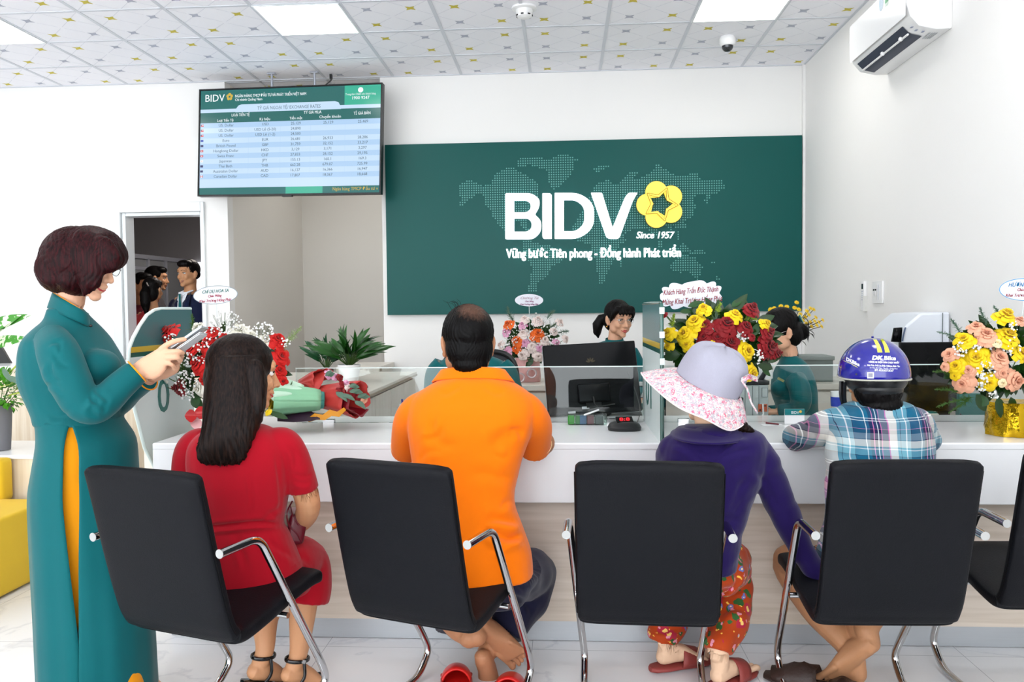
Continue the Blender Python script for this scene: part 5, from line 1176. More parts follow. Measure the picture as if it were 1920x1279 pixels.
def floral(base, cols, scale, thr):
    def f(nt, b_, src):
        L = nt.links.new; N = nt.nodes.new; cur = None
        for i, (c, sc, th, off) in enumerate(cols):
            mp = N('ShaderNodeMapping'); mp.inputs['Location'].default_value = (off, off*1.7, off*.6); L(src, mp.inputs['Vector'])
            nz = N('ShaderNodeTexNoise'); nz.inputs['Scale'].default_value = sc*1.3; nz.inputs['Detail'].default_value = 3; L(mp.outputs[0], nz.inputs['Vector'])
            vm = N('ShaderNodeMix'); vm.data_type = 'VECTOR'; vm.inputs['Factor'].default_value = .04; L(mp.outputs[0], vm.inputs['A']); L(nz.outputs['Color'], vm.inputs['B'])
            v = N('ShaderNodeTexVoronoi'); v.inputs['Scale'].default_value = sc; v.inputs['Randomness'].default_value = 1; L(vm.outputs['Result'], v.inputs['Vector'])
            lt = N('ShaderNodeMath'); lt.operation = 'LESS_THAN'; lt.inputs[1].default_value = th; L(v.outputs['Distance'], lt.inputs[0])
            if isinstance(c, tuple) and len(c) == 3:    # ring / centre variants
                g = N('ShaderNodeMath'); g.operation = 'GREATER_THAN'; g.inputs[1].default_value = th*.45; L(v.outputs['Distance'], g.inputs[0])
                mm = N('ShaderNodeMix'); mm.data_type = 'RGBA'; L(g.outputs[0], mm.inputs['Factor']); mm.inputs['A'].default_value = C(c[0]); mm.inputs['B'].default_value = C(c[1]); cc = mm.outputs['Result']
            else: cc = None
            mx = N('ShaderNodeMix'); mx.data_type = 'RGBA'; L(lt.outputs[0], mx.inputs['Factor'])
            if cur is None: mx.inputs['A'].default_value = C(base)
            else: L(cur, mx.inputs['A'])
            if cc: L(cc, mx.inputs['B'])
            else: mx.inputs['B'].default_value = C(c)
            cur = mx.outputs['Result']
        L(cur, b_.inputs['Base Color'])
    return f
M_flt = mat('orange_floral', '#c24a0e', rough=.7, spec=.25, sheen=.1, build=floral('#a83a08', [('#2c5a2a', 22, .34, 3.1), (('#e8c06a', '#a8203a', 0), 17, .30, .4), ('#d8889a', 26, .2, 1.7), (('#f0d090', '#6a6fae', 0), 20, .2, 6.2), ('#f3c14e', 34, .17, 9.2)], 1, 1))
tr = MB(); tr.loft(pxrings([(1045, 1242, 1372, .118, 2.71), (1075, 1240, 1378, .125, 2.72), (1095, 1250, 1370, .11, 2.74)]))
limb(tr, [P(1345, 1072, -.02), P(1360, 1060, .12), kr, P(1374, 1120, .2), P(1366, 1172, .13), P(1350, 1212, .075), P(1347, 1222, .065)], [.085, .088, .078, .064, .062, .052, .046], cap='flat')
limb(tr, [P(1290, 1075, -.02), P(1282, 1062, .15), kl, P(1268, 1120, .3), P(1258, 1165, .27), P(1244, 1195, .23), P(1241, 1203, .225)], [.085, .088, .075, .063, .064, .056, .044], cap='flat')
CL_trousers = fused('trousers', tr, M_flt, ph_, .0055, 3, post=lambda me: (wrinkle(me, .004, 6, 51, (1, 1, 1), False), folds(me, [(P(1345, 1120, .08), P(1398, 1095, .14), .006), (P(1350, 1150, .05), P(1395, 1140, .1), .005), (P(1222, 1175, .2), P(1275, 1185, .2), .005)], .011)))
# sun hat (its own thing: it lifts off)
ax = Vector((.40, -.24, 1)).normalized(); hx = Vector((1, 0, 0)); hx = (hx-ax*hx.dot(ax)).normalized(); hy = ax.cross(hx)
c0 = P(1330, 716, .04); ht = thing('sun_hat', 'wide-brimmed sun hat with grey crown and pink floral brim on seated woman', 'hat', c0)
HA = lambda r, t, z: c0+hx*(r*math.cos(t))+hy*(r*math.sin(t))+ax*z
M_hatg = mat('hat_grey_cotton', '#9f9eac', rough=.85, var=(6, .04), bump=(400, .15)); M_hatf = mat('hat_floral', '#cfcaca', rough=.85, build=floral('#a9a6ad', [('#d6cccd', 62, .5, 2.2), ('#dba6b1', 70, .42, .9), (('#ead2d4', '#cf6a84', 0), 46, .36, 5.1), ('#dedad8', 90, .34, 3.3), ('#efe6c4', 54, .2, 7.7)], 1, 1))
m = MB(); rr = []
for r, z in ((.110, -.012), (.112, .01), (.1105, .04), (.106, .07), (.096, .096), (.078, .114), (.052, .124), (.026, .128), (.004, .129)):
    rr.append([HA(r*(1+.025*math.sin(3*t+z*30)+.012*math.sin(7*t)), t, z+.004*math.sin(5*t)*(z > .02)) for t in [2*math.pi*k/48 for k in range(48)]])
m.loft(rr, cap=False); o = m.build('crown', M_hatg, ht, world=True, smooth=True, subsurf=1)
crown_me = o.data
m = MB(); m.tube([HA(.1125, t, -.010) for t in [2*math.pi*k/48 for k in range(49)]], .0022, n=6); m.build('crown_seam', mat('hat_seam', '#9b9aa8', rough=.9, var=(90, .1)), ht, world=True)
m = MB(); rr = []; n = 72
for i, s_ in enumerate(np.linspace(0, 1, 9)):
    row = []
    for k in range(n):
        t = 2*math.pi*k/n; rt_ = .5+.5*math.cos(t-.15); near = .5-.5*math.sin(t); wd = .108-.062*rt_**1.3+.0*near; dp = .052+.02*rt_+.008*math.sin(3*t)+.006*math.sin(5*t+1)
        row.append(HA(.110+wd*s_**.9, t, -.008-dp*s_**1.35+.003*math.sin(7*t)*s_))
    rr.append(row)
m.loft(rr, cap=False); o = m.build('brim', M_hatf, ht, world=True, fix=False, smooth=True, subsurf=1); sd = o.modifiers.new('t', 'SOLIDIFY'); sd.thickness = .003; sd.offset = 0
m = MB(); e_ = rr[-1]; m.tube(e_+e_[:1], .0026, n=6); m.build('brim_piping', mat('hat_piping', '#ead9da', rough=.85, var=(60, .05)), ht, world=True)
m = MB(); a = P(1390, 713, -.07); m.loft([[a+Vector(v) for v in ((0, 0, .008), (.004, -.008, 0), (0, 0, -.008))], [a+Vector((.022, -.012, .012+z)) for z in (.01, 0, -.008)], [a+Vector((.05, -.008, .002+z)) for z in (.008, 0, -.008)]], cap=True)
m.tube(bez([a, a+Vector((.018, -.006, -.03)), a+Vector((.03, -.004, -.07)), a+Vector((.05, 0, -.105))], 5), .006, n=8, flat=.5); m.build('ribbon', M_hatf, ht, world=True)
def flipflop(M_, lab, col='#8e3b36'):
    t = thing('sandal', lab, 'sandal', M_ @ Vector((0, .1, -.02)), group='red brown slip-on sandals'); mm_ = mat('sandal_brown_red', col, rough=.55, var=(12, .08), bump=(150, .1))
    m = MB(); m.T = M_; m.loft([[Vector((w*u, y, -.009+.0105*v)) for u, v in superell(24, .7)] for y, w in ((-.03, .014), (-.015, .032), (.03, .042), (.09, .042), (.16, .052), (.2, .05), (.235, .036), (.25, .015))]); m.T = None; m.build('sole', mm_, t, world=True)
    m = MB(); m.T = M_; m.loft([[Vector((.051*math.cos(a), y+.02*math.sin(a), -.004+h*math.sin(a)**.8)) for a in np.linspace(0, math.pi, 20)] for y, h in ((.085, .070), (.11, .064), (.135, .056), (.155, .050))], cap=False, close=False); m.T = None; o = m.build('strap', mm_, t, world=True, fix=False, smooth=True); sd = o.modifiers.new('t', 'SOLIDIFY'); sd.thickness = .005; sd.offset = 1
flipflop(ML, 'red brown slip-on sandal on left foot of the woman in sun hat'); flipflop(MR, 'red brown slip-on sandal on right foot of the woman in sun hat')

tuck(BODY, [CL_hooded_top, CL_trousers])
# ================================================================== PERSON IN PLAID SHIRT AND HELMET
from mathutils.bvhtree import BVHTree
P = PY(2.80)
pp = person('person in blue plaid shirt leaning both arms on the counter, wearing helmet', P(1645, 1080))
HM = headM(P(1637, 712, .08), (.05, 1, -.12), (0, 0, 1), 1.02)
b = MB(); head_solid(b, HM); neck_solid(b, HM, P(1640, 770, .04), .05)
b.loft(pxrings([(768, 1600, 1685, .06, 2.88), (800, 1580, 1715, .085, 2.86), (900, 1580, 1715, .09, 2.82), (1000, 1580, 1715, .09, 2.76), (1070, 1570, 1720, .1, 2.74)]))
la = [P(1578, 792, .07), P(1528, 812, .20), P(1486, 818, .31), P(1545, 812, .42), P(1620, 806, .50)]; ra = [P(1718, 792, .07), P(1735, 820, .2), P(1738, 826, .30), P(1700, 814, .42), P(1650, 806, .52)]
for a_ in (la, ra):
    limb(b, a_, [.042, .042, .038, .03, .025]); w = a_[-1]; d = (a_[-1]-a_[-2]).normalized(); b.tube([w-d*.01, w+d*.04, w+d*.08], [.027, .036, .03], n=14, cap='round', flat=.5); s_ = Vector((0, 0, 1)).cross(d).normalized()
    for i in range(4): o_ = s_*(-.027+.018*i); finger(b, [w+d*.065+o_, w+d*.10+o_, w+d*.13+o_], .0078)
    finger(b, [w+d*.01, w+d*.04-s_*.04, w+d*.07-s_*.045], .009)
kl, kr = P(1480, 1052, .22), P(1700, 1065, .26)
limb(b, [P(1590, 1075, -.05), kl, P(1528, 1140, .17), P(1592, 1215, .06), P(1605, 1262, .04)], [.08, .06, .054, .040, .036]); limb(b, [P(1700, 1075, -.05), kr, P(1655, 1120, .12), P(1626, 1172, .02)], [.08, .06, .054, .040])
foot_solid(b, footM(P(1648, 1214, -.055), P(1560, 1280, .03)-P(1648, 1214, -.055), Vector((-.22, .95, .25)), 1.08, mirror=False))
limb(b, [P(1655, 1120, .12), P(1626, 1172, .02), P(1632, 1206, -.01)], [.05, .042, .032])
F2 = footM(P(1608, 1300, .02), (.1, .6, -.75), (.1, .8, .5), 1.04, mirror=True); foot_solid(b, F2); limb(b, [P(1592, 1215, .06), F2 @ Vector((0, .037, .08)), F2 @ Vector((0, .037, .05))], [.040, .032, .03])
BODY = fused('body', b, mat('skin_warm', '#b4815c', rough=.5, spec=.35, var=(12, .07), bump=(200, .07), sss=.05), pp, .0034, 3); face_parts(pp, HM, False)
h = MB(); h.T = HM; h.ell((0, -.02, .03), (.081, .098, .085)); h.ell((0, -.05, -.035), (.078, .058, .07)); h.ell((.01, -.055, -.085), (.066, .042, .035)); h.T = None
fused('hair', h, M_hair, pp, .0042, 4, post=lambda me: strands(me, HM, .002, 30, 9))
def plaid(nt, b_, src):
    L = nt.links.new; N = nt.nodes.new; sx = N('ShaderNodeSeparateXYZ')
    nz = N('ShaderNodeTexNoise'); nz.inputs['Scale'].default_value = 4; L(src, nz.inputs['Vector']); vm = N('ShaderNodeMix'); vm.data_type = 'VECTOR'; vm.inputs['Factor'].default_value = .03; L(src, vm.inputs['A']); L(nz.outputs['Color'], vm.inputs['B']); L(vm.outputs['Result'], sx.inputs[0])
    def band(out, per, off, stops):
        a = N('ShaderNodeMath'); a.operation = 'MULTIPLY_ADD'; a.inputs[1].default_value = 1/per; a.inputs[2].default_value = off; L(out, a.inputs[0]); fr_ = N('ShaderNodeMath'); fr_.operation = 'FRACT'; L(a.outputs[0], fr_.inputs[0])
        r = N('ShaderNodeValToRGB'); r.color_ramp.interpolation = 'CONSTANT'; e = r.color_ramp.elements; e[0].position = 0; e[0].color = C(stops[0][1]); e[1].position = stops[1][0]; e[1].color = C(stops[1][1])
        for p_, c_ in stops[2:]: x = e.new(p_); x.color = C(c_)
        L(fr_.outputs[0], r.inputs[0]); return r.outputs[0]
    V = band(sx.outputs[0], .168, 10.35, [(0, '#0e5a78'), (.13, '#dfe9ea'), (.145, '#0e5a78'), (.20, '#17173f'), (.26, '#d77bb0'), (.275, '#17173f'), (.33, '#e9eef0'), (.345, '#17173f'), (.39, '#d77bb0'), (.405, '#6f737d'), (.52, '#e070b4'), (.54, '#e9e6dc'), (.68, '#6ba3b4'), (.74, '#1a1a38'), (.75, '#6ba3b4'), (.84, '#e9eef0'), (.86, '#6ba3b4'), (.93, '#1a1a38'), (.94, '#0e5a78')])
    H = band(sx.outputs[2], .150, 10.1, [(0, '#14305a'), (.16, '#e4ecee'), (.175, '#14305a'), (.21, '#e4ecee'), (.225, '#0e5a78'), (.42, '#1a1a38'), (.435, '#6ba3b4'), (.56, '#e9eef0'), (.58, '#6ba3b4'), (.62, '#e3e0d6'), (.76, '#1a1a38'), (.775, '#7a7e88'), (.90, '#14143a'), (.99, '#d77bb0')])
    mx = N('ShaderNodeMix'); mx.data_type = 'RGBA'; mx.inputs['Factor'].default_value = .46; L(V, mx.inputs['A']); L(H, mx.inputs['B']); L(mx.outputs['Result'], b_.inputs['Base Color'])
    w = N('ShaderNodeTexNoise'); w.inputs['Scale'].default_value = 600; L(src, w.inputs['Vector']); bp = N('ShaderNodeBump'); bp.inputs['Strength'].default_value = .12; bp.inputs['Distance'].default_value = .004; L(w.outputs['Fac'], bp.inputs['Height']); L(bp.outputs[0], b_.inputs['Normal'])
M_plaid = mat('plaid_flannel', '#5a7a8a', rough=.85, spec=.2, sheen=.15, build=plaid)
sh = MB(); L = [(752, 1606, 1690, .06, 2.87), (760, 1582, 1710, .085, 2.87), (775, 1564, 1728, .11, 2.87), (800, 1556, 1740, .125, 2.86), (850, 1552, 1747, .13, 2.84), (920, 1552, 1746, .125, 2.80), (980, 1548, 1744, .125, 2.76), (1020, 1538, 1746, .13, 2.74), (1060, 1530, 1750, .14, 2.73)]
sh.loft(pxrings(smooth_levels(L, 3)))
sleeve(sh, [P(1592, 790, .06), P(1562, 795, .11), P(1525, 812, .20), P(1492, 820, .30), P(1512, 822, .355), P(1560, 816, .43), P(1600, 810, .48)], [.05, .056, .054, .05, .049, .044, .04]); sleeve(sh, [P(1705, 788, .06), P(1722, 800, .12), P(1732, 822, .22), P(1732, 828, .30), P(1700, 816, .40), P(1665, 810, .48)], [.05, .056, .052, .048, .044, .04])
def tf(me):
    wrinkle(me, .0022, 6, 61, (1, 1, 1), False); q = lambda x, y: P(x, y, -.06)
    folds(me, [(q(1555, 780), q(1560, 850), .006), (q(1590, 770), q(1640, 790), .006), (q(1640, 790), q(1725, 772), .006), (q(1560, 860), q(1620, 840), .004), (q(1560, 900), q(1640, 850), .004), (P(1480, 800, .2), P(1510, 840, .2), .005), (P(1500, 790, .15), P(1535, 835, .15), .005)], .013)
CL_plaid_shirt = fused('plaid_shirt', sh, M_plaid, pp, .0052, 4, post=tf)
m = MB(); rows = []
for s_ in np.linspace(0, 1, 5):
    rows.append([P(1644+math.cos(t)*(48+12*s_), 752+8*s_*(1-math.sin(t))+2, .085+math.sin(t)*(.058+.016*s_)) for t in np.linspace(0, 2*math.pi, 37)[:-1]])
m.loft(rows, cap=False); o = m.build('collar', M_plaid, pp, world=True, fix=False, smooth=True); sd = o.modifiers.new('t', 'SOLIDIFY'); sd.thickness = .004; sd.offset = 0
tr = MB(); tr.loft(pxrings([(1050, 1545, 1738, .125, 2.74), (1085, 1540, 1740, .13, 2.75), (1105, 1555, 1730, .11, 2.77)]))
k2 = P(1525, 1066, .12); limb(tr, [P(1600, 1078, -.05), P(1550, 1072, .05), k2], [.095, .088, .078], cap='flat'); limb(tr, [P(1700, 1078, -.05), P(1702, 1070, .1), P(1702, 1066, .2)], [.095, .088, .078], cap='flat')
CL_shorts = fused('shorts', tr, mat('dark_shorts', '#1b1c22', rough=.8, var=(6, .1), bump=(500, .1)), pp, .0065, 3)
# helmet
hm = thing('helmet', 'glossy dark blue half helmet with yellow stripes and white lettering', 'helmet', HM @ Vector((0, 0, .05)))
M_hel = mat('helmet_blue', '#17168a', rough=.12, spec=.6, coat=.6, var=(3, .05)); M_helr = mat('helmet_rim', '#b8b6a8', rough=.4, var=(30, .05)); M_hely = mat('helmet_yellow', '#e3ea4e', rough=.3, var=(20, .04)); M_helw = mat('helmet_white', '#f3f4f8', rough=.35, var=(30, .02))
def rim(t):   # t: azimuth, 90 = front, -90 = back ; polar limit
    bk = .5-.5*math.sin(t); s2 = abs(math.cos(t)); return math.radians(80+22*bk+4*s2*s2+5*bk*math.cos(2*t+3.14)*0)
def hpnt(t, u, k=1.): th = rim(t)*u; return HM @ Vector((.112*k*math.sin(th)*math.cos(t), -.008+.132*k*math.sin(th)*math.sin(t), .018+.122*k*math.cos(th)))
n = 56; m = MB(); rr = [[hpnt(2*math.pi*k/n, u) for k in range(n)] for u in np.linspace(.02, 1, 20)]; m.loft(rr[::-1], cap=False); m.add(rr[0], [tuple(range(n))]); shell = m.build('shell', M_hel, hm, world=True, smooth=True)
sd = shell.modifiers.new('t', 'SOLIDIFY'); sd.thickness = .006; sd.offset = -1
bv = BVHTree.FromPolygons([v.co.copy() for v in shell.data.vertices], [tuple(p.vertices) for p in shell.data.polygons])
m = MB(); e_ = [hpnt(2*math.pi*k/n, 1.0, 1.004) for k in range(n)]; m.tube(e_+e_[:1], .0028, n=8); m.build('rim_trim', M_helr, hm, world=True)
m = MB(); m.T = HM; m.ell((0, -.03, .0), (.098, .098, .06)); m.ell((0, -.06, -.035), (.075, .055, .03)); m.T = None; m.build('padding', M_blk, hm, world=True)
def decal(mb, pts_px, faces, mi=0, off=.0012):
    vs = []
    for (x, y) in pts_px:
        d = ray(x, y).normalized(); hit = bv.ray_cast(CAM, d)
        vs.append(hit[0]-d*off+hit[1]*0 if hit[0] is not None else at(x, y, 2.75))
    mb.add(vs, faces, mi)
def decal_text(mb, s, x, y, h, w, slope=0., mi=0, bold=0., shear=0.):
    me = text_mesh(s, 1, shear=shear); co = getco(me); w0 = co[:, 0].max()-co[:, 0].min(); x0 = co[:, 0].min()
    for q in ((0, 0), (bold, 0), (0, bold), (bold, bold)) if bold else ((0, 0),):
        decal(mb, [(x+(c[0]-x0)/w0*w+q[0], y-c[1]*h+slope*((c[0]-x0)/w0*w)+q[1]) for c in co], [tuple(p.vertices) for p in me.polygons], mi)
    bpy.data.meshes.remove(me)
def strip(mb, a, b_, w0, w1, mi=0, n_=10):   # band from a to b (px), widths px
    pts = []
    for i in range(n_+1):
        t = i/n_; x = a[0]+(b_[0]-a[0])*t**1.0+3.5*math.sin(t*math.pi)*.5; y = a[1]+(b_[1]-a[1])*t; w = w0+(w1-w0)*t; pts += [(x-w/2, y), (x+w/2, y)]
    decal(mb, pts, [(2*i, 2*i+1, 2*i+3, 2*i+2) for i in range(n_)], mi)
m = MB(); strip(m, (1639, 634.5), (1650, 661), 6, 9); strip(m, (1653, 635.5), (1664, 661), 5, 9); decal(m, [(1574, 688), (1577, 672), (1584, 662), (1592, 661), (1583, 672), (1577, 690)], [(0, 1, 2, 3, 4, 5)]); strip(m, (1581, 676), (1608, 689), 1, 1.4); m.build('yellow_stripe', M_hely, hm, world=True, smooth=False)
m = MB(); decal_text(m, 'DK', 1635, 674, 11, 19, .02, bold=1.1, shear=.2); decal_text(m, 'Bike', 1658, 674.5, 10.5, 21, .02, bold=.8); decal_text(m, 'HÃNG XE ĐIỆN BÁN CHẠY NHẤT', 1629, 680, 4.4, 57, .03, bold=.3); decal_text(m, 'Nhà Phân Phối Xe Điện NShima Bình Tân', 1626, 686.3, 4.6, 61, .035, bold=.2); decal_text(m, '171 Phan Bội Châu - Tam Kỳ - Quảng Nam', 1631, 690.8, 3.6, 52, .035); decal_text(m, 'ĐT: 0235.627.25.67', 1640, 695.6, 4.6, 35, .03, bold=.3)
decal_text(m, 'DKBike', 1587, 676, 9, 24, .45, bold=.5); decal(m, [(1626, 698), (1638.5, 698), (1638.5, 709.5), (1626, 709.5)], [(0, 1, 2, 3)]); m.build('lettering', M_helw, hm, world=True, smooth=False)
m = MB(); decal(m, [(1628, 700), (1636.5, 700), (1636.5, 707.5), (1628, 707.5)], [(0, 1, 2, 3)], off=.0018); m.build('sticker_mark', mat('sticker_grey', '#8a8a9a', rough=.5, var=(200, .2)), hm, world=True, smooth=False)
m = MB(); decal(m, [(1605.5+2*math.cos(k*.785), 702+2*math.sin(k*.785)) for k in range(8)], [tuple(range(8))]); m.build('rivet', mat('rivet_dark', '#55555f', rough=.4, metal=.6), hm, world=True, smooth=False)
m = MB(); m.tube(bez([HM @ Vector((-.1, .01, -.005)), HM @ Vector((-.098, .02, -.06)), HM @ Vector((-.07, .045, -.115)), HM @ Vector((-.02, .06, -.135)), HM @ Vector((.05, .05, -.12)), HM @ Vector((.1, .01, -.01))], 6), .0075, n=8, flat=.4, hint=(0, 1, 0)); m.tube(bez([HM @ Vector((-.1, -.03, -.01)), HM @ Vector((-.09, .01, -.07)), HM @ Vector((-.07, .04, -.11))], 6), .006, n=8, flat=.4, hint=(0, 1, 0)); m.build('chin_strap', M_blk, hm, world=True)
for (x, y, dx, dy_, lab) in ((1592, 1296, -.8, .45, 'dark brown slipper on the floor under the person in plaid shirt'), (1608, 1345, .3, .9, 'dark brown slipper beneath the bare feet of the person in plaid shirt')):
    q = atz(x, y, 0.012); M_ = Matrix.Translation(q+Vector((-.04, 0, 0.01))) @ frame((dx, dy_, 0)).to_4x4()
    t = thing('slipper', lab, 'slipper', q, group='dark brown slippers'); mm_ = mat('brown_leather', '#33231d', rough=.5, var=(12, .2), bump=(60, .3))
    m = MB(); m.T = M_; m.loft([[Vector((w*u, y_, -.009+.0105*v)) for u, v in superell(24, .7)] for y_, w in ((-.03, .014), (-.015, .032), (.03, .042), (.09, .042), (.16, .05), (.2, .046), (.24, .02))]); m.T = None; m.build('sole', mm_, t, world=True)
    m = MB(); m.T = M_; m.loft([[Vector((.052*math.cos(a), y_+.015*math.sin(a), -.004+h*math.sin(a)**.8*(1+.12*math.sin(a*5+y_*60)))) for a in np.linspace(0, math.pi, 24)] for y_, h in ((.05, .060), (.09, .066), (.13, .052), (.17, .036), (.2, .03))], cap=False, close=False); m.T = None; o = m.build('strap', mm_, t, world=True, fix=False, smooth=True); sd = o.modifiers.new('t', 'SOLIDIFY'); sd.thickness = .005; sd.offset = 1

tuck(CL_shorts, [CL_plaid_shirt], .006, .04); tuck(BODY, [CL_plaid_shirt, CL_shorts])
# ================================================================== TELLERS BEHIND THE COUNTER
M_navysuit = clothmat('navy_suit', '#161d3a'); M_shirtw = clothmat('white_shirt', '#e9edf4', v=.02); M_coral = clothmat('coral_red_cloth', '#c93a40'); M_wine = clothmat('wine_red_cloth', '#5c1420')
def seated_torso(Y, levels, arms, r=(.05, .05, .042, .035)):
    t = MB(); t.loft(pxrings(smooth_levels(levels, 3)))
    for a_ in arms: sleeve(t, a_, list(r)[:len(a_)] if len(a_) <= 4 else [.05, .052, .046, .04, .034])
    return t
# ---- teller facing the customers' right, glasses, ponytail
P = PY(5.30); tp = person('bank teller with ponytail, glasses and teal tunic behind the computer monitor', P(1155, 780))
HM = headM(P(1160, 598), (.42, -.9, -.16), (0, 0, 1), 1.0)
b = MB(); head_solid(b, HM); neck_solid(b, HM, P(1152, 648, .02), .046); b.loft(pxrings([(650, 1130, 1176, .05, 5.32), (700, 1110, 1190, .09, 5.32), (790, 1112, 1188, .09, 5.32)]))
q = P(1150, 790); b.loft([[Vector((q.x+u*.15, 5.2+v*.2, z)) for u, v in superell(20, .8)] for z in (.58, .5, .44)])
for s in (-1, 1): limb(b, [Vector((q.x+s*.09, 5.1, .5)), Vector((q.x+s*.1, 4.75, .52)), Vector((q.x+s*.1, 4.75, .1))], [.07, .055, .04]); foot_solid(b, footM(Vector((q.x+s*.1, 4.8, .01)), (0, -1, 0), (0, 0, 1), .95))
arms = [[P(1119, 658), P(1106, 690), P(1103, 730, -.02), P(1118, 745, -.22)], [P(1181, 658), P(1196, 690), P(1203, 725, -.05), P(1190, 745, -.25)]]
for a_ in arms:
    limb(b, a_, [.036, .036, .032, .024]); w = a_[-1]; d = Vector((0, -1, -.05)); b.tube([w, w+d*.05, w+d*.085], [.026, .036, .03], n=12, cap='round', flat=.5)
    for i in range(4): finger(b, [w+d*.07+Vector((-.027+.018*i, 0, 0)), w+d*.105+Vector((-.027+.018*i, 0, 0)), w+d*.13+Vector((-.027+.018*i, 0, -.012))], .0078)
    finger(b, [w, w+d*.04+Vector((.04, 0, 0)), w+d*.06+Vector((.042, 0, 0))], .009)
B1 = fused('body', b, M_skinL, tp, .005, 3); face_parts(tp, HM, glasses=M_gfr2)
h = MB(); h.T = HM; h.ell((0, -.022, .036), (.083, .098, .088)); h.ell((0, -.05, -.02), (.078, .06, .075)); h.ell((0, .052, .072), (.058, .045, .034)); 
for s in (-1, 1): h.tube([(s*.05, .07, .075), (s*.068, .056, .045), (s*.074, .04, .01), (s*.074, .03, -.02)], [.02, .017, .011, .004], n=10, cap='round')
for k in range(5): h.tube([(-.04+.02*k, .08, .07), (-.044+.022*k, .098, .048), (-.046+.023*k, .099, .034)], [.013, .009, .003], n=8, cap='round')
h.tube([(.03, -.09, .0), (.06, -.115, -.02), (.085, -.12, -.06), (.09, -.11, -.11), (.085, -.1, -.14)], [.025, .036, .036, .026, .006], n=14, cap='round'); h.T = None
fused('hair', h, M_hair, tp, .0045, 3, post=lambda me: strands(me, HM, .0016, 30, 3))
m = MB(); m.T = HM; [m.ell((s*.079, -.006, -.05), .006, n=8, m=6) for s in (-1, 1)]; m.T = None; m.build('earring', mat('gold', '#c9a24a', rough=.25, metal=1, var=(30, .05)), tp, world=True)
t = seated_torso(5.3, [(637, 1138, 1167, .04, 5.34), (641, 1126, 1177, .07, 5.33), (647, 1112, 1187, .09, 5.32), (660, 1105, 1193, .105, 5.32), (700, 1104, 1193, .115, 5.31), (735, 1107, 1190, .12, 5.31), (790, 1106, 1192, .125, 5.3)], arms)
T1 = fused('tunic', t, M_teal, tp, .006, 4, post=lambda me: wrinkle(me, .002, 4, 71, (1, 1, 1), False)); tuck(B1, [T1], .004, .012)
m = MB(); rows = [[P(1152+math.cos(t_)*(17-1.5*s_), 644-12*s_+(6*(.5-.5*math.sin(t_))), math.sin(t_)*(.055-.004*s_)) for t_ in np.linspace(0, 2*math.pi, 31)[:-1]] for s_ in (0, .5, 1)]
m.loft(rows, cap=False); o = m.build('collar', M_teal, tp, world=True, fix=False, smooth=True); sd = o.modifiers.new('t', 'SOLIDIFY'); sd.thickness = .004; sd.offset = 1
# ---- teller hidden behind the man in orange
P = PY(4.30); tp = person('bank teller in teal tunic almost hidden behind the man in orange', P(888, 780))
HM = headM(P(882, 622), (0, -1, -.15), (0, 0, 1), .97)
b = MB(); head_solid(b, HM); neck_solid(b, HM, P(884, 668, .02), .044); b.loft(pxrings([(672, 860, 908, .05, 4.32), (720, 830, 940, .09, 4.32), (800, 835, 935, .09, 4.32)]))
q = P(885, 800); b.loft([[Vector((q.x+u*.15, 4.55+v*.18, z)) for u, v in superell(20, .8)] for z in (.6, .5, .44)])
for s in (-1, 1): limb(b, [Vector((q.x+s*.09, 4.55, .5)), Vector((q.x+s*.1, 4.45, .47)), Vector((q.x+s*.1, 4.5, .1))], [.07, .055, .04])
arms = [[P(832, 684), P(818, 706), P(814, 755, -.02), P(845, 775, -.2)], [P(938, 684), P(954, 706), P(960, 755, -.02), P(930, 775, -.2)]]
for a_ in arms: limb(b, a_, [.036, .036, .032, .024]); w = a_[-1]; b.ell(w-Vector((0, .05, 0)), (.035, .05, .016)); [finger(b, [w+Vector((-.027+.018*i, -.08, 0)), w+Vector((-.027+.018*i, -.11, 0)), w+Vector((-.027+.018*i, -.13, -.01))], .0078) for i in range(4)]
B1 = fused('body', b, M_skinL, tp, .006, 3); face_parts(tp, HM)
h = MB(); h.T = HM; h.ell((0, -.022, .036), (.083, .098, .088)); h.ell((0, -.05, -.03), (.078, .06, .085)); h.ell((0, .05, .072), (.058, .045, .034)); h.T = None; fused('hair', h, M_hair, tp, .005, 3)
t = seated_torso(4.3, [(664, 866, 902, .045, 4.32), (669, 846, 924, .07, 4.32), (677, 828, 944, .09, 4.32), (694, 816, 956, .105, 4.32), (725, 818, 955, .115, 4.31), (760, 822, 950, .12, 4.31), (800, 824, 948, .125, 4.3)], arms, (.056, .056, .05, .036))
T1 = fused('tunic', t, M_teal, tp, .006, 4, post=lambda me: wrinkle(me, .002, 4, 72, (1, 1, 1), False)); tuck(B1, [T1])
# ---- teller with bun, turned to the left
P = PY(4.30); tp = person('bank teller with hair bun in teal tunic, seen from the side behind the roses', P(1492, 800))
HM = headM(P(1461, 622), (-.88, -.25, -.34), (-.1, 0, 1), .98)
b = MB(); head_solid(b, HM); neck_solid(b, HM, P(1480, 672, .02), .045); b.loft(pxrings([(678, 1465, 1500, .06, 4.32), (720, 1462, 1522, .11, 4.32), (800, 1466, 1524, .11, 4.32)]))
q = P(1500, 800); b.loft([[Vector((q.x-.02+u*.18, 4.42+v*.16, z)) for u, v in superell(20, .8)] for z in (.6, .5, .44)])
for s in (-1, 1): limb(b, [Vector((q.x-.1, 4.52+s*.08, .5)), Vector((q.x-.4, 4.55+s*.09, .5)), Vector((q.x-.42, 4.55+s*.09, .08))], [.07, .055, .04])
arms = [[P(1490, 712, -.10), P(1498, 732, -.165), P(1497, 765, -.16), P(1462, 772, -.12)], [P(1488, 700, .15), P(1492, 735, .18), P(1480, 770, .15), P(1440, 772, .1)]]
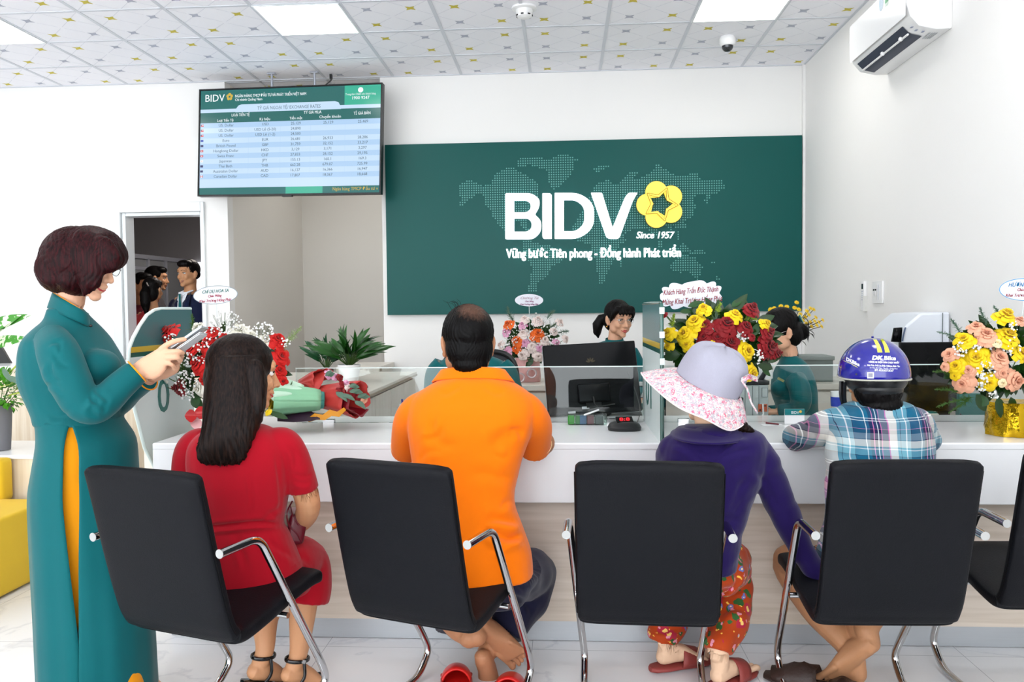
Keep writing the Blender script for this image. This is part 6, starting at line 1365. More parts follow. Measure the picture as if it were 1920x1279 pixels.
for a_ in arms: limb(b, a_, [.034, .034, .03, .024]); w = a_[-1]; b.ell(w+Vector((-.05, 0, 0)), (.05, .035, .016)); [finger(b, [w+Vector((-.08, -.027+.018*i, 0)), w+Vector((-.11, -.027+.018*i, 0)), w+Vector((-.13, -.027+.018*i, -.01))], .0078) for i in range(4)]
B1 = fused('body', b, M_skinL, tp, .006, 3); face_parts(tp, HM, glasses=M_gfr2)
h = MB(); h.T = HM; h.ell((0, -.02, .034), (.086, .1, .09)); h.ell((0, -.05, -.03), (.08, .065, .075)); h.ell((0, .05, .074), (.06, .045, .034)); h.ell((0, -.115, -.045), (.052, .042, .048)); h.T = None; fused('hair', h, M_hair, tp, .0045, 3, post=lambda me: strands(me, HM, .0016, 30, 4))
m = MB(); m.T = HM
for s in (-1, 1): m.loft([[Vector((s*.004, -.11, .02+z)) for z in (-.008, .008)], [Vector((s*.05, -.118, .03+z)) for z in (-.02, .02)], [Vector((s*.075, -.105, .02+z)) for z in (-.012, .012)]], cap=False, close=False)
m.ell((0, -.118, .02), (.012, .01, .012)); m.T = None; o = m.build('hair_bow', mat('bow_teal', '#4f8f90', rough=.6, var=(20, .1)), tp, world=True, fix=False); sd = o.modifiers.new('t', 'SOLIDIFY'); sd.thickness = .004
t = seated_torso(4.3, [(666, 1468, 1492, .05, 4.32), (676, 1464, 1503, .085, 4.32), (690, 1457, 1514, .125, 4.32), (712, 1450, 1524, .14, 4.32), (738, 1449, 1530, .14, 4.31), (770, 1456, 1532, .13, 4.31), (810, 1456, 1534, .14, 4.3)], arms, (.05, .05, .046, .036))
t.ell(P(1460, 728, -.06), (.04, .05, .04))
T1 = fused('tunic', t, M_teal, tp, .006, 4, post=lambda me: wrinkle(me, .0025, 4, 73, (1, 1, 1), False)); tuck(B1, [T1], .005, .05)
m = MB(); q = P(1464, 712, -.13); m.box(q, (.035, .004, .012), rot=(0, .5, 0)); m.build('name_badge', mat('badge', '#8f8a5a', rough=.3, metal=.5, var=(60, .2)), tp, world=True)
# ---- office chairs
M_mesh = mat('office_mesh', '#3a3d42', rough=.8, var=(200, .25), bump=(900, .3))
def office_chair(lab, x, y, rz, tilt=-.1):
    t = thing('office_chair', lab, 'office chair', (x, y, 0), rz)
    fr = MB(); pts = [Vector((.23*math.copysign(abs(math.cos(a))**.5, math.cos(a)), -.22+tilt*(.5+.5*math.sin(a))*1.1, .78+.27*math.copysign(abs(math.sin(a))**.5, math.sin(a)))) for a in np.linspace(0, 2*math.pi, 41)]
    fr.tube(pts, .017, n=10); fr.build('back_frame', M_blk, t); m = MB(); m.add(pts[:-1], [tuple(range(40))]); o = m.build('back_mesh', M_mesh, t, fix=False); sd = o.modifiers.new('t', 'SOLIDIFY'); sd.thickness = .01; sd.offset = 0
    MB().box((0, .02, .46), (.48, .46, .07), bev=.025).build('seat', M_blk, t); m = MB(); m.tube([(0, 0, .08), (0, 0, .44)], .025, n=12); m.build('post', M_blk, t)
    for k in range(5):
        a = k*1.2566; m = MB(); m.tube([(0, 0, .09), (.28*math.cos(a), .28*math.sin(a), .06)], [.022, .014], n=8); l = m.build('leg', M_blk, t); MB().ell((.28*math.cos(a), .28*math.sin(a), .027), (.022, .022, .026), n=10, m=8).build('caster', M_blk, l)
    m = MB(); m.tube([(0, -.2, .5), (0, -.1, .42), (0, .0, .42)], .02, n=8); m.build('spine', M_blk, t)
    return t
q = at(1112, 640, 5.62); office_chair('black office chair behind the teller with ponytail', q.x-.03, 5.28, math.pi, 0.0)
q = at(888, 720, 4.6); office_chair('black office chair of the teller hidden behind the man in orange', q.x, 4.68, math.pi, 0.0)
q = at(1562, 700, 4.55); office_chair('black office chair with grey mesh back between the teller with bun and the helmet', q.x+.03, 4.68, math.radians(62), -.06)

# ================================================================== PEOPLE IN THE ROOM BEYOND THE DOORWAY
def hall_person(lab, hx, hy, Y, f, s, top, bottom, hair='short', skin=M_skinM, smile=False, w=.2, floor=None, extra=None, down=0):
    H = at(hx, hy, Y); p = person(lab, (H.x, Y, 0)); hm_ = headM(H, Vector((f[0], f[1], -.08-down)), (0, 0, 1), s); b = MB(); head_solid(b, hm_, female=(hair != 'short'), ears=True); F_ = Vector((f[0], f[1], 0)).normalized(); R_ = F_.cross(Vector((0, 0, 1)))
    O = lambda r, z, ff=0.: Vector((H.x, Y, 0))+R_*r+F_*(ff-.02)+Vector((0, 0, z)); k = H.z/1.58; hz = H.z-.075*s
    neck_solid(b, hm_, O(0, hz-.10), .05*s)
    ring = lambda z, a, d_: [O(u*a, z, v*d_) for u, v in superell(24, .85)]
    b.loft([ring(hz-.14, .1, .06), ring(hz-.3, w*.75, .08), ring(hz-.5, w*.68, .08), ring(hz-.62, w*.7, .08)])
    for q_ in (-1, 1):
        limb(b, [O(q_*(w-.02), hz-.16), O(q_*(w+.03), hz-.4, -.01), O(q_*(w+.02), hz-.64, .05)], [.04, .036, .024]); wv = O(q_*(w+.02), hz-.64, .05); b.ell(wv-Vector((0, 0, .05)), (.03, .03, .045)); [finger(b, [wv+F_*(-.02+.014*i)-Vector((0, 0, .08)), wv+F_*(-.02+.014*i)-Vector((0, 0, .13))], .0075) for i in range(4)]
        limb(b, [O(q_*.09, hz-.62), O(q_*.09, .48), O(q_*.09, .09)], [.075, .05, .034]); foot_solid(b, footM(O(q_*.09, .015, -.05), F_, (0, 0, 1), .95))
    B_ = fused('body', b, skin, p, .008, 3); face_parts(p, hm_, hair != 'short', smile=smile, lip=M_lip if hair != 'short' else mat('lip_brown', '#9a5a50', rough=.5, var=(60, .06)))
    h = MB(); h.T = hm_; h.ell((0, -.022, .036), (.079, .097, .088)); 
    if hair == 'short': h.ell((0, .03, .085), (.066, .06, .036)); h.ell((0, -.05, -.01), (.074, .055, .05))
    else:
        h.ell((0, -.05, -.03), (.082, .065, .09)); h.ell((0, .045, .07), (.06, .05, .036))
        if hair == 'tail': h.tube([(0, -.10, .02), (0, -.13, -.04), (.01, -.13, -.14), (.02, -.12, -.25)], [.03, .045, .045, .012], n=12, cap='round')
    h.T = None; fused('hair', h, M_hair, p, .006, 3, post=lambda me: strands(me, hm_, .0015, 24, 5))
    t = MB(); t.loft([ring(hz-.12, .085, .06), ring(hz-.16, w*.8, .085), ring(hz-.22, w, .105), ring(hz-.4, w*.92, .11), ring(hz-.58, w*.88, .105), ring(hz-.68, w*.92, .11)])
    for q_ in (-1, 1): sleeve(t, [O(q_*(w-.05), hz-.19), O(q_*(w+.0), hz-.23), O(q_*(w+.035), hz-.42, -.01), O(q_*(w+.025), hz-.62, .04)], [.05, .056, .052, .042])
    T_ = fused('jacket' if top is M_navysuit else 'shirt', t, top, p, .008, 3)
    g = MB(); g.loft([ring(hz-.62, w*.82, .1), ring(hz-.75, w*.88, .105), ring(hz-.82, w*.86, .1)])
    for q_ in (-1, 1): limb(g, [O(q_*.085, hz-.72), O(q_*.09, .5), O(q_*.09, .07)], [.095, .075, .062], cap='flat')
    G_ = fused('trousers', g, bottom, p, .009, 3); tuck(B_, [T_, G_])
    m = MB()
    for q_ in (-1, 1):
        m.loft([[O(q_*.09+.036*u, .03+.03*v*(1.2-y*2), y-.07) for u, v in superell(14, .8)] for y in (.0, .06, .14, .22)])
    m.build('shoe', mat('beige_shoe', '#cbb79c') if hair == 'tail' else M_patent, p, world=True)
    return p, O, hz, F_, R_
p, O, hz, F_, R_ = hall_person('smiling man in navy suit with teal tie in the doorway', 353, 513, 7.75, (-.36, -.93), 1.12, M_navysuit, M_navysuit, skin=M_skinM, smile=True, w=.215)
m = MB(); m.add([O(-.06, hz-.095, .088), O(.06, hz-.095, .088), O(.045, hz-.2, .128), O(.0, hz-.42, .138), O(-.045, hz-.2, .128)], [(0, 1, 2, 3, 4)])
for s in (-1, 1): m.tube([O(s*.052, hz-.08, .02), O(s*.045, hz-.1, .075), O(s*.012, hz-.125, .11)], [.012, .016, .01], n=8, flat=.6)
m.build('shirt_front', M_shirtw, p, world=True, fix=False)
m = MB(); m.loft([[O(x, hz-z, f_) for x, f_ in ((-w_, .134), (0, .142), (w_, .134), (0, .128))] for z, w_ in ((.115, .016), (.15, .014), (.17, .012), (.3, .026), (.42, .03), (.46, .004))]); m.build('tie', M_teal, p, world=True)
m = MB()
for s in (-1, 1): m.add([O(s*.075, hz-.1, .06), O(s*.105, hz-.22, .122), O(s*.03, hz-.43, .146), O(s*.04, hz-.2, .136)], [(0, 1, 2, 3)])
o = m.build('lapel', M_navysuit, p, world=True, fix=False); sd = o.modifiers.new('t', 'SOLIDIFY'); sd.thickness = .006
p, O, hz, F_, R_ = hall_person('woman in coral red top with long dark ponytail, seen from behind in the doorway', 287, 544, 7.65, (.1, 1), 1.02, M_coral, M_navy, hair='tail', w=.17)
m = MB(); hm_ = Matrix.Translation(at(287, 544, 7.65)); m.box(at(277, 533, 7.53), (.012, .008, .04), rot=(0, -.5, 0)); m.build('hair_clip', M_chrome, p, world=True)
hall_person('man in dark red polo with short black hair at the left of the doorway group', 268, 535, 8.25, (.75, -.4), 1.1, M_wine, M_navy, w=.2)
hall_person('dim man with short black hair at the back of the doorway group', 294, 522, 8.75, (.8, .3), 1.12, mat('dim_shirt', '#3a3437', rough=.8, var=(6, .1)), M_navy, w=.2)
hall_person('woman in dark red dress half hidden by the left side of the doorway', 226, 541, 8.1, (.9, -.5), 1.0, M_wine, M_wine, hair='long', w=.165)
# unseen lamp added to brighten the dim hall
t = thing('hall_fill_lamp', 'round fill lamp added to brighten the dim room beyond the doorway, out of sight', 'ceiling light', (-3.6, 9.0, 2.72)); MB().lathe([(.001, -.03), (.16, -.03), (.17, -.015), (.17, 0), (.001, 0)], n=24).build('diffuser', mat('hall_fill_glow', '#ffffff', emit=('#fff4ea', 60), var=(3, .01)), t)
# ================================================================== FLOWERS
def petal_grid(r0, r1, w, cup, curl, lift, th, n=5, k=5):
    """one petal: rows from the base outwards"""
    V = []
    for i in range(n):
        s = i/(n-1); rad = r0+(r1-r0)*s; z = lift+cup*(1-(1-s)**2)-curl*max(0, s-.6)**2*6; ww = w*math.sin(math.pi*min(.12+.62*s, .8))**.8*(1 if s < 1 else .8)
        for j in range(k):
            a = (j/(k-1)-.5)*2; ra = rad-abs(a)**2*(.10*r1)*(1-s*.3); V.append((ra*math.cos(th+a*ww/max(r1, .001)), ra*math.sin(th+a*ww/max(r1, .001)), z+abs(a)**2*.10*r1*(1-1.6*s)))
    F = [(i*k+j, i*k+j+1, (i+1)*k+j+1, (i+1)*k+j) for i in range(n-1) for j in range(k-1)]
    return V, F
FLW = {}
def flower_mesh(kind, m, seed=0):
    key = (kind, m.name, seed)
    if key in FLW: return FLW[key]
    r = random.Random(seed); b = MB()
    if kind == 'rose':
        n = 0
        for ring, (cnt, r0, r1, w, cup, curl, lift) in enumerate(((3, .01, .16, .17, .62, -.02, .20), (4, .02, .27, .26, .60, .0, .14), (5, .03, .42, .36, .56, .05, .08), (5, .04, .60, .46, .46, .12, .03), (6, .05, .82, .55, .36, .22, -.02), (6, .05, 1.0, .62, .20, .30, -.08))):
            for k in range(cnt):
                j = lambda q: 1+r.uniform(-q, q); V, F_ = petal_grid(r0, r1*j(.1), w*j(.12), cup*j(.12), curl*j(.3), lift, 6.283*k/cnt+ring*.9+r.uniform(-.15, .15)); b.add(V, F_)
    elif kind == 'bud':
        for ring, (cnt, r1, cup) in enumerate(((3, .3, 1.0), (4, .5, .95), (4, .62, .8))):
            for k in range(cnt): V, F_ = petal_grid(.05, r1, r1*1.1, cup, .3, 0, 6.283*k/cnt+ring); b.add(V, F_)
    elif kind == 'carnation':
        for ring in range(6):
            for k in range(9): V, F_ = petal_grid(.05, .25+.15*ring, .22, .62-.09*ring, .1*r.uniform(-1, 2), .1-.03*ring, 6.283*k/9+ring*.4+r.uniform(-.1, .1)); b.add([(x, y, z+.05*math.sin(9*x+7*y)) for x, y, z in V], F_)
    elif kind == 'daisy':
        for k in range(10): V, F_ = petal_grid(.1, 1., .32, .15, .2, 0, 6.283*k/10, 3, 3); b.add(V, F_)
        b.ell((0, 0, .1), (.32, .32, .2), n=8, m=5)
    me = b.mesh('flower', False); me.polygons.foreach_set('use_smooth', np.ones(len(me.polygons), bool)); me.materials.append(m); FLW[key] = me; return me
def petmat(name, c, c2=None):
    def f(nt, b_, src):
        L = nt.links.new; N = nt.nodes.new; ln = N('ShaderNodeVectorMath'); ln.operation = 'LENGTH'; L(src, ln.inputs[0]); n = N('ShaderNodeTexNoise'); n.inputs['Scale'].default_value = 7; L(src, n.inputs['Vector'])
        a = N('ShaderNodeMath'); a.operation = 'MULTIPLY_ADD'; a.inputs[1].default_value = .5; L(n.outputs['Fac'], a.inputs[0]); L(ln.outputs['Value'], a.inputs[2]); r = N('ShaderNodeValToRGB'); e = r.color_ramp.elements; e[0].position = .35; e[0].color = C(c2 or c); e[1].position = 1.15/1.3; e[1].color = C(c); L(a.outputs[0], r.inputs[0]); L(r.outputs[0], b_.inputs['Base Color'])
    return mat(name, c, rough=.55, spec=.3, sheen=.15, sss=.0, build=f)
PM = dict(red=petmat('petal_red', '#cf1510', '#a50d10'), dred=petmat('petal_dark_red', '#860a14', '#5c060e'), yel=petmat('petal_yellow', '#f2cf10', '#e0a80c'), white=petmat('petal_white', '#ece9dc', '#dfe0b8'), org=petmat('petal_orange', '#e8651a', '#d24a10'), pink=petmat('petal_pink', '#e3a5c4', '#d47fae'), blush=petmat('petal_blush', '#eeddd6', '#e8c3bb'), peach=petmat('petal_peach', '#eeae8e', '#e08b66'), cream=petmat('petal_cream', '#f0dcae', '#e8c58e'))
M_leaf = mat('leaf_green', '#23491f', rough=.4, spec=.4, var=(30, .25)); M_leafd = mat('leaf_dark', '#17380f', rough=.3, spec=.5, var=(30, .25)); M_leafg = mat('leaf_grey_green', '#577360', rough=.6, var=(30, .2)); M_fern = mat('fern_green', '#3f6420', rough=.6, var=(40, .3)); M_gyp = mat('baby_breath', '#f1f2f0', rough=.7, var=(90, .05)); M_leafy = mat('leaf_lime', '#8aa52c', rough=.6, var=(40, .2)); M_stem = mat('stem_green', '#3c5a25', rough=.5, var=(40, .1))
def leaf_geo(b, o, d, up, L, w, n=6, bend=.25, tip=1.):
    d = Vector(d).normalized(); s = d.cross(Vector(up)); s = s.normalized() if s.length > 1e-4 else Vector((1, 0, 0)); u = s.cross(d); V = []
    for i in range(n+1):
        t = i/n; c = Vector(o)+d*L*t-u*(bend*L*t*t)*-1*-1; ww = w*math.sin(math.pi*min(1, t**.8*.98+.02))**.85
        V += [c-s*ww+u*ww*.25, c, c+s*ww+u*ww*.25]
    b.add(V, [(3*i+j, 3*i+j+1, 3*i+3+j+1, 3*i+3+j) for i in range(n) for j in (0, 1)])
def fern_geo(b, pts, w, n=26):
    P_ = bez(pts, 8); b.tube(P_, .0012, n=4); m_ = len(P_)
    for i in range(n):
        t = .1+.9*i/n; k = min(m_-2, int(t*(m_-1))); p = P_[k]; d = (P_[k+1]-P_[k]).normalized(); l = w*(1-t*.75)
        for q in range(5):
            a = RNG.normal(size=3); a = Vector(a)*.5+d*.6+Vector((0, 0, .1)); a.normalize(); b.tube([p, p+a*l*RNG.uniform(.4, 1)], [.0011, .0005], n=3)
def put_flower(par, name, kind, color, loc, out, size):
    me = flower_mesh(kind, PM[color], int(RNG.integers(0, 3))); o = bpy.data.objects.new(name, me); COL.objects.link(o); o.parent = par; o.matrix_parent_inverse = world_mat(par).inverted()
    z = Vector(out).normalized(); x, y, _ = basis(z); a = RNG.uniform(0, 6.28); x2 = x*math.cos(a)+y*math.sin(a); y2 = z.cross(x2)
    o.matrix_basis = Matrix.Translation(loc) @ (Matrix((x2, y2, z)).transposed()*size).to_4x4(); return o
def leaf_part(par, p, d, L, w, m, bend=.25, nm='leaf', up=(0, -.9, .4)):
    b = MB(); leaf_geo(b, p, d, up, L, w, bend=bend); return b.build(nm, m, par, world=True, fix=False, smooth=True)
def arrangement(name, lab, Y, cpx, R, roses, leaves=(), gyp=(), ferns=(), fill=60, fillm=None, fl=(.05, .017), fillsq=.8, depth=.10):
    """roses: (px, py, r_px, kind, colour); leaves: (x0,y0,x1,y1,width_px,mat); gyp: (px,py,r_px,n)"""
    c = at(cpx[0], cpx[1], Y); t = thing(name, lab, 'flower arrangement', c); k = Y/F; Rm_ = R*k
    for (x, y, r, kind, col) in roses:
        dx, dz = (x-cpx[0])*k, -(y-cpx[1])*k; q = min(1, math.hypot(dx, dz)/(Rm_*1.15)); dy = -depth*math.sqrt(max(0, 1-q*q)); p = at(x, y, Y+dy)
        out = Vector((dx*1.0, -Rm_*.75, dz*1.0+.35*Rm_)); put_flower(t, 'rose' if kind in ('rose', 'bud') else kind, kind, col, p-out.normalized()*r*k*.35, out, r*k*1.08)
        b = MB(); b.tube([p-out.normalized()*r*k*.3, p*.45+(c-Vector((0, 0, Rm_*.6)))*.55], .002, n=5); b.build('stem', M_stem, t, world=True)
    for (x0, y0, x1, y1, w, m_) in leaves:
        a, e = at(x0, y0, Y-depth*.7), at(x1, y1, Y-depth*.6); leaf_part(t, a, e-a+Vector((0, -.0, 0)), (e-a).length, w*k*.5, m_, .05)
    b = MB()
    for i in range(int(fill*2.2)):
        v = Vector(RNG.normal(size=3)); v.normalize(); v.y = -abs(v.y) if i % 3 else v.y; q9 = RNG.uniform(.35, 1)**.5; p = c+Vector((v.x*Rm_*.8*q9, v.y*depth*.7*q9, v.z*Rm_*fillsq*.72*q9)); leaf_geo(b, p-v*.02, v+Vector((0, 0, -.2+.4*RNG.random())), (RNG.normal()*.4, -.8, .5), fl[0]*RNG.uniform(.7, 1.3), fl[1]*RNG.uniform(.8, 1.2))
    if fill: b.build('foliage', fillm or M_leafd, t, world=True, fix=False, smooth=True)['kind'] = 'stuff'
    if gyp:
        b = MB(); b2 = MB()
        for (x, y, r, n) in gyp:
            q0 = at(x, y+r*.8, Y-depth*.5)
            for i in range(n):
                a, rr = RNG.uniform(0, 6.28), r*math.sqrt(RNG.random()); p = at(x+rr*math.cos(a), y+rr*math.sin(a), Y-depth*RNG.uniform(.75, 1.25)); s = .0042*RNG.uniform(.6, 1.25); b.ell(p, s, n=6, m=4); b2.tube([p, (p+q0)/2], .0005, n=3)
        b.build('baby_breath', M_gyp, t, world=True)['kind'] = 'stuff'; b2.build('baby_breath_stems', M_stem, t, world=True)['kind'] = 'stuff'
    for (pts, w, m_) in ferns:
        b = MB(); fern_geo(b, [at(x, y, Y-depth*.5) for x, y in pts], w*k); b.build('fern_spray', m_, t, world=True)
    return t
def card(lab, cx, cy, rx, ry, Y, rot, lines, stick, edge='#8d9aa0', shape='oval', name='greeting_card'):
    t = thing(name, lab, 'card', at(cx, cy, Y)); k = Y/F; c = at(cx, cy, Y); ca, sa = math.cos(rot), math.sin(rot); u = RT*ca+Vector((0, 0, 1))*sa; v = Vector((0, 0, 1))*ca-RT*sa
    if shape == 'oval': pts = [(rx*math.cos(a), ry*math.sin(a)) for a in np.linspace(0, 2*math.pi, 48, endpoint=False)]
    else: pts = [((rx-6+6*abs(math.sin(a*5.5)))*math.copysign(abs(math.cos(a))**.62, math.cos(a)), (ry-5+6*abs(math.sin(a*5.5)))*math.copysign(abs(math.sin(a))**.7, math.sin(a))) for a in np.linspace(0, 2*math.pi, 110, endpoint=False)]
    b = MB(); b.prism([(x*k, y*k) for x, y in pts], c, u, v, FW*.0015); b.build('board', mat('card_white', '#e6e8f1', rough=.5, var=(20, .01)), t, world=True, smooth=False)
    if edge: b = MB(); P_ = [c+u*x*k*.985+v*y*k*.985-FW*.0008 for x, y in pts]; b.tube(P_+P_[:1], .0013 if shape == 'oval' else .0007, n=5); b.build('outline', mat('card_edge_'+edge[1:], edge, rough=.5, var=(60, .05)), t, world=True)
    for i, (s, col, dx, dy, w, h) in enumerate(lines):
        b = MB(); o = c+u*dx*k+v*dy*k-FW*.0012
        for q in (0, .4, .8): add_text(b, s, o+u*q*k*.5, u, v, h*k, align='CENTER', fit=w*k, shear=.35)
        b.build('card_text', mat('ink_'+col[1:], col, rough=.5, var=(60, .05)), t, world=True, smooth=False)
    b = MB(); b.tube([c-v*ry*k*.95+FW*.002, at(stick[0], stick[1], Y)], .0016, n=6); b.build('stick', mat('clear_stick', '#dfe6e6', rough=.2, var=(9, .02)), t, world=True)
    return t
rs = lambda L, kind, col: [(x, y, r, kind, col) for x, y, r in L]
# ---- red and white arrangement, left
A1 = arrangement('flower_arrangement', 'red and white rose arrangement with baby breath in front of the left divider', 3.42, (428, 690), 135,
 rs([(312, 622, 23), (396, 620, 15), (421, 633, 16), (389, 643, 20), (357, 652, 17), (369, 682, 22), (383, 712, 17), (522, 635, 19), (528, 668, 21), (524, 694, 18), (531, 715, 14), (292, 720, 15), (440, 660, 18), (400, 700, 18), (470, 690, 20), (455, 730, 18), (500, 720, 16)], 'rose', 'red')+rs([(332, 727, 18)], 'rose', 'dred')+rs([(448, 618, 21), (470, 628, 16), (369, 612, 15)], 'carnation', 'white')+rs([(498, 637, 18), (503, 670, 17), (305, 705, 14), (371, 729, 16), (470, 650, 16), (420, 735, 15)], 'rose', 'white'),
 leaves=[(446, 640, 452, 615, 8, M_leaf), (372, 760, 364, 735, 16, M_leaf), (358, 690, 340, 712, 18, M_leafd), (478, 655, 500, 645, 10, M_leafd), (360, 745, 380, 768, 20, M_leaf)],
 gyp=[(380, 658, 26, 70), (350, 672, 14, 30), (350, 715, 22, 60), (491, 624, 22, 60), (420, 610, 30, 70), (322, 640, 18, 30), (352, 738, 14, 20), (440, 600, 16, 20), (535, 640, 10, 14)],
 ferns=[([(300, 690), (283, 655), (281, 608)], 22, M_fern), ([(310, 680), (298, 650), (290, 625)], 20, M_fern), ([(525, 660), (545, 635), (566, 612)], 24, mat('fern_pale', '#8fa56c', rough=.7, var=(40, .2))), ([(360, 625), (361, 605), (360, 588)], 14, M_fern), ([(330, 720), (345, 700), (340, 680)], 30, M_fern), ([(530, 720), (540, 735), (548, 715)], 14, M_fern)], fill=90)
b = MB(); q = at(432, 760, 3.42); b.lathe([(.03, .793-q.z), (.075, .793-q.z), (.088, .85-q.z), (.105, .92-q.z), (.10, .925-q.z), (.02, .9-q.z)], q, n=28); b.build('vase', mat('red_vase_wrap', '#a3161a', rough=.15, spec=.7, var=(9, .15), bump=(24, .6)), A1, world=True)
for k, (x, y) in enumerate(((358, 778), (368, 792), (376, 772))):
    b = MB(); b.loft([[at(x+dx*w, y+i*6-10, 3.30+.01*k+.012*math.sin(i+k)) for dx in (-1, 1)] for i, w in enumerate((3, 9, 12, 9, 2))], cap=False, close=False); b.build('ribbon', mat(('ribbon_red', 'ribbon_pink')[k == 1], ('#c02024', '#e0a8a8')[k == 1], rough=.25, var=(9, .1)), A1, world=True, fix=False)
card('oval greeting card with green and red writing on a stick above the red roses', 404, 553, 43, 17.5, 3.5, .07, [('CHÍ DỤ HOA SA', '#1f6b57', 0, 4, 50, 9), ('Chúc Mừng', '#b02840', -2, -4, 26, 7), ('Khai Trương Hồng Phát', '#b02840', -2, -13, 62, 7.5)], (409, 640))
# ---- orange / pink / white arrangement on the credenza
A2 = arrangement('flower_arrangement', 'orange, pink and white rose arrangement in pink wrap on the back credenza', 5.85, (997, 640), 68,
 rs([(952, 607, 12), (1009, 625, 15), (968, 638, 13), (966, 653, 10)], 'rose', 'org')+rs([(947, 622, 10), (979, 608, 9), (983, 642, 9), (949, 659, 10), (1045, 642, 9), (1012, 652, 8)], 'rose', 'pink')+rs([(980, 624, 11), (997, 649, 12), (979, 665, 12), (1022, 637, 11), (983, 597, 10), (1009, 599, 12), (1051, 603, 9), (1062, 634, 8), (1010, 668, 11), (937, 647, 9), (1040, 620, 9), (1030, 665, 10)], 'rose', 'blush'),
 leaves=[(997, 680, 990, 665, 10, M_leaf), (1000, 672, 985, 690, 12, M_leafd)], gyp=[(960, 625, 20, 50), (1035, 615, 22, 50), (1000, 610, 24, 50), (955, 645, 18, 40), (1000, 638, 16, 40), (1035, 650, 16, 30), (985, 655, 12, 20)],
 ferns=[([(965, 605), (955, 590), (951, 574)], 16, M_leafg), ([(1025, 600), (1033, 588), (1040, 583)], 14, M_leafg), ([(1045, 625), (1058, 622), (1066, 621)], 12, M_leafg), ([(1020, 620), (1035, 612), (1045, 606)], 16, M_leaf)], fill=80, fl=(.05, .016), fillm=M_leaf, depth=.14)
b = MB(); q = at(991, 718, 5.85); q.z = .786; b.lathe([(.02, 0), (.085, 0), (.09, .03), (.083, .12), (.095, .17), (.02, .15)], q, n=24); b.build('vase', mat('pink_wrap', '#dba6a4', rough=.2, spec=.7, var=(14, .2), bump=(20, .6)), A2, world=True)
for k, (x, y) in enumerate(((975, 708), (997, 700))): b = MB(); c_ = at(x, y, 5.73); b.tube([c_+Vector((.03*math.cos(a), 0, .03*math.sin(a))) for a in np.linspace(0, 6.28, 17)], .007, n=5, flat=2, hint=(0, 1, 0)); b.build('ribbon_loop', mat('silver_ribbon', '#d9c7cc', rough=.2, metal=.3, var=(30, .1)), A2, world=True)
card('small oval greeting card on a stick above the orange and pink flowers', 992, 563, 26.5, 11.5, 5.8, 0, [('Chương Tài', '#b9a3b0', 0, 2, 34, 6.5), ('Chúc Mừng', '#8a4a78', 0, -3.5, 16, 4), ('Khai Trương Hồng Phát', '#8a4a78', 0, -9, 34, 4)], (993, 620), edge=None)
# ---- yellow and dark red arrangement
A3 = arrangement('flower_arrangement', 'yellow and dark red rose arrangement on the counter beyond the sun hat', 3.46, (1352, 640), 118,
 rs([(1302, 601, 20), (1282, 625, 20), (1319, 577, 15), (1379, 589, 16), (1250, 625, 16), (1336, 645, 14), (1402, 658, 21), (1411, 700, 18), (1438, 606, 13), (1287, 646, 14), (1252, 648, 12), (1392, 676, 14)], 'rose', 'yel')+rs([(1322, 610, 16), (1363, 606, 23), (1319, 632, 15), (1370, 642, 25), (1400, 612, 17), (1411, 577, 18), (1443, 622, 17), (1444, 650, 24), (1389, 684, 16), (1458, 662, 16), (1345, 632, 16)], 'rose', 'dred')+rs([(1407, 634, 13), (1238, 578, 10), (1248, 592, 10)], 'bud', 'dred'),
 leaves=[(1374, 585, 1402, 550, 18, M_leafd), (1372, 575, 1392, 560, 12, M_leaf), (1302, 590, 1304, 560, 12, M_leafd), (1290, 575, 1322, 565, 12, M_leaf), (1268, 640, 1240, 628, 18, M_leafd), (1262, 655, 1240, 655, 18, M_leafd), (1262, 645, 1268, 625, 14, M_leafd), (1275, 665, 1240, 672, 20, M_leafd), (1440, 680, 1468, 664, 12, M_leafd), (1420, 685, 1450, 692, 14, M_leafd), (1428, 690, 1446, 706, 10, M_leaf), (1338, 600, 1344, 582, 10, M_leafd), (1385, 580, 1400, 592, 14, M_leafd), (1412, 630, 1422, 605, 14, M_leaf), (1275, 585, 1300, 583, 10, M_leaf)],
 gyp=[(1425, 665, 12, 20), (1395, 632, 10, 12)], ferns=[([(1335, 600), (1345, 582), (1352, 568)], 16, M_leafy), ([(1260, 615), (1262, 600), (1264, 588)], 14, M_leafy), ([(1420, 640), (1432, 630), (1438, 618)], 14, M_leafy), ([(1425, 650), (1432, 645), (1436, 640)], 12, M_leafy), ([(1330, 628), (1345, 620), (1356, 625)], 12, M_leafy), ([(1395, 600), (1408, 596), (1420, 600)], 12, M_leafy)], fill=110, fl=(.06, .02))
b = MB(); q = at(1352, 740, 3.46); q.z = .793; b.lathe([(.02, 0), (.07, 0), (.085, .06), (.09, .13), (.03, .12)], q, n=24); b.build('vase', mat('green_vase', '#1c3a22', rough=.3, var=(9, .1)), A3, world=True)
card('white cloud-shaped greeting card with red writing above the yellow and dark red roses', 1296, 553, 58, 25, 3.55, .07, [('Khách Hàng Trần Đức Thạnh', '#a23a44', -1, 3, 102, 14), ('Mừng Khai Trương Hồng Phát', '#a23a44', 0, -15, 112, 14.5)], (1297, 620), edge=None, shape='cloud')
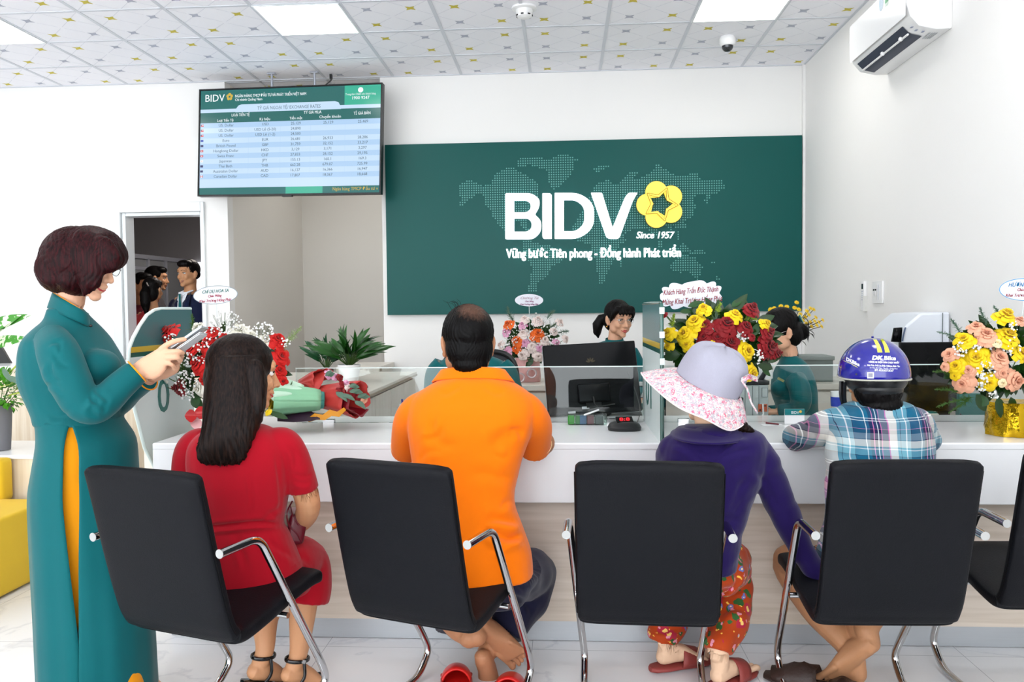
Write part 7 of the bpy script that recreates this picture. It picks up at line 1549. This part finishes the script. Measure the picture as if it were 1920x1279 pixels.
# ---- yellow and peach arrangement, right
A4 = arrangement('flower_arrangement', 'yellow and peach rose arrangement in gold vase at the right edge', 3.30, (1872, 672), 112,
 rs([(1888, 589, 21), (1806, 635, 19), (1892, 628, 24), (1830, 670, 25), (1791, 686, 18), (1855, 718, 18), (1916, 660, 17), (1790, 705, 10)], 'rose', 'yel')+rs([(1830, 611, 15), (1850, 626, 20), (1779, 664, 15), (1875, 670, 22), (1907, 714, 21), (1804, 720, 20), (1815, 694, 16), (1912, 600, 12), (1880, 700, 12), (1770, 688, 9)], 'rose', 'peach')+rs([(1878, 718, 13), (1868, 646, 15)], 'bud', 'cream'),
 leaves=[(1830, 740, 1850, 772, 24, M_leafd), (1870, 745, 1878, 785, 18, M_leafd), (1895, 745, 1900, 775, 16, M_leafd), (1850, 745, 1835, 762, 20, M_leaf)], gyp=[(1848, 695, 18, 70), (1800, 655, 14, 30), (1897, 650, 18, 60), (1830, 655, 9, 12), (1843, 722, 12, 25), (1900, 612, 10, 20), (1862, 740, 10, 14)],
 ferns=[([(1800, 640), (1780, 628), (1756, 622)], 12, M_leafg), ([(1800, 625), (1790, 608), (1783, 598)], 12, M_leafg), ([(1850, 610), (1842, 590), (1837, 576)], 12, M_leafg), ([(1880, 605), (1870, 585), (1863, 573)], 12, M_leafg), ([(1795, 712), (1772, 698), (1748, 697)], 14, M_fern), ([(1815, 738), (1782, 732), (1752, 730)], 16, M_fern), ([(1825, 745), (1790, 752), (1755, 764)], 16, M_fern), ([(1820, 745), (1800, 760), (1778, 775)], 14, M_fern)], fill=110, fl=(.06, .02))
b = MB(); q = at(1897, 790, 3.30); q.z = .793; n_ = 40
b.loft([[q+Vector((r*(1+.05*math.sin(7*a+z*40)+.03*math.sin(13*a))*math.cos(a), r*(1+.05*math.sin(7*a+z*40)+.03*math.sin(13*a))*math.sin(a), z)) for a in np.linspace(0, 2*math.pi, n_, endpoint=False)] for r, z in ((.05, 0), (.088, 0), (.092, .03), (.086, .07), (.09, .115), (.094, .13), (.05, .12))]); b.build('vase', mat('gold_foil', '#c9a21a', rough=.18, metal=.85, var=(14, .15), bump=(30, .5)), A4, world=True)
card('oval greeting card with blue outline on a stick at the right edge', 1921, 543, 46, 20, 3.35, 0, [('HƯƠNG THỦY', '#3f9ad0', 0, 5, 62, 11), ('Chúc Mừng', '#b03848', 0, -3, 28, 8), ('Khai Trương Hồng Phát', '#b03848', 0, -13, 70, 8)], (1912, 620), edge='#4aa0d8')
# ---- yellow chrysanthemums behind the bun
t = thing('flower_arrangement', 'spray of small yellow chrysanthemums in dark vase behind the teller with bun', 'flower arrangement', at(1490, 640, 5.6)); c = at(1480, 650, 5.6)
pts = [(1464, 574), (1475, 575), (1494, 567), (1490, 577), (1498, 580), (1486, 588), (1501, 589), (1513, 583), (1520, 578), (1526, 580), (1520, 604), (1528, 602), (1543, 600), (1541, 612), (1510, 594), (1488, 598), (1496, 602), (1505, 600), (1532, 610), (1522, 612), (1530, 595), (1480, 592), (1470, 590), (1451, 578), (1444, 580), (1493, 612), (1478, 606), (1512, 606), (1536, 604), (1500, 594), (1485, 602), (1517, 590)]
b = MB()
for x, y in pts:
    p = at(x, y, 5.6+RNG.uniform(-.04, .04)); put_flower(t, 'chrysanthemum', 'daisy', 'yel', p, Vector((x-1490, -60, 40)), .0165); b.tube(bez([p, (p+c)/2+Vector((0, 0, .03)), c], 4), .0022, n=4)
b.build('stems', mat('dark_stem', '#23231a', rough=.6, var=(20, .1)), t, world=True)['kind'] = 'stuff'
b = MB(); [leaf_geo(b, at(x, y, 5.58), Vector((RNG.normal(), 0, RNG.normal())), (0, 0, 1), .05, .012) for x, y in [(RNG.uniform(1480, 1520), RNG.uniform(600, 640)) for _ in range(40)]]; b.build('foliage', mat('dark_foliage', '#1d1f18', rough=.6, var=(20, .2)), t, world=True, fix=False)['kind'] = 'stuff'
b = MB(); q = c.copy(); q.z = .786; b.lathe([(.02, 0), (.06, 0), (.075, .1), (.05, c.z-.786), (.01, c.z-.786)], q, n=20); b.build('vase', M_blk, t, world=True)
# ---- bouquets lying on the counter
def wrap_cone(par, nm, m_, pa, pb, r0, r1, wav=.1, n=36, a0=0, a1=2*math.pi, flat=.75, rows=9, teeth=0):
    d = pb-pa; x, y, z = basis(d, (0, 0, 1)); R_ = []
    for i in range(rows):
        s = i/(rows-1); r = r0+(r1-r0)*s**.8; R_.append([pa+d*(s+(teeth*(k % 2) if i == rows-1 else 0))+(x*math.cos(a)+y*math.sin(a)*flat)*r*(1+wav*s*math.sin(5*a+s*3)+.04*math.sin(11*a)) for k, a in enumerate(np.linspace(a0, a1, n))])
    b = MB(); b.loft(R_, cap=False, close=False); o = b.build(nm, m_, par, world=True, fix=False, smooth=True); sd = o.modifiers.new('t', 'SOLIDIFY'); sd.thickness = .0015; return o
zt = .795
g = thing('bouquet', 'bouquet in mint green paper lying on the counter beside the woman in red', 'bouquet', at(555, 745, 3.42)); M_mint = mat('mint_paper', '#8cc79e', rough=.6, var=(6, .06), bump=(9, .5)); M_mintp = mat('mint_paper_pale', '#c3e6cd', rough=.6, var=(6, .05), bump=(9, .4)); M_tealp = mat('teal_paper', '#3f8a80', rough=.6, var=(6, .05))
pa, pb = at(600, 750, 3.45), at(512, 748, 3.38)
wrap_cone(g, 'inner_paper', M_tealp, pa+(pa-pb)*.08, pa-(pa-pb)*.2, .048, .055); wrap_cone(g, 'outer_paper', M_mint, pa, pb, .062, .098, .08, flat=.7); wrap_cone(g, 'paper_fold', M_mintp, pa*.6+pb*.4+Vector((0, .015, .015)), pb+Vector((-.005, .01, .025)), .06, .098, .1, a0=-.3, a1=3.4, teeth=.08)
for i in range(4): put_flower(g, 'rose', 'rose', 'yel' if i else 'cream', pb+Vector((-.02, -.03+.03*i, -.03+.022*(i % 2))), (-1, -.2, .2), .03)
put_flower(g, 'tulip', 'bud', 'yel', at(508, 778, 3.28), (-.4, -.6, .7), .028); leaf_part(g, at(540, 785, 3.32), at(500, 770, 3.28)-at(540, 785, 3.32), .10, .012, M_leaf)
b = MB(); b.tube([pa, pb+(pa-pb)*.1], .02, n=8); b.build('stems', M_stem, g, world=True)
g = thing('bouquet', 'bouquet of dark red and pink roses in red paper lying on the counter', 'bouquet', at(630, 735, 3.5)); M_rp = mat('red_paper', '#c23a34', rough=.45, var=(5, .06), bump=(8, .5)); M_rpd = mat('dark_red_paper', '#7d1520', rough=.3, var=(6, .1))
pa, pb = at(585, 742, 3.56), at(668, 748, 3.46)
wrap_cone(g, 'outer_paper', M_rp, pa, pb, .045, .095, .1, flat=.8); wrap_cone(g, 'paper_sheet', M_rp, at(565, 728, 3.6), at(610, 712, 3.55), .05, .085, .08, a0=.2, a1=4., flat=.6)
b = MB(); V = [at(*p) for p in ((558, 714, 3.56), (585, 697, 3.58), (612, 694, 3.58), (606, 715, 3.5), (594, 738, 3.44), (575, 722, 3.48))]; b.add(V, [tuple(range(6))]); o = b.build('paper_flap', M_rp, g, world=True, fix=False); sd = o.modifiers.new('t', 'SOLIDIFY'); sd.thickness = .0015
wrap_cone(g, 'dark_sheet', M_rpd, pa+(pb-pa)*.55, pb+(pb-pa)*.12, .06, .085, .1, a0=1.8, a1=5.4, flat=.8)
for i, (x, y, r, kd, c_) in enumerate(((618, 702, 11, 'rose', 'pink'), (628, 706, 9, 'rose', 'pink'), (637, 708, 9, 'rose', 'dred'), (645, 722, 10, 'rose', 'dred'), (652, 726, 9, 'rose', 'blush'), (640, 735, 12, 'rose', 'dred'), (655, 740, 10, 'rose', 'dred'), (676, 744, 10, 'rose', 'dred'), (683, 748, 9, 'rose', 'peach'), (650, 718, 7, 'rose', 'pink'), (665, 738, 9, 'rose', 'dred'))): put_flower(g, 'rose', kd, c_, at(x, y, 3.40), (.8, -.5, .4), r*.0022)
for x, y, x1, y1 in ((610, 705, 622, 694), (655, 725, 668, 720), (640, 740, 660, 745), (665, 752, 680, 762), (670, 745, 688, 738), (630, 735, 645, 748), (655, 735, 675, 730)):
    for q_ in range(3): a, e = at(x+q_*4, y, 3.37), at(x1+q_*3, y1+q_*3, 3.36); leaf_part(g, a, e-a, (e-a).length, .009, M_leafg, .05)
b = MB(); b.loft([[at(x, y, 3.36), at(x+4, y+w, 3.34)] for x, y, w in ((575, 786, 6), (590, 775, 12), (605, 778, 10), (618, 768, 12), (632, 772, 10), (645, 764, 5))], cap=False, close=False); b.build('ribbon', mat('amber_ribbon', '#d08a14', rough=.3, var=(9, .1)), g, world=True, fix=False)
b = MB(); b.loft([[at(x, y, 3.42), at(x, min(y+w, 797), 3.32)] for x, y, w in ((520, 776, 14), (550, 772, 20), (580, 770, 20), (600, 778, 8))], cap=False, close=False); b.build('wrap_end', mat('plum_tissue', '#3a2238', rough=.5, var=(9, .2)), g, world=True, fix=False)
# ---- potted plants
def potted(lab, c, pr, ph, potm, n, L, w, m_, spread=1., name='potted_plant', bend=.35, base=0., up=.9):
    t = thing(name, lab, 'potted plant', c); b = MB(); b.lathe([(.01, 0), (pr*.78, 0), (pr, ph), (pr*.93, ph), (pr*.88, ph*.9), (.01, ph*.88)], c, n=32); b.build('pot', potm, t, world=True)
    b = MB(); b.lathe([(.001, ph*.89), (pr*.88, ph*.9), (.001, ph*.895)], c, n=20); b.build('soil', mat('soil', '#2b211a', rough=.95, var=(60, .3)), t, world=True)
    for i in range(n):
        a = i*2.4; e = (.15+.85*((i % 7)/6))*spread; d = Vector((math.cos(a)*e, math.sin(a)*e, up)); l = L*RNG.uniform(.65, 1.1); p0 = c+Vector((0, 0, ph*.85)); p1 = p0+d.normalized()*l*.45
        o = leaf_part(t, p1, d*.8+Vector((math.cos(a)*.25, math.sin(a)*.25, -.05)), l*.62, w*RNG.uniform(.8, 1.15), m_, bend, up=(RNG.normal()*.5, -.6, .6)); b = MB(); b.tube([p0, p1], .0022, n=5); b.build('stalk', M_stem, o, world=True)
    return t
c = atz(655, 716, .832); c.z = .832; M_pl = mat('lily_leaf', '#1f5218', rough=.3, spec=.5, var=(20, .3))
potted('peace lily with arching leaves in white pot on the return cabinet', c, .075, .115, M_plast, 88, .29, .019, M_pl, 1.15, up=.8)
c2 = atz(614, 712, .832); c2.z = .832; potted('small dark-leaved plant in dark pot beside the white pot', c2+Vector((-.02, .05, 0)), .05, .07, M_blk, 40, .24, .017, mat('zz_leaf', '#1d4a2a', rough=.25, spec=.5, var=(20, .25)), .75)
MB().box(at(673, 722, 4.9), (.1, .05, .014)).build('black_box', M_blk).name = 'remote_control'; tag(bpy.data.objects['remote_control'], 'small black remote lying beside the white pot on the return cabinet', 'remote control'); o = bpy.data.objects['remote_control']; o.location.z += .839-at(673, 722, 4.9).z
# left: variegated plant and bushy plant
c = Vector((at(-80, 800, 4.3).x, 4.3, .576)); t = potted('dumb cane plant with large green leaves marked white, at the left edge', c, .09, .16, mat('grey_pot', '#6a6a6e', rough=.6, var=(9, .05)), 6, .3, .03, M_leaf, .6)
def varieg(nt, b_, src):
    L = nt.links.new; N = nt.nodes.new; n = N('ShaderNodeTexNoise'); n.inputs['Scale'].default_value = 22; n.inputs['Distortion'].default_value = .8; L(src, n.inputs['Vector']); r = N('ShaderNodeValToRGB'); e = r.color_ramp.elements; e[0].position = .52; e[0].color = C('#3f8a2a'); e[1].position = .56; e[1].color = C('#dbe8c8'); L(n.outputs['Fac'], r.inputs[0]); L(r.outputs[0], b_.inputs['Base Color'])
M_var = mat('leaf_variegated', '#3f8a2a', rough=.4, build=varieg)
for x0, y0, x1, y1, w in ((-40, 625, 48, 586, 15), (-30, 632, 30, 588, 16), (-30, 650, 46, 630, 13), (-60, 640, 10, 600, 18)):
    a, e = at(x0, y0, 4.2), at(x1, y1, 4.1); o = leaf_part(t, a, e-a, (e-a).length, w*4.2/F, M_var, .1); b = MB(); b.tube([a, c+Vector((0, 0, .14))], .005, n=6); b.build('stalk', M_stem, o, world=True)
c = Vector((at(2, 866, 4.2).x, 4.2, .577)); t = potted('bushy artificial plant with small bright leaves in grey pot on the ledge, left edge', c, .062, .24, mat('grey_pot', ''), 14, .36, .006, mat('grass_leaf', '#9aab3a', rough=.5, var=(20, .2)), 1.1, bend=.7)
b = MB(); cc = at(5, 735, 4.2)
for i in range(420):
    v = Vector(RNG.normal(size=3)).normalized(); p = cc+Vector((v.x*.105, v.y*.1, v.z*.11))*RNG.uniform(.5, 1.05); leaf_geo(b, p, v+Vector((0, 0, .3)), (0, 0, 1), .028, .009, n=3)
b.build('small_leaves', mat('bright_leaf', '#4f9a22', rough=.4, var=(30, .3)), t, world=True, fix=False)['kind'] = 'stuff'
for x, y, x1, y1 in ((15, 705, 45, 722), (5, 690, 20, 715)): a, e = at(x, y, 4.05), at(x1, y1, 4.05); leaf_part(t, a, e-a, (e-a).length*1.1, .014, M_leafg, .05)
# ================================================================== THINGS ON THE COUNTER AND BEHIND IT
def plate_R(n): n = Vector(n).normalized(); x = Vector((0, 0, 1)).cross(n).normalized(); z = n.cross(x); return Matrix((x, -n, z)).transposed()   # local -y faces n
M_scr = mat('monitor_black', '#0b0c0e', rough=.22, spec=.16, var=(6, .1)); M_sil = mat('monitor_edge', '#c9ccd0', rough=.3, metal=.5, var=(9, .03))
def monitor(lab, TLp, TRp, BLp, base_z, logo=True, silver=True):
    TL_, TR_, BL_ = TLp, TRp, BLp; ux_ = (TR_-TL_); W_ = ux_.length; ux_.normalize(); uy_ = TL_-BL_; H_ = uy_.length; uy_ = (uy_-ux_*uy_.dot(ux_)).normalized(); n_ = ux_.cross(uy_); c_ = TL_+ux_*W_/2-uy_*H_/2; R_ = Matrix((ux_, uy_, n_)).transposed()
    t = thing('monitor', lab, 'monitor', (c_.x, c_.y+.05, base_z)); MB().box(c_-n_*.012, (W_, H_, .022), rot=R_).build('back_shell', M_scr, t, world=True, bevel=.005)
    if silver: MB().box(c_-n_*.026, (W_+.002, H_+.002, .006), rot=R_).build('screen_edge', M_sil, t, world=True)
    q = c_-uy_*H_*.22; b = MB(); b.box(q+n_*.012, (W_*.34, H_*.26, .03), rot=R_, bev=.008); b.build('rear_bulge', M_scr, t, world=True)
    b = MB(); b.box(Vector((q.x, q.y-.01, (base_z+q.z)/2)), (.07, .02, max(.02, q.z-base_z)), rot=(0, 0, math.atan2(ux_.y, ux_.x))); b.build('stand', M_blk, t, world=True)
    MB().box((q.x, q.y, base_z+.007), (.24, .18, .012), rot=(0, 0, math.atan2(ux_.y, ux_.x)), bev=.004).build('foot', M_blk, t, world=True)
    if logo:
        b = MB(); b.lathe([(.0001, 0), (.004, 0), (.005, .001), (.0001, .001)], (0, 0, 0), n=12); p = c_-uy_*H_*.5+uy_*.035+ux_*W_*.03+n_*.001
        b = MB(); b.box(c_-uy_*(H_*.5-.012)-ux_*W_*.25+n_*.0005, (.035, .01, .001), rot=R_); b.box(c_-uy_*(H_*.5-.03)-ux_*W_*.1+n_*.0005, (.035, .012, .001), rot=R_); b.build('rating_label', mat('label_white', '#d5d7d9', rough=.5, var=(90, .05)), t, world=True)
        b = MB()
        for k in range(5): a = math.radians(90+36*(k-2)); b.ell(c_+uy_*H_*.22+(ux_*math.cos(a)+uy_*math.sin(a))*.014+n_*.0006, (.004, .001, .010), rot=R_ @ Matrix.Rotation(a-1.57, 3, 'Z') @ Matrix.Rotation(1.57, 3, 'X'), n=10, m=6)
        b.build('lotus_mark', mat('mark_bronze', '#3b3424', rough=.3, metal=.6, var=(40, .1)), t, world=True)
        b = MB(); b.tube(bez([c_-ux_*W_*.02-uy_*H_*.28+n_*.03, c_+ux_*.0-uy_*H_*.42+n_*.05, c_+ux_*W_*.2-uy_*H_*.40+n_*.03], 6), .003, n=6); b.build('cable', M_blk, t, world=True)
    return t
monitor('large black monitor seen from behind, left of the edge-on divider', at(1017, 648, 3.92), at(1190, 638, 3.98), at(1009, 781, 3.82), .728)
tR = thing('monitor', 'wide black monitor seen from behind the glass, right of the helmet', 'monitor', at(1745, 780, 4.3))
a, b_, c = at(1686, 643, 4.12), at(1815, 640, 4.12), at(1686, 772, 4.12); MB().box(((a+b_)/2+Vector((0, 0, (c.z-a.z)/2))), (b_.x-a.x, .025, a.z-c.z), bev=.005).build('back_shell', M_scr, tR, world=True)
q = at(1768, 768, 4.16); MB().box((q.x, q.y+.0, .78), (.06, .02, .14)).build('stand', M_blk, tR, world=True); MB().box((q.x, q.y, .732), (.22, .16, .012), bev=.004).build('foot', M_blk, tR, world=True)
# digital number display
q = atz(1172, 808, .793); t = thing('number_display', 'black desktop counter unit with red digits in front of the monitor', 'display', q+Vector((0, .05, 0))); c = q+Vector((.0, .035, 0)); b = MB(); b.loft([[c+Vector((u*w, v*d, z)) for u, v in superell(28, .8)] for w, d, z in ((.068, .058, 0), (.07, .06, .012), (.062, .05, .026), (.042, .03, .036))]); b.build('housing', M_blk, t, world=True)
b = MB(); b.box(c+Vector((.0, -.008, .040)), (.07, .042, .012), rot=(.5, 0, .15), bev=.003); b.build('face', M_scr, t, world=True); b = MB(); add_text(b, '8:8', c+Vector((-.022, -.024, .040)), Vector((1, .15, 0)), Vector((0, .86, .5)), .03, fit=.044, thick=.001); b.build('digits', mat('led_red', '#500000', emit=('#ff2430', 1.1), var=(30, .05)), t, world=True)
b = MB(); b.tube(bez([c+Vector((.05, .02, .012)), at(1200, 770, 3.75), at(1192, 735, 3.9), at(1178, 700, 3.93), at(1176, 688, 3.95)], 6), .0022, n=6); b.build('cable', M_blk, t, world=True)
# pen tray, clear with green end
t = thing('pen_tray', 'clear stationery box with green end and coloured clips beneath the monitor', 'stationery box', atz(1100, 795, .793)); c0_ = atz(1102, 797, .793)
b = MB(); b.box(c0_+Vector((0, .03, .022)), (.17, .055, .042), bev=.003); b.build('box', glassmat('clear_plastic', '#dfe8e4'), t, world=True, smooth=False)
for x, w, col, nm in ((-.072, .028, '#3fc22f', 'end_green'), (-.043, .02, '#3f9c54', 'block'), (-.02, .03, '#3f78a8', 'block'), (.012, .03, '#8a4a55', 'block'), (.05, .035, '#5a6a68', 'block')): MB().box(c0_+Vector((x, .03, .020)), (w, .05, .036), bev=.003).build(nm, mat('tray_'+col[1:], col, rough=.3, var=(20, .06)), t, world=True)
# pens in front of the monitor
t = thing('pen', 'white pen lying on the stationery box', 'pen', at(1118, 778, 3.6)); MB().tube([at(1096, 778, 3.57), at(1122, 769, 3.6)], .004, n=8, cap='round').build('barrel', M_white, t, world=True)
t = thing('desk_phone', 'black desk telephone behind the glass at the foot of the monitor', 'telephone', at(1170, 790, 3.95)); c = at(1172, 782, 3.95); c.z = .728; b = MB(); b.loft([[c+Vector((x*.09, y, z)) for x, y, z in ((-1, -.09, 0), (1, -.09, 0), (1, .09, 0), (-1, .09, 0))], [c+Vector((x*.085, y, z)) for x, y, z in ((-1, -.085, .03), (1, -.085, .03), (1, .085, .07), (-1, .085, .07))]]); b.build('base', M_blk, t, world=True, bevel=.006); b = MB(); b.tube(bez([c+Vector((-.09, -.06, .08)), c+Vector((-.05, 0, .10)), c+Vector((-.06, .07, .11))], 5), [.02]*4+[.014]*4+[.02]*3, n=12, cap='round'); b.build('handset', M_blk, t, world=True)
t = thing('document_tray', 'clear plastic document tray with papers behind the monitor', 'tray', at(1208, 760, 4.05)); c = at(1212, 775, 4.1); c.z = .728
for k in range(4): MB().box(c+Vector((0, 0, .03+.055*k)), (.16, .24, .004)).build('shelf', M_glass, t, world=True, smooth=False)
for s in (-1, 1): MB().box(c+Vector((s*.08, 0, .11)), (.004, .24, .22)).build('side', M_glass, t, world=True, smooth=False)
tag(MB().box(c+Vector((0, 0, .043)), (.14, .2, .02)).build('paper_stack', mat('paper_white', '#e9ecee')), 'stack of white papers lying in the clear document tray', 'paper')
# pen stand left of the man
t = thing('pen_holder', 'white pen holder with blue pens beside the left shoulder of the man in orange', 'pen holder', atz(762, 770, .728)); c = at(762, 745, 4.0); c.z = .728; MB().lathe([(.001, 0), (.035, 0), (.035, .11), (.031, .11), (.031, .01), (.001, .01)], c, n=20).build('cup', M_plast, t, world=True)
for k in range(3): tag(MB().tube([c+Vector((-.015+.015*k, 0, .02)), c+Vector((-.022+.02*k, 0, .135))], .0045, n=8).build('pen', mat('pen_blue', '#1f3f9a', rough=.3, var=(20, .05))), 'blue pen standing in the white pen holder', 'pen', 'blue pens in the white holder')
# grey computer tower with orange seal and black top, behind the hat
t = thing('computer_tower', 'pale grey machine with black top and orange seal beside the teller with bun', 'machine', at(1412, 775, 4.0)); c = at(1400, 722, 3.98); z1 = c.z; xa, xb = at(1345, 740, 3.98).x, at(1441, 740, 3.98).x
M_grey = mat('machine_grey', '#b9c1c1', rough=.35, var=(5, .03)); MB().span((xa, 3.98, .728), (xb, 4.25, z1), bev=.006).build('case', M_grey, t, world=True); MB().span((xa-.004, 3.975, z1), (xb+.004, 4.255, z1+.02), bev=.004).build('top_cover', M_blk, t, world=True)
b = MB()
for px in (1397, 1411, 1423): x = at(px, 740, 3.98).x; b.span((x-.001, 3.977, .74), (x+.001, 3.981, z1-.005))
b.build('panel_seam', mat('seam_grey', '#6b7373', rough=.5, var=(20, .05)), t, world=True); b = MB(); q = at(1434, 736, 3.976); b.box(q, (.028, .002, .045)); b.build('inset_frame', mat('seam_grey', ''), t, world=True); MB().box(q+Vector((0, -.0012, 0)), (.024, .002, .041)).build('inset', M_grey, t, world=True)
q = at(1430, 765, 3.975); MB().box(q, (.042, .002, .036)).build('orange_seal', mat('seal_orange', '#d0623a', rough=.5, var=(60, .08)), t, world=True); b = MB(); b.box(q+Vector((.01, -.0015, .01)), (.012, .001, .005)); b.box(q+Vector((-.012, -.0015, -.01)), (.008, .001, .008)); b.build('seal_print', M_blk, t, world=True)
b = MB(); b.tube([q+Vector((0, -.004, .02)), q+Vector((0, -.012, -.03)), q+Vector((-.03, -.03, -.06))], .004, n=8); b.build('white_cable', M_plast, t, world=True)
t = thing('air_purifier', 'white cylinder with dark stand behind the yellow roses', 'appliance', at(1428, 720, 4.12)); c = at(1428, 718, 4.12); c.z = z1+.02; MB().lathe([(.001, 0), (.052, 0), (.055, .05), (.055, .16), (.04, .2), (.001, .205)], c, n=28).build('body', M_plast, t, world=True)
b = MB(); b.tube([c+Vector((-.02, -.07, .0)), c+Vector((.01, -.07, .05))], .012, n=8, cap='round'); b.build('knob', M_blk, t, world=True)
# nameplate, pen
t = thing('desk_sign', 'small teal and white BIDV desk sign beside the plaid sleeve', 'sign', atz(1490, 800, .793)); a, e = at(1471, 767, 3.60), at(1508, 767, 3.60); w_ = e.x-a.x; c = (a+e)/2; hb = c.z-.793
MB().box((c.x, 3.60, .793+hb/2), (w_, .006, hb)).build('plate', M_white, t, world=True); MB().box((c.x, 3.596, c.z-.013), (w_, .003, .026)).build('teal_band', mat('band_teal', '#12787c', rough=.3, var=(9, .03)), t, world=True)
b = MB(); add_text(b, 'BIDV', (c.x-.014, 3.594, c.z-.02), (1, 0, 0), (0, 0, 1), .016, fit=.032); b.build('plate_text', M_helw, t, world=True, smooth=False); b = MB(); b.ell((c.x+.024, 3.5935, c.z-.011), (.006, .001, .006), n=10, m=6); b.build('plate_emblem', mat('plate_gold', '#d7b64a', rough=.4, var=(30, .05)), t, world=True)
t = thing('form_sheet', 'white form with a pen line on the counter below the pale grey machine', 'paper', atz(1452, 800, .7935)); q = atz(1448, 797, .7932); MB().box(q, (.09, .05, .0008), rot=(0, 0, .1)).build('sheet', mat('paper_white', '#e9ecee'), t, world=True)
t = thing('pen', 'dark red pen lying on the white form', 'pen', q+Vector((0, 0, .004))); MB().tube([q+Vector((-.02, .02, .006)), q+Vector((.02, -.02, .006))], .0035, n=8, cap='round').build('barrel', mat('pen_maroon', '#6d2630', rough=.3, var=(20, .05)), t, world=True)
t = thing('drinking_cup', 'small white and blue cup beside the helmet strap', 'cup', at(1568, 745, 3.9)); c = at(1570, 738, 3.95); c.z = .728; MB().lathe([(.001, 0), (.02, 0), (.03, .17), (.027, .17), (.018, .01), (.001, .01)], c, n=20).build('body', M_plast, t, world=True); MB().lathe([(.0285, .10), (.0295, .12), (.030, .145)], c+Vector((0, 0, 0)), n=20, cap=False).build('blue_band', mat('band_blue', '#2a3fae', rough=.4, var=(9, .05)), t, world=True)
# right end: white printer, teal folder, small box, cables
t = thing('printer', 'large white office printer against the right wall behind the black monitor', 'printer', at(1740, 690, 4.6)); x0, x1 = at(1683, 640, 4.5).x, 2.05; zt, zb = at(1740, 587, 4.5).z, .80
b = MB(); b.loft([[Vector((x, y, z)) for x, z in ((x0-.01, zb), (x0-.01, zb+.2), (x0+.02, zb+.36), (x0+.05, zt-.06), (x0+.12, zt), (x1-.0, zt+.005), (x1, zb))] for y in (4.5, 4.9)]); b.build('casing', mat('printer_white', '#e3e8f0', rough=.3, var=(4, .02)), t, world=True, bevel=.012)
b = MB(); b.add([at(x, y, 4.495) for x, y in ((1678, 615), (1692, 614), (1690, 642), (1673, 641))], [(0, 1, 2, 3)]); o = b.build('control_panel', M_scr, t, world=True, fix=False); sd = o.modifiers.new('t', 'SOLIDIFY'); sd.thickness = .02; sd.offset = 1
b = MB(); b.tube([at(1698, 614, 4.49), at(1694, 628, 4.49), at(1692, 640, 4.49)], .006, n=8, flat=.6); b.build('handle', mat('handle_blue_grey', '#4a5c7a', rough=.3, var=(20, .05)), t, world=True)
b = MB(); x_ = at(1768, 640, 4.49).x; b.span((x_-.001, 4.493, zb+.05), (x_+.001, 4.499, zt)); b.build('panel_seam', mat('seam_grey', ''), t, world=True)
MB().span((x0-.03, 4.47, .786), (x1, 4.91, .80)).build('base', M_grey, t, world=True)
t = thing('printer_cabinet', 'beige low cabinet carrying the white printer', 'cabinet', (x0, 4.7, 0)); MB().span((x0-.05, 4.46, .002), (2.05, 4.95, .784)).build('body', M_beige, t, world=True); MB().span((x0-.03, 4.45, .08), (x0+.3, 4.46, .74)).build('door', M_beige, t, world=True)
t = thing('storage_box', 'grey-green storage box behind the teller with bun', 'box', at(1525, 690, 5.7)); a, e = at(1488, 668, 5.7), at(1562, 668, 5.7); b = MB(); b.span((a.x, 5.7, .786), (e.x, 5.95, a.z-.03)); b.build('body', mat('box_grey_green', '#6f7a76', rough=.5, var=(6, .05)), t, world=True); b = MB(); b.span((a.x-.01, 5.69, a.z-.03), (e.x+.01, 5.96, a.z), bev=.008); b.build('lid', mat('lid_grey_green', '#8b9490', rough=.5, var=(6, .05)), t, world=True)
t = thing('folder', 'teal folder standing behind the glass near the gold vase', 'folder', at(1822, 760, 4.1)); a, e = at(1795, 738, 4.1), at(1850, 780, 4.1); MB().span((a.x, 4.08, e.z-.02), (e.x, 4.12, a.z), bev=.004).build('cover', mat('folder_teal', '#0c6a66', rough=.4, var=(6, .05)), t, world=True); MB().span((a.x+.005, 4.085, .727), (e.x-.005, 4.115, e.z-.02)).build('pages', mat('paper_white', '#e9ecee'), t, world=True)
t = thing('tissue_box', 'small white box on the desk right of the plaid shoulder', 'box', at(1745, 790, 3.95)); a, e = at(1733, 775, 3.95), at(1757, 797, 3.95); MB().span((a.x, 3.93, .727), (e.x, 4.0, a.z), bev=.004).build('body', mat('box_ivory', '#d8d8cc', rough=.5, var=(6, .03)), t, world=True); MB().span((a.x+.004, 3.94, a.z), (e.x-.004, 3.99, a.z+.006)).build('opening', mat('folder_teal', ''), t, world=True)
for k, (p_, lb) in enumerate(((((1800, 776), (1815, 788), (1838, 790), (1856, 794)), 'upper'), (((1795, 783), (1810, 792), (1830, 797), (1850, 799)), 'lower'))):
    t = thing('cable', 'black power cable curling on the desk left of the gold vase, %s of two' % lb, 'cable', at(1820, 790, 3.9)); MB().tube(bez([Vector((at(x, y, 4.0).x, 3.98+.03*k-.02*i, .732)) if 0 else at(x, y, 3.93) for i, (x, y) in enumerate(p_)], 6), .0035, n=6).build('cord', M_blk, t, world=True)
